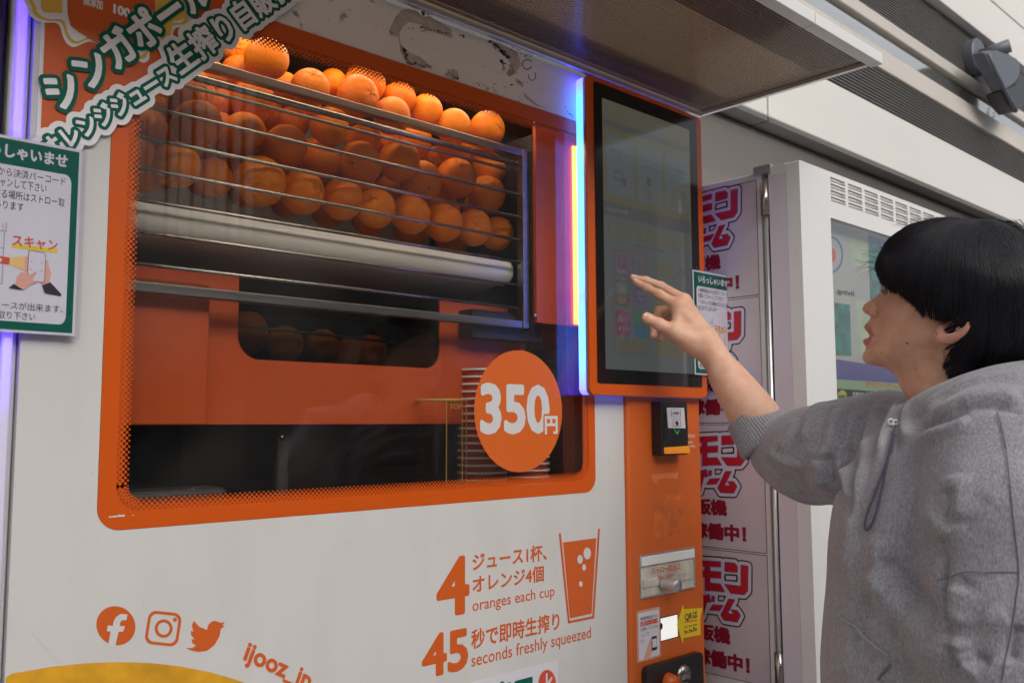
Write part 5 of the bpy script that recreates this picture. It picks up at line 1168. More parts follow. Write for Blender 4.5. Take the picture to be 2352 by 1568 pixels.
# ================================================================== PERSON
def surface_nets(Fd, o, h):
    """isosurface Fd=0 (inside negative) as quads"""
    S = Fd < 0; nx, ny, nz = Fd.shape
    c = np.zeros((nx-1, ny-1, nz-1), np.uint8)
    for i in (0, 1):
        for j in (0, 1):
            for k in (0, 1): c += S[i:nx-1+i, j:ny-1+j, k:nz-1+k]
    act = (c > 0) & (c < 8); idx = -np.ones(c.shape, int); A = np.argwhere(act); idx[act] = np.arange(len(A))
    acc = np.zeros((len(A), 3)); cnt = np.zeros(len(A))
    cor = [(i, j, k) for i in (0, 1) for j in (0, 1) for k in (0, 1)]
    for a in cor:
        for b in cor:
            if sum(abs(np.array(a)-np.array(b))) != 1 or a > b: continue
            fa = Fd[A[:, 0]+a[0], A[:, 1]+a[1], A[:, 2]+a[2]]; fb = Fd[A[:, 0]+b[0], A[:, 1]+b[1], A[:, 2]+b[2]]
            m_ = (fa < 0) != (fb < 0); t = np.where(m_, fa/np.where(m_, fa-fb, 1), 0)
            p = np.array(a)[None]+t[:, None]*(np.array(b)-np.array(a))[None]
            acc += p*m_[:, None]; cnt += m_
    V = (A+acc/cnt[:, None])*h+np.array(o); Q = []
    for ax in range(3):
        u, w = [(1, 2), (2, 0), (0, 1)][ax]
        sl0 = [slice(None)]*3; sl1 = [slice(None)]*3; sl0[ax] = slice(0, -1); sl1[ax] = slice(1, None)
        E = np.argwhere(S[tuple(sl0)] != S[tuple(sl1)])
        E = E[(E[:, u] > 0) & (E[:, w] > 0) & (E[:, u] < Fd.shape[u]-1) & (E[:, w] < Fd.shape[w]-1)]
        s0 = S[tuple(E.T)]
        def I(du, dw): e = E.copy(); e[:, u] -= du; e[:, w] -= dw; return idx[tuple(e.T)]
        q = np.stack([I(1, 1), I(0, 1), I(0, 0), I(1, 0)], 1); q[~s0] = q[~s0][:, ::-1]; Q.append(q)
    Q = np.vstack(Q); return V, Q[(Q >= 0).all(1)]
class Field:
    def __init__(s, lo, hi, h):
        s.lo = np.array(lo, float); s.h = h; s.n = np.ceil((np.array(hi)-s.lo)/h).astype(int)+1; s.F = np.full(s.n, .5, np.float32)
    def _sub(s, lo, hi):
        a = np.clip(np.floor((lo-s.lo)/s.h).astype(int), 0, s.n); b = np.clip(np.ceil((hi-s.lo)/s.h).astype(int)+1, 0, s.n); return a, b
    def _g(s, a, b): return [s.lo[i]+np.arange(a[i], b[i])*s.h for i in range(3)]
    def blend(s, lo, hi, fn, k, sub=False):
        a, b = s._sub(lo, hi)
        if (b <= a).any(): return
        x, y, z = s._g(a, b); X_, Y_, Z_ = x[:, None, None], y[None, :, None], z[None, None, :]
        d = fn(X_, Y_, Z_).astype(np.float32); sl = tuple(slice(a[i], b[i]) for i in range(3)); f = s.F[sl]
        if sub:
            hh = np.maximum(k-np.abs(-d-f), 0)/k; s.F[sl] = np.maximum(-d, f)+hh*hh*k*.25
        else:
            hh = np.maximum(k-np.abs(d-f), 0)/k; s.F[sl] = np.minimum(d, f)-hh*hh*k*.25
    def cap(s, p0, p1, r0, r1, k=.006, sub=False):
        p0, p1 = np.array(p0, float), np.array(p1, float); R = max(r0, r1)+k+3*s.h
        ba = p1-p0; L = ba @ ba+1e-12
        def fn(X_, Y_, Z_):
            px, py, pz = X_-p0[0], Y_-p0[1], Z_-p0[2]; t = np.clip((px*ba[0]+py*ba[1]+pz*ba[2])/L, 0, 1)
            return np.sqrt((px-t*ba[0])**2+(py-t*ba[1])**2+(pz-t*ba[2])**2)-(r0+(r1-r0)*t)
        s.blend(np.minimum(p0, p1)-R, np.maximum(p0, p1)+R, fn, k, sub)
    def chain(s, pts, rs, k=.006):
        for i in range(len(pts)-1): s.cap(pts[i], pts[i+1], rs[i], rs[i+1], k)
    def ell(s, c, ax, r, k=.01, sub=False):
        """ellipsoid with axes rows ax"""
        c = np.array(c, float); ax = np.array(ax, float); r = np.array(r, float); R = r.max()+k+3*s.h
        def fn(X_, Y_, Z_):
            px, py, pz = X_-c[0], Y_-c[1], Z_-c[2]; q = [(px*ax[i][0]+py*ax[i][1]+pz*ax[i][2])/r[i] for i in range(3)]
            k0 = np.sqrt(q[0]**2+q[1]**2+q[2]**2); k1 = np.sqrt((q[0]/r[0])**2+(q[1]/r[1])**2+(q[2]/r[2])**2)+1e-9; return k0*(k0-1)/k1
        s.blend(c-R, c+R, fn, k, sub)
    def mesh(s): return surface_nets(s.F, s.lo, s.h)

FA = math.radians(100)
Fv = np.array([math.cos(FA), math.sin(FA), 0]); Sv = np.array([-math.sin(FA), math.cos(FA), 0]); Uv = np.array([0, 0, 1.])
HC = at_depth((2150, 700), 1.27)
def hp3(q, w=0.0):
    r = ray(*q); t = ((HC+Sv*w-CAM) @ Sv)/(r @ Sv); return CAM+r*t
def huv(q, w=0.0):
    p = hp3(q, w)-HC; return np.array([p @ Fv, p @ Uv])
def hc(x, y, w=0.0): return huv(cHead(x, y), w)
person = thing('person', 'person with short black hair in a grey hooded sweatshirt reaching out to the touch screen', 'person', (float(HC[0]), float(HC[1]), 0))
def tps(P, g):
    P = np.array(P)*10; n = len(P); d = np.linalg.norm(P[:, None]-P[None], axis=2); K = np.where(d > 0, d*d*np.log(d+1e-12), 0)
    A = np.zeros((n+3, n+3)); A[:n, :n] = K+np.eye(n)*1e-5; A[:n, n:] = np.c_[np.ones(n), P]; A[n:, :n] = A[:n, n:].T
    s = np.linalg.solve(A, np.r_[g, 0, 0, 0])
    def f(X_, Y_):
        out = s[n]+s[n+1]*X_*10+s[n+2]*Y_*10
        for i in range(n):
            dd = (X_*10-P[i, 0])**2+(Y_*10-P[i, 1])**2; out = out+s[i]*.5*dd*np.log(dd+1e-12)
        return out
    return f
def poly_sd(poly, X_, Y_):
    """signed distance, positive inside"""
    P = np.array(poly); d = np.full(X_.shape, 1e9); ins = np.zeros(X_.shape, bool)
    for i in range(len(P)):
        a, b = P[i], P[(i+1) % len(P)]; e = b-a; t = np.clip(((X_-a[0])*e[0]+(Y_-a[1])*e[1])/(e @ e+1e-15), 0, 1)
        d = np.minimum(d, (X_-a[0]-t*e[0])**2+(Y_-a[1]-t*e[1])**2)
        c = ((a[1] <= Y_) & (b[1] > Y_)) | ((b[1] <= Y_) & (a[1] > Y_))
        if abs(e[1]) > 1e-12: ins ^= c & (X_ < a[0]+(Y_-a[1])/e[1]*e[0])
    return np.where(ins, 1, -1)*np.sqrt(d)
def smooth_open(pts, n=5):
    pts = [np.array(p, float) for p in pts]; P = [2*pts[0]-pts[1]]+pts+[2*pts[-1]-pts[-2]]; out = []
    for i in range(1, len(P)-2):
        p0, p1, p2, p3 = P[i-1], P[i], P[i+1], P[i+2]
        for k in range(n):
            t = k/n; out.append(.5*((2*p1)+(-p0+p2)*t+(2*p0-5*p1+4*p2-p3)*t*t+(-p0+3*p1-3*p2+p3)*t**3))
    out.append(pts[-1]); return out
face_front = [(600, 400), (572, 480), (562, 540), (564, 590), (571, 622), (562, 645), (535, 668), (500, 692), (462, 715), (439, 740), (434, 758), (442, 780), (462, 796), (482, 806), (494, 818), (489, 830), (468, 852), (449, 872), (446, 888), (455, 906), (470, 922), (486, 938)]
face_low = [(484, 947), (462, 950), (444, 965), (437, 984), (442, 1002), (455, 1016), (458, 1030), (446, 1050), (435, 1078), (434, 1104), (446, 1128), (472, 1144), (505, 1153), (545, 1158), (580, 1165), (615, 1180), (645, 1204), (668, 1240), (700, 1300), (745, 1375), (785, 1440), (830, 1520), (880, 1600)]
skull = [(1420, 1600), (1410, 1450), (1400, 1300), (1420, 1180), (1480, 1060), (1550, 920), (1590, 760), (1590, 600), (1540, 440), (1440, 300), (1290, 205), (1100, 170), (920, 190), (760, 260), (660, 330)]
outl = smooth_open(face_front)+smooth_open(face_low)+smooth_open(skull)
OUT = [hc(*p) for p in outl]
ctrl = [(p, 0) for p in (face_front[::2]+face_low[::2]+skull)] + [
 ((800, 800), .068), ((700, 760), .060), ((620, 770), .049), ((650, 700), .050), ((615, 640), .041), ((590, 610), .032), ((800, 620), .070), ((660, 520), .055), ((620, 470), .042), ((900, 420), .074), ((760, 400), .062),
 ((1100, 500), .077), ((1350, 600), .075), ((1480, 700), .055), ((1000, 300), .055), ((1300, 350), .055), ((1100, 750), .075),
 ((478, 745), .010), ((515, 780), .0175), ((545, 720), .018), ((548, 790), .024), ((590, 760), .040), ((572, 690), .026),
 ((495, 868), .018), ((530, 850), .026), ((560, 880), .036), ((600, 850), .046), ((535, 950), .030), ((490, 975), .019), ((480, 1060), .016), ((530, 1070), .030), ((590, 1050), .042), ((600, 960), .046), ((700, 900), .059),
 ((700, 1010), .053), ((800, 960), .061), ((820, 1060), .051), ((900, 960), .065), ((950, 880), .070), ((960, 1040), .056), ((600, 1130), .026), ((700, 1130), .035), ((700, 1190), .024), ((800, 1180), .041), ((760, 1290), .028), ((850, 1280), .046),
 ((950, 1180), .052), ((1100, 1150), .058), ((1000, 1300), .056), ((1200, 1250), .060), ((1300, 1250), .050), ((900, 1420), .045), ((1050, 1450), .058), ((1250, 1450), .058), ((1050, 1580), .062), ((1300, 950), .066)]
Pc = [hc(p[0], p[1], w) for p, w in ctrl]; gc = [w*w for p, w in ctrl]
ffun = tps(Pc, np.array(gc))
O_ = np.array(OUT); lo2, hi2 = O_.min(0)-.004, O_.max(0)+.004
h = .0016; gu = np.arange(lo2[0], hi2[0], h); gv = np.arange(lo2[1], hi2[1], h); GU, GV = np.meshgrid(gu, gv, indexing='ij')
G = ffun(GU, GV); SD = poly_sd(OUT, GU, GV)
w0 = np.sqrt(np.maximum(G, 0))
PXM = .3296/F_*1.27                # one head-crop pixel in metres
def bump(x, y, s, a, w=.03, sx=None, rot=0):
    c = hc(x, y, w); dx, dy = GU-c[0], GV-c[1]; ca, sa = math.cos(rot), math.sin(rot); X2, Y2 = dx*ca+dy*sa, -dx*sa+dy*ca
    return a*np.exp(-.5*((X2/((sx or s)*PXM))**2+(Y2/(s*PXM))**2))
def crease(pts, s, a, w=.03):
    """groove along a polyline"""
    P = [hc(x, y, w) for x, y in pts]; d = np.full(GU.shape, 1e9)
    for a_, b_ in zip(P[:-1], P[1:]):
        e = b_-a_; t = np.clip(((GU-a_[0])*e[0]+(GV-a_[1])*e[1])/(e @ e), 0, 1); d = np.minimum(d, (GU-a_[0]-t*e[0])**2+(GV-a_[1]-t*e[1])**2)
    return a*np.exp(-.5*d/(s*PXM)**2)
wb = w0 + bump(514, 778, 24, .0040, .018) + crease([(528, 735), (545, 760), (546, 790), (530, 812), (508, 822)], 7, -.0062, .022) + bump(503, 812, 8, -.006, .012)
wb += crease([(548, 800), (560, 840), (562, 890), (552, 935)], 16, -.0016, .032) + crease([(488, 938), (505, 942), (524, 948)], 4.5, -.0050, .022) + bump(528, 950, 10, -.003, .028)
wb += crease([(462, 905), (490, 922), (512, 938)], 10, .0018, .018) + crease([(455, 985), (485, 975), (515, 957)], 13, .0026, .018) + crease([(462, 1025), (500, 1020), (535, 1005)], 14, -.0030, .022)
wb += bump(604, 640, 16, -.0035, .036, 22) + crease([(574, 636), (600, 634), (640, 640)], 5, .0022, .038) + crease([(576, 618), (604, 608), (645, 618)], 5, .0022, .038) + crease([(580, 650), (610, 660), (650, 662)], 5, -.0012, .038)
wb += bump(720, 780, 60, .0015, .06) + bump(660, 690, 26, -.0012, .05)
wb += np.clip(SD/(4*PXM*10), 0, 1)*0
Gf = np.sign(G)*wb**2*np.where(G > 0, 1, 0)+np.where(G > 0, 0, G)
Gf = np.minimum(Gf, SD*.075)
ww = np.arange(-.086, .0861, h); Fh = (ww[None, None, :]**2-Gf[:, :, None]).astype(np.float32)
hv, hf = surface_nets(Fh, (lo2[0], lo2[1], ww[0]), h)
head_uvw = hv.copy(); headW = HC+hv[:, :1]*Fv+hv[:, 1:2]*Uv+hv[:, 2:3]*Sv
# ear
def e3(x, y, w): return hp3(cHead(x, y), w)
lo = np.minimum(e3(940, 690, .06), e3(1210, 1000, .10))-.03; hi = np.maximum(e3(940, 690, .06), e3(1210, 1000, .10))+.03
ear = Field(lo, hi, .0008)
rim = [(968, 950, 0.0732), (985, 972, 0.0756), (1020, 980, 0.0780), (1065, 970, 0.0804), (1110, 948, 0.0836), (1150, 910, 0.0868), (1176, 865, 0.0884), (1172, 810, 0.0884), (1150, 755, 0.0868), (1115, 715, 0.0844), (1070, 705, 0.0812), (1030, 725, 0.0780), (1005, 765, 0.0756)]
rp = smooth_open([e3(*p) for p in rim], 3); nr = len(rp)
ear.chain(rp, [.0030+.0010*math.sin(math.pi*i/nr) for i in range(nr)], .002)
ear.ell(e3(985, 945, .078), [Fv, Uv, Sv], (.0085, .010, .0048), .004)
ear.chain([e3(1000, 960, .078), e3(1060, 930, .080), e3(1110, 880, .083), e3(1120, 820, .084), e3(1090, 770, .083)], [.006, .0065, .006, .005, .004], .006)
ear.ell(e3(1085, 850, .078), [Fv, Uv, Sv], (.020, .028, .0045), .006)
ear.ell(e3(1085, 850, .070), [Fv, Uv, Sv], (.014, .022, .010), .006)
ear.chain([e3(985, 895, .077), e3(990, 860, .076)], [.0045, .004], .004)
ear.ell(e3(1040, 868, .086), [Fv, Uv, Sv], (.0085, .0115, .0085), .003, sub=True)
ear.chain([e3(1075, 905, .0905), e3(1135, 865, .0925)], [.002, .002], .002) if False else None
ev_, ef_ = ear.mesh()
earL = ev_; rel = ev_-HC; earR = ev_-2*np.outer(rel @ Sv, Sv)
# hand and arm
def hk(x, y, d): return at_depth(cHand(x, y), d)
def fk(x, y, d): return at_depth(cF(x, y), d)
def tipd(x, y, off): 
    p = on(1, YM-.0016-off, cHand(x, y)); return (p-CAM) @ (ROT @ np.array([0, 0, -1.]))
iT = hk(712, 667, tipd(712, 667, .019)); mT = hk(680, 622, tipd(680, 622, .008))
dI, dM = tipd(712, 667, .019), tipd(680, 622, .008); print('tip depth', dI, dM)
idx_ = [hk(1222, 952, 1.668), hk(990, 812, 1.682), hk(846, 738, (dI+1.682)/2), iT]
mid_ = [hk(1285, 885, 1.690), hk(1012, 720, 1.712), hk(832, 650, (dM+1.712)/2), mT]
rin_ = [hk(1260, 960, 1.700), hk(985, 1010, 1.722), hk(925, 1150, 1.712), hk(928, 1305, 1.700)]
lit_ = [hk(1260, 1030, 1.715), hk(1085, 1110, 1.735), hk(1020, 1225, 1.728), hk(1028, 1350, 1.716)]
thb_ = [hk(1400, 1400, 1.655), hk(1185, 1262, 1.648), hk(990, 1165, 1.650), hk(838, 1088, 1.655)]
wr = hk(1500, 1365, 1.662)
allp = np.array(idx_+mid_+rin_+lit_+thb_+[wr, fk(262, 869, 1.655)]); lo, hi = allp.min(0)-.035, allp.max(0)+.035
def finger(P, R, k=.0016):
    hand.cap(P[0], P[0]*.65+P[1]*.35, R[0], R[0]*.65+R[1]*.35, .008); hand.cap(P[0]*.65+P[1]*.35, P[1], R[0]*.65+R[1]*.35, R[1], k); hand.cap(P[1], P[2], R[1], R[2], k); hand.cap(P[2], P[3], R[2]*.98, R[3], k)
    for i in (1, 2): hand.ell(P[i], np.eye(3), (R[i]*1.07,)*3, .003)
# forearm continues as one sweep, slightly overlapping the hand mesh
arm_c = [fk(262, 869, 1.655), fk(363, 1026, 1.640), fk(440, 1140, 1.628), fk(531, 1267, 1.615), fk(630, 1403, 1.600)]
arm_r = [.0222, .0295, .0350, .0395, .043]
ALL = np.array(list(allp)+arm_c); lo, hi = ALL.min(0)-.055, ALL.max(0)+.055
print('arm grid', ((hi-lo)/.0016).astype(int))
big = Field(lo, hi, .0014)
hand = big
for q, r in ((idx_[0], .0125), (mid_[0], .0125), (rin_[0], .0125), (lit_[0], .0115)):
    hand.cap(wr+(q-wr)*.05, q, .0185, r, .016)
hand.cap(thb_[0], thb_[1], .0175, .0135, .014); hand.cap(wr, thb_[0], .021, .018, .014); hand.cap(thb_[1], idx_[0], .008, .010, .020)
hand.cap(thb_[0]*.5+thb_[1]*.5, lit_[0]*.6+wr*.4, .014, .013, .016)
finger(idx_, (.0108, .0086, .0074, .0062)); finger(mid_, (.0108, .0086, .0074, .0062)); finger(rin_, (.0105, .0088, .0078, .0064)); finger(lit_, (.0098, .0078, .0068, .0057))
hand.cap(thb_[1], thb_[2], .0130, .0108, .008); hand.cap(thb_[2], thb_[3], .0108, .0090, .004); hand.ell(thb_[2], np.eye(3), (.0112,)*3, .004)
hand.ell(thb_[3]+(thb_[2]-thb_[3])*.12, np.eye(3), (.0098,)*3, .005)
hand.chain([wr]+arm_c, [.0225]+arm_r, .018)
# creases on the knuckles
cam_dir = lambda p: (CAM-p)/np.linalg.norm(CAM-p)
for q, d in ((thb_[2], .0105), (idx_[1], .0088), (idx_[2], .0077)):
    c = q+cam_dir(q)*d; 
    for o_ in (-.0018, .0018):
        ax_ = (thb_[3]-thb_[2] if q is thb_[2] else idx_[3]-idx_[0]); ax_ = ax_/np.linalg.norm(ax_); pr_ = np.cross(ax_, cam_dir(q)); hand.cap(c+ax_*o_-pr_*.004, c+ax_*o_+pr_*.004, .0006, .0006, .0012, sub=True)
av, af = hand.mesh()
# unseen trunk and legs that carry the clothes
def hp_(px, py, w): return hp3((px, py), w)
shR, shL = hp_(2035, 1010, -.16), hp_(2290, 1010, .17)
hips = HC+np.array([0, 0, -.72])-Fv*.03
core = Field(np.array([HC[0]-.36, HC[1]-.36, .04]), np.array([HC[0]+.45, HC[1]+.36, 1.50]), .012)
chest = HC+np.array([0, 0, -.42])-Fv*.035
core.ell(chest, [Fv, Sv, Uv], (.10, .15, .26), .05); core.ell(hips, [Fv, Sv, Uv], (.10, .15, .15), .05); core.cap(chest, hips, .10, .10, .05)
core.cap(shR, shL, .05, .05, .04); core.cap(chest+Uv*.2, HC-Uv*.15-Fv*.035, .05, .05, .03)
footc = {}
for sgn in (-1, 1):
    hj = hips+Sv*.085*sgn; kn = hj-Uv*.36+Fv*.02; an = np.array([kn[0], kn[1], .09])-Fv*.03; footc[sgn] = an
    core.cap(hj, kn, .075, .052, .03); core.cap(kn, an, .050, .035, .02)
core.cap(shR, at_depth((1800, 1045), 1.585), .045, .04, .03); core.cap(at_depth((1800, 1045), 1.585), arm_c[-1], .04, .043, .03); core.cap(shL, hp_(2300, 1400, .20), .045, .04, .03)
cv, cf = core.mesh()
BV = np.vstack([headW, earL, earR, av, cv]); offs = np.cumsum([0, len(headW), len(earL), len(earR), len(av)])
BF = np.vstack([hf+offs[0], ef_+offs[1], ef_[:, ::-1]+offs[2], hf2*0+offs[3] if False else af+offs[3], cf+offs[4]])

# skin
msk = bpy.data.materials.new('skin'); msk.use_nodes = True; nt = msk.node_tree; b = nt.nodes['Principled BSDF']
at = nt.nodes.new('ShaderNodeVertexColor'); at.layer_name = 'tone'
tc = nt.nodes.new('ShaderNodeTexCoord'); n = nt.nodes.new('ShaderNodeTexNoise'); n.inputs['Scale'].default_value = 45; n.inputs['Detail'].default_value = 5; nt.links.new(tc.outputs['Object'], n.inputs[0])
r = nt.nodes.new('ShaderNodeValToRGB'); r.color_ramp.elements[0].position = .35; r.color_ramp.elements[1].position = .65; r.color_ramp.elements[0].color = (.90, .81, .78, 1); r.color_ramp.elements[1].color = (1, 1, 1, 1)
nt.links.new(n.outputs[0], r.inputs[0]); mx = nt.nodes.new('ShaderNodeMixRGB'); mx.blend_type = 'MULTIPLY'; mx.inputs[0].default_value = 1.0; nt.links.new(at.outputs[0], mx.inputs[1]); nt.links.new(r.outputs[0], mx.inputs[2]); nt.links.new(mx.outputs[0], b.inputs['Base Color'])
b.inputs['Roughness'].default_value = .48; b.inputs['Subsurface Weight'].default_value = .18; b.inputs['Subsurface Radius'].default_value = (.012, .004, .002); b.inputs['Subsurface Scale'].default_value = .5; b.inputs['Specular IOR Level'].default_value = .4
n2 = nt.nodes.new('ShaderNodeTexNoise'); n2.inputs['Scale'].default_value = 700; n2.inputs['Detail'].default_value = 2; nt.links.new(tc.outputs['Object'], n2.inputs[0])
bp = nt.nodes.new('ShaderNodeBump'); bp.inputs['Strength'].default_value = .12; bp.inputs['Distance'].default_value = .001; nt.links.new(n2.outputs[0], bp.inputs['Height']); nt.links.new(bp.outputs[0], b.inputs['Normal'])
M['skin'] = msk
body = link_mesh('body', BV, BF, M['skin'], person, smooth=True)
base_c = np.array([.71, .435, .305]); col = np.tile(base_c, (len(BV), 1))
nh = len(headW); U_, V_, W2 = head_uvw.T
def paint(poly, c, soft, w=.018, amt=1.0):
    sd = poly_sd([hc(x, y, w) for x, y in poly], U_, V_); a = np.clip(sd/soft+.5, 0, 1)*amt; col[:nh] = col[:nh]*(1-a[:, None])+np.array(c)*a[:, None]
paint([(430, 862), (463, 858), (490, 880), (512, 915), (528, 946), (505, 944), (485, 938), (430, 915)], (.46, .17, .14), .0015, amt=.75)
paint([(425, 950), (484, 950), (528, 950), (505, 978), (478, 1002), (445, 1014), (420, 1000)], (.52, .18, .15), .0015, amt=.8)
def blush(x, y, s, c, a, w):
    p = hc(x, y, w); k = a*np.exp(-.5*((U_-p[0])**2+(V_-p[1])**2)/(s*PXM)**2); col[:nh] = col[:nh]*(1-k[:, None])+np.array(c)*k[:, None]
blush(455, 760, 40, (.64, .31, .22), .6, .01); blush(650, 820, 90, (.66, .35, .25), .35, .055); blush(600, 690, 50, (.46, .23, .16), .35, .045)
nE = len(earL); col[offs[1]:offs[3]] = (.68, .36, .26)
tipsP = [iT, mT, thb_[3], rin_[3], lit_[3], idx_[1], thb_[2], idx_[0], mid_[0]]
for p in tipsP:
    k = .5*np.exp(-.5*((av-p)**2).sum(1)/.010**2); col[offs[3]:offs[4]] = col[offs[3]:offs[4]]*(1-k[:, None])+np.array([.70, .32, .24])*k[:, None]
ca = body.data.color_attributes.new('tone', 'FLOAT_COLOR', 'POINT'); ca.data.foreach_set('color', np.c_[col, np.ones(len(col))].ravel().astype(np.float32))
sm_ = body.modifiers.new('smooth', 'SMOOTH'); sm_.factor = .5; sm_.iterations = 1
# nails
M['nail'] = mat('nail', (.72, .46, .385), .25, coat=.5)
def nail(p_tip, p_prev, r, up, L=.0105):
    ax_ = (p_tip-p_prev)/np.linalg.norm(p_tip-p_prev); up = up-ax_*(up @ ax_); up /= np.linalg.norm(up); sd_ = np.cross(ax_, up); v = []; f = []
    nu, nv_ = 9, 8
    for i in range(nu):
        for j in range(nv_):
            a = (i/(nu-1)-.5)*1.9; t = j/(nv_-1); wdt = (1-max(0, (t-.75)/.25)**2*.35)*(1-max(0, (.2-t)/.2)**2*.2)
            v.append(p_tip+ax_*(-L*.62+L*t)+ (up*math.cos(a*wdt)+sd_*math.sin(a*wdt))*(r*1.10))
    for i in range(nu-1):
        for j in range(nv_-1): f.append((i*nv_+j, (i+1)*nv_+j, (i+1)*nv_+j+1, i*nv_+j+1))
    link_mesh('fingernail', v, f, M['nail'], body, smooth=True)
Rt = ROT @ np.array([1., 0, 0]); Up_ = ROT @ np.array([0, 1., 0])
nail(iT, idx_[2], .0064, Up_*.85+cam_dir(iT)*.35); nail(mT, mid_[2], .0064, Up_*.9+cam_dir(mT)*.3)
nail(thb_[3], thb_[2], .0093, Up_*.35+cam_dir(thb_[3])*.9, .0125); nail(rin_[3], rin_[2], .0066, -Rt*.8+cam_dir(rin_[3])*.3); nail(lit_[3], lit_[2], .0059, -Rt*.9+cam_dir(lit_[3])*.2)
# eye, lashes, moles
M['eye'] = mat('eye', (.25, .22, .21), .1, coat=.6); M['iris'] = mat('iris', (.03, .015, .008), .1, coat=.6); M['lash'] = mat('lash', (.012, .01, .01), .6)
for sg in (1, -1):
    c = hc(630, 641, .028); ce = HC+Fv*c[0]+Uv*c[1]+Sv*.0275*sg
    b = MB(); b.lathe([(.0098*math.sin(math.radians(a)), -.0098*math.cos(math.radians(a))) for a in range(0, 181, 12)], ce, 20); b.build('eyeball', M['eye'], body, smooth=True)
    ci = ce+Fv*.0062+Uv*.0006; b = MB(); b.lathe([(.0050*math.sin(math.radians(a)), -.0050*math.cos(math.radians(a))) for a in range(0, 181, 15)], ci, 16); b.build('iris', M['iris'], body, smooth=True)
pts = [e3(569, 618, .030), e3(573, 634, .034), e3(584, 640, .037), e3(600, 645, .040)]
b = MB(); b.tube(smooth_open(pts, 4), .0005, 5)
for k in range(5):
    p = pts[0]*(1-k/5)+pts[2]*(k/5); b.tube([p, p+Fv*.0025-Uv*.0008, p+Fv*.004-Uv*.0004], [.0002, .00018, .0001], 4)
b.build('eyelash', M['lash'], body)
M['mole'] = mat('mole', (.06, .03, .02), .6)
b = MB()
for (x, y, w, r_) in ((748, 998, .0585, .0013), (566, 1063, .0355, .0009), (972, 963, .0835, .0009), (955, 930, .083, .0010), (808, 1175, .043, .0007), (515, 708, .014, .0007), (765, 720, .067, .0008)):
    c = hc(x, y, w); iu = int((c[0]-lo2[0])/.0016); iv = int((c[1]-lo2[1])/.0016)
    wz = math.sqrt(max(Gf[iu, iv], 0)) if x < 950 and 0 <= iu < Gf.shape[0] and 0 <= iv < Gf.shape[1] else w
    c = hc(x, y, wz); p = HC+Fv*c[0]+Uv*c[1]+Sv*wz
    b.lathe([(r_*math.sin(math.radians(a)), -r_*math.cos(math.radians(a))) for a in range(0, 181, 30)], p, 8)
b.build('mole', M['mole'], body, smooth=True)

# ---------------- hair
hair_top = [(562, 575), (530, 545), (516, 500), (520, 440), (545, 380), (590, 305), (660, 225), (760, 165), (900, 122), (1070, 106), (1200, 118), (1350, 148), (1500, 200), (1610, 285), (1690, 400), (1725, 540), (1720, 700), (1695, 840), (1645, 970), (1575, 1075), (1490, 1150), (1400, 1190)]
hair_low = [(1300, 1205), (1190, 1215), (1078, 1228), (1035, 1190), (1005, 1130), (1015, 1070), (1060, 1010), (1110, 950), (1160, 895), (1184, 850), (1170, 810), (1140, 775), (1112, 775), (1092, 822), (1060, 835), (1010, 812), (960, 822), (900, 800), (862, 792), (825, 745), (775, 703), (735, 668), (690, 652), (640, 630), (600, 605)]
hpoly = smooth_open(hair_top, 4)+smooth_open(hair_low, 4)
HPuv = [hc(p[0], p[1], 0 if i < 4*len(hair_top) else .07) for i, p in enumerate(hpoly)]
hctrl = [(p, 0) for p in hair_top] + [((1300, 1210), .03), ((1300, 1300), .03), ((700, 450), .070), ((640, 380), .046), ((610, 530), .054), ((575, 490), .040), ((750, 600), .079), ((900, 400), .084), ((1100, 350), .086), ((1100, 600), .096), ((1000, 750), .092), ((1300, 500), .096), ((1300, 800), .088), ((1500, 600), .080), ((1500, 900), .060), ((1200, 1000), .078), ((1100, 1150), .066), ((1350, 1100), .060), ((620, 610), .054), ((900, 820), .080), ((700, 680), .065), ((1000, 950), .08), ((800, 250), .058), ((1150, 200), .055), ((1450, 330), .058)]
hfun = tps([hc(p[0], p[1], w) for p, w in hctrl], np.array([w*w for p, w in hctrl]))
hl = np.array(HPuv); l2, h2 = hl.min(0)-.006, hl.max(0)+.006; hh = .0028
gu2 = np.arange(l2[0], h2[0], hh); gv2 = np.arange(l2[1], h2[1], hh); GU2, GV2 = np.meshgrid(gu2, gv2, indexing='ij')
W3 = np.sqrt(np.maximum(hfun(GU2, GV2), 0)); SD2 = poly_sd(HPuv, GU2, GV2)
# lower edge is ragged
ns = np.array([[noise.noise(Vector((a*55, c*16, 0)))*.004+noise.noise(Vector((a*160, c*30, 3)))*.0018 for c in gv2] for a in gu2])
ww = np.arange(-.104, .1041, hh); g3 = np.where(hfun(GU2, GV2) > 0, 1, -1)[:, :, None]
lock = np.array([[noise.noise(Vector((a*90+c*18, c*7, 1)))*.0022 for c in gv2] for a in gu2])
Fs = np.maximum(np.abs(ww)[None, None, :]-(W3+lock-.0035)[:, :, None]*np.where(g3 > 0, 1, 1), -(SD2-.0055+ns)[:, :, None])
Fs = np.where((g3 < 0), np.maximum(Fs, .001), Fs).astype(np.float32)
sv, sf = surface_nets(Fs, (l2[0], l2[1], ww[0]), hh)
M['hair'] = mat('hair_black', (.008, .007, .009), .6, spec=.1)
hs_ = link_mesh('hair', HC+sv[:, :1]*Fv+sv[:, 1:2]*Uv+sv[:, 2:3]*Sv, sf, M['hair'], person, smooth=True)
sm_ = hs_.modifiers.new('smooth', 'SMOOTH'); sm_.factor = .5; sm_.iterations = 5
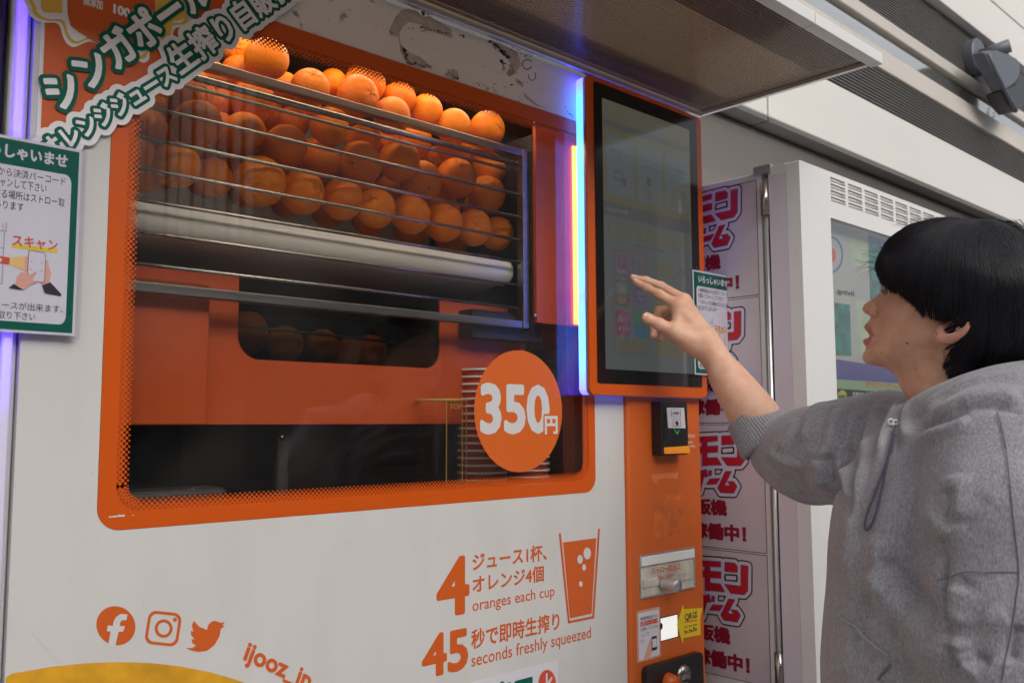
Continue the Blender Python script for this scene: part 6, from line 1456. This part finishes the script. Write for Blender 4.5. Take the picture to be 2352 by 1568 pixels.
# strands
def Wat(u, v):
    return math.sqrt(max(float(hfun(np.array(u), np.array(v))), 0))
WG = np.sqrt(np.maximum(hfun(GU2, GV2), 0))
def wlook(u, v):
    i = np.clip((u-l2[0])/hh, 0, len(gu2)-1.001); j = np.clip((v-l2[1])/hh, 0, len(gv2)-1.001); i0 = i.astype(int); j0 = j.astype(int); fi, fj = i-i0, j-j0
    return (WG[i0, j0]*(1-fi)*(1-fj)+WG[i0+1, j0]*fi*(1-fj)+WG[i0, j0+1]*(1-fi)*fj+WG[i0+1, j0+1]*fi*fj)
rs = np.random.RandomState(3)
ends = smooth_open([(520, 500), (545, 560), (575, 590), (640, 632), (735, 672), (775, 706), (825, 748), (862, 795), (900, 803), (960, 825), (1010, 818), (1030, 816), (1072, 750), (1120, 706), (1186, 845), (1165, 900), (1110, 955), (1060, 1012), (1015, 1072), (1004, 1130), (1035, 1192), (1078, 1232), (1190, 1218), (1300, 1208), (1400, 1195), (1490, 1155), (1575, 1078), (1645, 975)], 6)
ends = np.array(ends); seg = np.r_[0, np.cumsum(np.linalg.norm(np.diff(ends, axis=0), axis=1))]
NS, NP = 15000, 12
crown = np.array([1245., 150.])
pos = np.zeros((NS, NP, 3)); rad = np.zeros((NS, NP)); tt = np.linspace(0, 1, NP)
# locks: strands share an end point and shape with neighbours
nl = 900; lock_s = rs.rand(nl)*seg[-1]; lock_up = np.where(rs.rand(nl) < .45, 0, rs.rand(nl)**.7); lock_sh = rs.normal(0, 1, (nl, 3)); lock_e = rs.normal(0, 1, (nl, 2)); lock_w = rs.rand(nl)
LK = np.zeros(NS, int)
for i in range(NS):
    L = rs.randint(nl); LK[i] = L; s_ = np.clip(lock_s[L], 0, seg[-1]); e = np.array([np.interp(s_, seg, ends[:, 0]), np.interp(s_, seg, ends[:, 1])])
    up = lock_up[L]*.72; e = e+(crown+np.array([(e[0]-crown[0])*.9, 90])-e)*up*.8 + lock_e[L]*np.array([4, 6]) + rs.normal(0, 3.2, 2)
    if rs.rand() < .3: e = e+np.array([rs.normal(0, 8), rs.rand()**2*30])
    st = crown+np.array([rs.normal(0, 60)+(e[0]-crown[0])*.15, abs(rs.normal(0, 12))])
    d = e-st; nape = e[0] < 1215 and e[1] > 843
    c1 = st+np.array([d[0]*.62, d[1]*.03+lock_sh[L, 0]*6]); c2 = (np.array([e[0]-d[0]*.02-(18 if e[0] < 1100 else -8), e[1]-d[1]*.50]) if not nape else np.array([1262, e[1]-120])) + lock_sh[L, 1:]*9
    if nape: c1 = np.array([1290, 500])+lock_sh[L, 1:]*8
    sp_ = rs.normal(0, 15); c1 = c1+np.array([sp_*.5, rs.normal(0, 6)]); c2 = c2+np.array([sp_, 0])
    t0 = rs.rand()**2*.55; t = t0+(1-t0)*tt
    q = ((1-t)**3)[:, None]*st+(3*(1-t)**2*t)[:, None]*c1+(3*(1-t)*t*t)[:, None]*c2+(t**3)[:, None]*e
    pos[i, :, :2] = q; rad[i] = (.00026+.00012*lock_w[L])*(1-.7*tt**3)
A0, A1, A2 = hc(1000, 600), hc(1100, 600), hc(1000, 700)
def px2uv(q, w):
    base = A0+(q[..., 0:1]-1000)/100*(A1-A0)+(q[..., 1:2]-600)/100*(A2-A0); return base
uvs = px2uv(pos[..., :2], 0); wv_ = wlook(uvs[..., 0], uvs[..., 1])
kk = (hc(1000, 600, .08)-hc(1000, 600, 0))/.08        # parallax shift per metre of side offset
uv2 = uvs+wv_[..., None]*kk[None, None, :]; wv_ = wlook(uv2[..., 0], uv2[..., 1]); uv2 = uvs+wv_[..., None]*kk[None, None, :]; wv_ = wlook(uv2[..., 0], uv2[..., 1])
layer = rs.rand(NS)*.0025-.0018+lock_w[LK]*.0045
side = np.ones(NS); 
W4 = (wv_+layer[:, None]*np.clip(wv_/.03, 0, 1))
P3 = HC+uv2[..., :1]*Fv+uv2[..., 1:2]*Uv+W4[..., None]*Sv
# mirrored, thinner set for the far side
nm = 4000; uvm = uvs[:nm]; wm = wlook(uvm[..., 0], uvm[..., 1])+layer[:nm, None]; P3m = HC+uvm[..., :1]*Fv+uvm[..., 1:2]*Uv-wm[..., None]*Sv
# fly-away wisps
wis = []
def wisp(p0, p1, p2, w0_, r_=.00016):
    pts = [(1-t)**2*np.array(p0)+2*(1-t)*t*np.array(p1)+t*t*np.array(p2) for t in tt]; wis.append([e3(p[0], p[1], w0_) for p in pts])
for k in range(30):
    y0 = 330+rs.rand()*170; x0 = 590-(y0-330)*.35; ln = 60+rs.rand()*150
    wisp((x0, y0), (x0-ln*.5, y0+rs.normal(0, 30)), (x0-ln, y0+rs.normal(25, 50)), rs.normal(.02, .02))
for k in range(60):
    x0 = 700+rs.rand()*800; y0 = 205-60*math.sin((x0-700)/800*math.pi); wisp((x0+60, y0+25), (x0, y0-30-rs.rand()*20), (x0-80, y0-18-rs.rand()*25), rs.normal(0, .02))
for k in range(46):
    s_ = rs.rand()*seg[-1]*.62; e = np.array([np.interp(s_, seg, ends[:, 0]), np.interp(s_, seg, ends[:, 1])]); wisp(e+np.array([rs.normal(0, 8), -45]), e+np.array([rs.normal(0, 6), -10]), e+np.array([rs.normal(0, 12), 10+rs.rand()*28]), wlook(*(np.array([v_]) for v_ in hc(e[0], e[1], .075)))[0]+.002)
Pall = np.vstack([P3.reshape(-1, 3), P3m.reshape(-1, 3), np.array(wis).reshape(-1, 3)]); Rall = np.r_[rad.ravel(), rad[:nm].ravel(), np.tile(.00017*(1-.6*tt), len(wis))]
hcv = bpy.data.hair_curves.new('hair_strands'); nC = NS+nm+len(wis); hcv.add_curves([NP]*nC)
org = WLOC[person.name]
hcv.position_data.foreach_set('vector', (Pall-org).astype(np.float32).ravel())
ra_ = hcv.attributes.get('radius') or hcv.attributes.new('radius', 'FLOAT', 'POINT'); ra_.data.foreach_set('value', Rall.astype(np.float32))
M['strand'] = mat('hair_strand', (.011, .010, .014), .5, spec=.3)
hcv.materials.append(M['strand'])
ho = bpy.data.objects.new('hair_strands', hcv); COL.objects.link(ho); ho.parent = person; ho['kind'] = 'stuff'
SC.cycles_curves.shape = 'RIBBONS' if hasattr(SC, 'cycles_curves') else None

# ---------------- hooded sweatshirt
def hs3(px, py, w): return hp3((px, py), w)
hd = Field(np.array([HC[0]-.42, HC[1]-.34, .80]), np.array([HC[0]+.52, HC[1]+.55, 1.56]), .0048)
def tors(px, py, rf, rsd, rz, w=0, k=.05): hd.ell(hs3(px, py, w), [Fv, Sv, Uv], (rf, rsd, rz), k)
tors(2195, 1160, .132, .185, .115); tors(2195, 1250, .150, .205, .17); tors(2200, 1420, .158, .205, .20); tors(2205, 1600, .172, .21, .20); tors(2215, 1760, .158, .19, .17)
# shoulders
eR = at_depth((1800, 1040), 1.585)
hd.chain([hs3(2060, 1010, -.13), hs3(2175, 1050, .0), hs3(2290, 1048, .13)], [.074, .066, .074], .04)
slv = [at_depth((1797, 1030), 1.592), at_depth((1822, 1042), 1.582), at_depth((1868, 1045), 1.53), at_depth((1945, 1040), 1.46), hs3(2030, 1020, -.14)]
hd.chain(slv, [.056, .066, .079, .082, .082], .02)
# near arm
la = [hs3(2295, 1035, .165), hs3(2305, 1180, .20), hs3(2300, 1350, .205), hs3(2290, 1500, .20), hs3(2270, 1640, .18)]
hd.chain(la, [.080, .078, .076, .074, .066], .025)
hd.chain([hs3(2270, 1640, .18), hs3(2160, 1700, .20), hs3(2060, 1740, .16)], [.062, .055, .048], .02)
# hood roll round the neck
roll = [(2098, 966, .0, .016), (2112, 966, .035, .021), (2142, 958, .062, .026), (2192, 944, .085, .031), (2265, 926, .090, .035), (2350, 918, .075, .040), (2425, 920, .03, .046)]
rl = smooth_open([np.r_[hs3(a, c, w), r_] for a, c, w, r_ in roll], 4)
hd.chain([p[:3] for p in rl], [p[3] for p in rl], .018)
rl2 = [np.r_[p[:3]-2*((p[:3]-HC) @ Sv)*Sv, p[3]] for p in rl]; hd.chain([p[:3] for p in rl2], [p[3] for p in rl2], .018)
hd.chain([hs3(2120, 1000, .06), hs3(2190, 995, .10), hs3(2280, 985, .12), hs3(2370, 970, .10), hs3(2440, 1000, .03)], [.022, .03, .036, .045, .05], .02)
hd.chain([hs3(2440, 980, -.04), hs3(2430, 1010, .04)], [.06, .06], .03)
# neck opening
hd.chain([hs3(2140, 905, 0), hs3(2180, 960, 0)], [.052, .045], .012) if False else None
hd.cap(hs3(2185, 800, 0), hs3(2185, 925, 0)+Fv*.0, .058, .050, .012, sub=True)
hd.cap(hs3(2240, 800, 0), hs3(2240, 920, 0), .060, .055, .012, sub=True)
hV, hF = hd.mesh()
me = bpy.data.meshes.new('tmp'); me.from_pydata(hV.tolist(), [], hF.tolist()); ot = bpy.data.objects.new('tmp', me); COL.objects.link(ot)
mo_ = ot.modifiers.new('s', 'SMOOTH'); mo_.factor = .6; mo_.iterations = 6; mo_ = ot.modifiers.new('d', 'SUBSURF'); mo_.levels = 1
bpy.context.view_layer.update(); ev = ot.evaluated_get(bpy.context.evaluated_depsgraph_get()); m2_ = bpy.data.meshes.new_from_object(ev)
nV = len(m2_.vertices); V = np.empty(nV*3); m2_.vertices.foreach_get('co', V); V = V.reshape(-1, 3); N_ = np.empty(nV*3); m2_.vertices.foreach_get('normal', N_); N_ = N_.reshape(-1, 3)
bpy.data.objects.remove(ot); print('hoodie verts', nV)
# picture position of every vertex, to find where a fold drawn on the photograph lies on the cloth
def project(V):
    c = (V-CAM) @ ROT; return np.c_[W_/2+c[:, 0]/-c[:, 2]*F_, H_/2-c[:, 1]/-c[:, 2]*F_], -c[:, 2]
PXY, DEP = project(V); facing = ((CAM-V)*N_).sum(1) > 0
fi_ = np.where(facing)[0]; kd2 = KDTree(len(fi_))
for j, i in enumerate(fi_): kd2.insert((PXY[i, 0], PXY[i, 1], 0), int(i))
kd2.balance()
def surf(q, tol=9):
    c = kd2.find_range((q[0], q[1], 0), tol)
    if not c: c = [kd2.find((q[0], q[1], 0))]
    i = min(c, key=lambda t: DEP[t[1]])[1]; r = ray(*q); t = DEP[i]/(r @ (ROT @ np.array([0, 0, -1.]))); return CAM+r*t
disp = np.zeros(nV)
def fold(pts, width, amp, n=6):
    """ridge (amp>0) or furrow along a line on the cloth, fading at both ends"""
    P = [surf(p) for p in smooth_open(pts, n)]; P = np.array(P)
    best = np.full(nV, 1e9); tb = np.zeros(nV); m_ = ((V > P.min(0)-4*width) & (V < P.max(0)+4*width)).all(1); Vm = V[m_]; bm_ = best[m_]; tm = tb[m_]
    for i in range(len(P)-1):
        a, e = P[i], P[i+1]-P[i]; t = np.clip((Vm-a) @ e/(e @ e+1e-12), 0, 1); d = ((Vm-a-t[:, None]*e)**2).sum(1); k = d < bm_; bm_[k] = d[k]; tm[k] = (i+t[k])/(len(P)-1)
    disp[m_] += amp*1.25*(np.exp(-.5*bm_/(width*.75)**2) if amp > 0 else np.exp(-np.sqrt(bm_+(.12*width)**2)/(width*.62)))*np.clip(np.minimum(tm, 1-tm)*5+.15, 0, 1)
fI = lambda *L: [cI(*p) for p in L]; fF = lambda *L: [cF(*p) for p in L]
# sleeve of the raised arm
for L, w_, a_ in (
 (fF((1030, 1190), (1000, 1300), (960, 1450), (900, 1560)), .010, -.012), (fF((1075, 1215), (1060, 1330), (1030, 1480), (960, 1600)), .012, .010),
 (fF((960, 1180), (900, 1300), (840, 1450)), .013, .009), (fF((1150, 1235), (1130, 1340), (1120, 1500)), .009, -.010), (fF((1290, 1220), (1240, 1330), (1190, 1480), (1180, 1567)), .010, -.011),
 (fF((1220, 1230), (1180, 1360), (1150, 1520)), .011, .008), (fF((1370, 1180), (1300, 1330), (1260, 1500)), .010, .008), (fF((1420, 1150), (1360, 1320), (1330, 1480), (1300, 1567)), .009, -.010),
 (fF((1520, 1130), (1450, 1280), (1400, 1400), (1360, 1560)), .009, .009), (fF((790, 1290), (760, 1400), (690, 1530)), .010, .008), (fF((840, 1230), (830, 1350), (760, 1500)), .007, -.007),
 (fI((600, 60), (700, 130), (800, 200)), .008, -.008), (fI((620, 20), (730, 90), (840, 120)), .009, .008), (fI((900, 30), (860, 130), (830, 260)), .009, -.010), (fI((960, 60), (950, 170), (980, 260)), .012, .010),
 (fI((1040, 20), (1060, 130), (1120, 300)), .010, -.010), (fI((1100, 60), (1130, 200), (1160, 330)), .009, .008), (fI((1170, 60), (1180, 200), (1170, 480)), .010, -.016),
 (fI((830, 310), (920, 330), (1010, 360)), .010, -.006), (fI((700, 190), (820, 250), (900, 250)), .010, -.007),
 # trunk
 (fI((1230, 60), (1200, 300), (1170, 600), (1150, 900)), .012, .008), (fI((1290, 60), (1240, 300), (1200, 520)), .010, -.008), (fI((1330, 700), (1310, 950), (1280, 1150)), .013, -.006), (fI((1370, 560), (1360, 800), (1400, 1000)), .014, .008),
 (fI((1380, 720), (1500, 830), (1640, 1000), (1750, 1150)), .016, -.013), (fI((1370, 780), (1430, 950), (1560, 1120), (1700, 1250)), .020, .013), (fI((1780, 500), (1830, 380), (1850, 240)), .010, -.012),
 (fI((1660, 440), (1760, 500), (1800, 620)), .014, .006), (fI((1640, 560), (1740, 640), (1790, 760)), .013, -.006), (fI((1500, 1250), (1650, 1330), (1850, 1330)), .016, .008), (fI((1430, 1180), (1600, 1290), (1800, 1260)), .012, -.007),
 (fI((1230, 1200), (1260, 1350), (1330, 1480)), .012, -.006), (fI((1180, 1150), (1160, 1350), (1120, 1500)), .012, .006),
 # near sleeve
 (fI((1790, 620), (1775, 860), (1790, 1050), (1850, 1270)), .009, -.016), (fI((1860, 1300), (1870, 1400), (1920, 1470)), .010, -.014), (fI((1900, 1250), (1930, 1400), (2030, 1420)), .014, .010), (fI((1960, 1450), (2040, 1410), (2120, 1450)), .010, -.012),
 (fI((1900, 900), (1880, 1050), (1910, 1200)), .014, .008), (fI((2330, 1180), (2290, 1320), (2280, 1450)), .012, -.010), (fI((2060, 1100), (2160, 1150), (2260, 1130)), .015, .004), (fI((1960, 850), (1920, 950), (1860, 1080)), .010, -.005),
 (fI((2100, 300), (2000, 420), (1930, 560)), .016, -.004), (fI((1900, 150), (1880, 300), (1900, 480)), .014, .006),
 # hood and collar
 (fF((1560, 1380), (1700, 1330), (1850, 1290), (2050, 1210), (2352, 1200)), .008, -.013), (fF((1600, 1420), (1750, 1380), (1880, 1340), (1990, 1290)), .010, .006), (fF((1610, 1270), (1760, 1220), (1900, 1160), (2100, 1110), (2352, 1080)), .012, .005),
 (fF((1580, 1300), (1700, 1250), (1850, 1170), (2050, 1070), (2352, 1030)), .006, -.004), (fF((1640, 1240), (1760, 1140), (1900, 1060), (2100, 1000), (2352, 985)), .006, .003), (fF((1900, 1230), (2050, 1170), (2200, 1150), (2352, 1160)), .009, .008), (fF((2150, 1200), (2250, 1225), (2352, 1250)), .006, -.008),
 (fF((1540, 1200), (1530, 1330), (1580, 1450)), .010, .007), (fF((1500, 1250), (1490, 1400), (1470, 1560)), .008, -.007)):
    fold(L, w_, a_)
nz = np.array([noise.noise(Vector(p)*9)*.004+noise.noise(Vector(p*np.array([1, 1, .6]))*26)*.0014 for p in V])
V2 = V+N_*(disp*1.0+nz*.45)[:, None]
m2_.vertices.foreach_set('co', (V2-org).ravel()); m2_.name = 'sweatshirt'
M['fleece'] = bpy.data.materials.new('grey_fleece'); M['fleece'].use_nodes = True; nt = M['fleece'].node_tree; b = nt.nodes['Principled BSDF']
tc = nt.nodes.new('ShaderNodeTexCoord'); n = nt.nodes.new('ShaderNodeTexNoise'); n.inputs['Scale'].default_value = 420; n.inputs['Detail'].default_value = 4
mp = nt.nodes.new('ShaderNodeMapping'); mp.inputs['Scale'].default_value = (1, 1, .45); nt.links.new(tc.outputs['Object'], mp.inputs[0]); nt.links.new(mp.outputs[0], n.inputs[0])
n3 = nt.nodes.new('ShaderNodeTexNoise'); n3.inputs['Scale'].default_value = 60; n3.inputs['Detail'].default_value = 6; nt.links.new(mp.outputs[0], n3.inputs[0])
ad = nt.nodes.new('ShaderNodeMath'); ad.operation = 'ADD'; nt.links.new(n.outputs[0], ad.inputs[0]); sc3 = nt.nodes.new('ShaderNodeMapRange'); sc3.inputs[3].default_value = .38; sc3.inputs[4].default_value = .62; nt.links.new(n3.outputs[0], sc3.inputs[0]); nt.links.new(sc3.outputs[0], ad.inputs[1])
r = nt.nodes.new('ShaderNodeValToRGB'); r.color_ramp.elements[0].position = .38; r.color_ramp.elements[1].position = .62; r.color_ramp.elements[0].color = (.20, .198, .222, 1); r.color_ramp.elements[1].color = (.385, .375, .41, 1)
hf_ = nt.nodes.new('ShaderNodeMath'); hf_.operation = 'MULTIPLY'; hf_.inputs[1].default_value = .5; nt.links.new(ad.outputs[0], hf_.inputs[0]); nt.links.new(hf_.outputs[0], r.inputs[0]); nt.links.new(r.outputs[0], b.inputs['Base Color'])
b.inputs['Roughness'].default_value = .95; b.inputs['Sheen Weight'].default_value = .25; b.inputs['Specular IOR Level'].default_value = .1
n2 = nt.nodes.new('ShaderNodeTexNoise'); n2.inputs['Scale'].default_value = 900; nt.links.new(mp.outputs[0], n2.inputs[0]); bp = nt.nodes.new('ShaderNodeBump'); bp.inputs['Strength'].default_value = .5; bp.inputs['Distance'].default_value = .0015; nt.links.new(n2.outputs[0], bp.inputs['Height']); nt.links.new(bp.outputs[0], b.inputs['Normal'])
m2_.materials.clear(); m2_.materials.append(M['fleece'])
hood = bpy.data.objects.new('sweatshirt', m2_); COL.objects.link(hood); hood.parent = person; WLOC[hood.name] = org
for p in m2_.polygons: p.use_smooth = True
V = V2; PXY, DEP = project(V)
# ribbed cuff
A_c = at_depth((1719, 951), 1.622); B_c = at_depth((1768, 1014), 1.600); axc = B_c-A_c; Lc = np.linalg.norm(axc); axc /= Lc
up_ = Up_-axc*(Up_ @ axc); up_ /= np.linalg.norm(up_); sd_ = np.cross(axc, up_)
prof = [(.0, .0405), (-.003, .0425), (.002, .0450), (.010, .0462), (.25, .0480), (.5, .0510), (.75, .0545), (.92, .057), (1.0, .055), (1.04, .050)]
nn = 480; v = []; f = []
for j, (t, r_) in enumerate(prof):
    for k in range(nn):
        a = 2*math.pi*k/nn; rr_ = r_+(.0006*math.cos(a*60) if j > 1 else 0); v.append(A_c+axc*Lc*t+(up_*math.cos(a)+sd_*math.sin(a))*rr_)
for j in range(len(prof)-1):
    for k in range(nn): f.append((j*nn+k, j*nn+(k+1) % nn, (j+1)*nn+(k+1) % nn, (j+1)*nn+k))
cf_ = link_mesh('cuff', v, f, M['fleece'], hood, smooth=True)
bm = bmesh.new(); bm.from_mesh(cf_.data); bmesh.ops.recalc_face_normals(bm, faces=bm.faces); bm.to_mesh(cf_.data); bm.free()
# seams
M['seam'] = mat('seam_thread', (.15, .148, .165), .9)
M['seam_l'] = mat('seam_light', (.34, .34, .37), .9)
def seam(L, r_=.00065, m_='seam', off=.0002):
    P = [surf(p) for p in smooth_open(L, 5)]; P = [p+cam_dir(p)*off for p in P]; MB().tube(P, r_, 5).build('seam', M[m_], hood, smooth=True)
seam(fI((2225, -60), (2250, 150), (2285, 500), (2318, 820), (2300, 1000), (2270, 1200), (2230, 1400), (2205, 1540)))
seam(fI((1776, 876), (1850, 855), (1960, 818), (2100, 822), (2200, 818), (2318, 823)))
seam(fI((1105, 1105), (1130, 1140), (1220, 1190), (1270, 1250), (1350, 1320), (1440, 1385)), .0011, 'seam_l')
seam(fI((1370, 1545), (1400, 1500), (1455, 1440)), .0016)
seam(fF((2170, 1255), (2200, 1350), (2230, 1500)), .0008)
# drawcord
M['cord'] = mat('cord', (.07, .07, .11), .7); M['tip'] = mat('white_toggle', (.75, .75, .78), .4)
L = fF((1488, 1345), (1470, 1420), (1450, 1520))+fI((1445, 30), (1400, 160), (1330, 340), (1285, 470), (1290, 545), (1330, 500), (1370, 380), (1410, 200), (1440, 40))+fF((1462, 1520), (1480, 1400))
P = [surf(p)+cam_dir(surf(p))*.003 for p in smooth_open(L, 4)]
Pm = np.array(P); 
for _ in range(3): Pm[1:-1] = (Pm[:-2]+Pm[1:-1]*2+Pm[2:])/4
MB().tube(list(Pm), .0016, 8).build('drawcord', M['cord'], hood, smooth=True)
c = surf(cF(1478, 1330)); b = MB()
for (dx, dy, rr_) in ((-.004, .002, .0036), (.002, .001, .0034), (.003, -.004, .003)):
    cc = c+cam_dir(c)*.004+Rt*dx+Up_*dy; b.tube([cc+(Rt*math.cos(t)+Up_*math.sin(t))*rr_ for t in [2*math.pi*k/14 for k in range(15)]], .0012, 6)
b.build('toggle', M['tip'], hood, smooth=True)
# trousers and shoes (below the picture)
M['trouser'] = mat('dark_trousers', (.02, .02, .025), .85, noise_amt=.2, noise_scale=60)
tr = Field(np.array([HC[0]-.26, HC[1]-.26, .04]), np.array([HC[0]+.26, HC[1]+.26, 1.02]), .009)
tr.ell(hips+Uv*.02, [Fv, Sv, Uv], (.125, .175, .16), .04)
for sgn in (-1, 1):
    an = footc[sgn]; hj = hips+Sv*.085*sgn; kn = hj-Uv*.36+Fv*.02; tr.cap(hj, kn, .098, .075, .03); tr.cap(kn, np.array([an[0], an[1], .10]), .075, .062, .02)
tv_, tf_ = tr.mesh(); t_o = link_mesh('trousers', tv_, tf_, M['trouser'], person, smooth=True); sm_ = t_o.modifiers.new('smooth', 'SMOOTH'); sm_.iterations = 6
M['shoe'] = mat('shoe_white', (.6, .6, .58), .5)
for sgn in (-1, 1):
    an = footc[sgn]; sh = Field(an-np.array([.2, .24, .12]), an+np.array([.2, .24, .08]), .006)
    base_ = np.array([an[0], an[1], .045]); sh.cap(base_-Fv*.04, base_+Fv*.15-Uv*.008, .042, .034, .02); sh.cap(base_, base_+Uv*.05, .045, .045, .02)
    a_, b_ = sh.mesh(); a_[:, 2] = np.maximum(a_[:, 2], .002); link_mesh('shoe', a_, b_, M['shoe'], person, smooth=True)
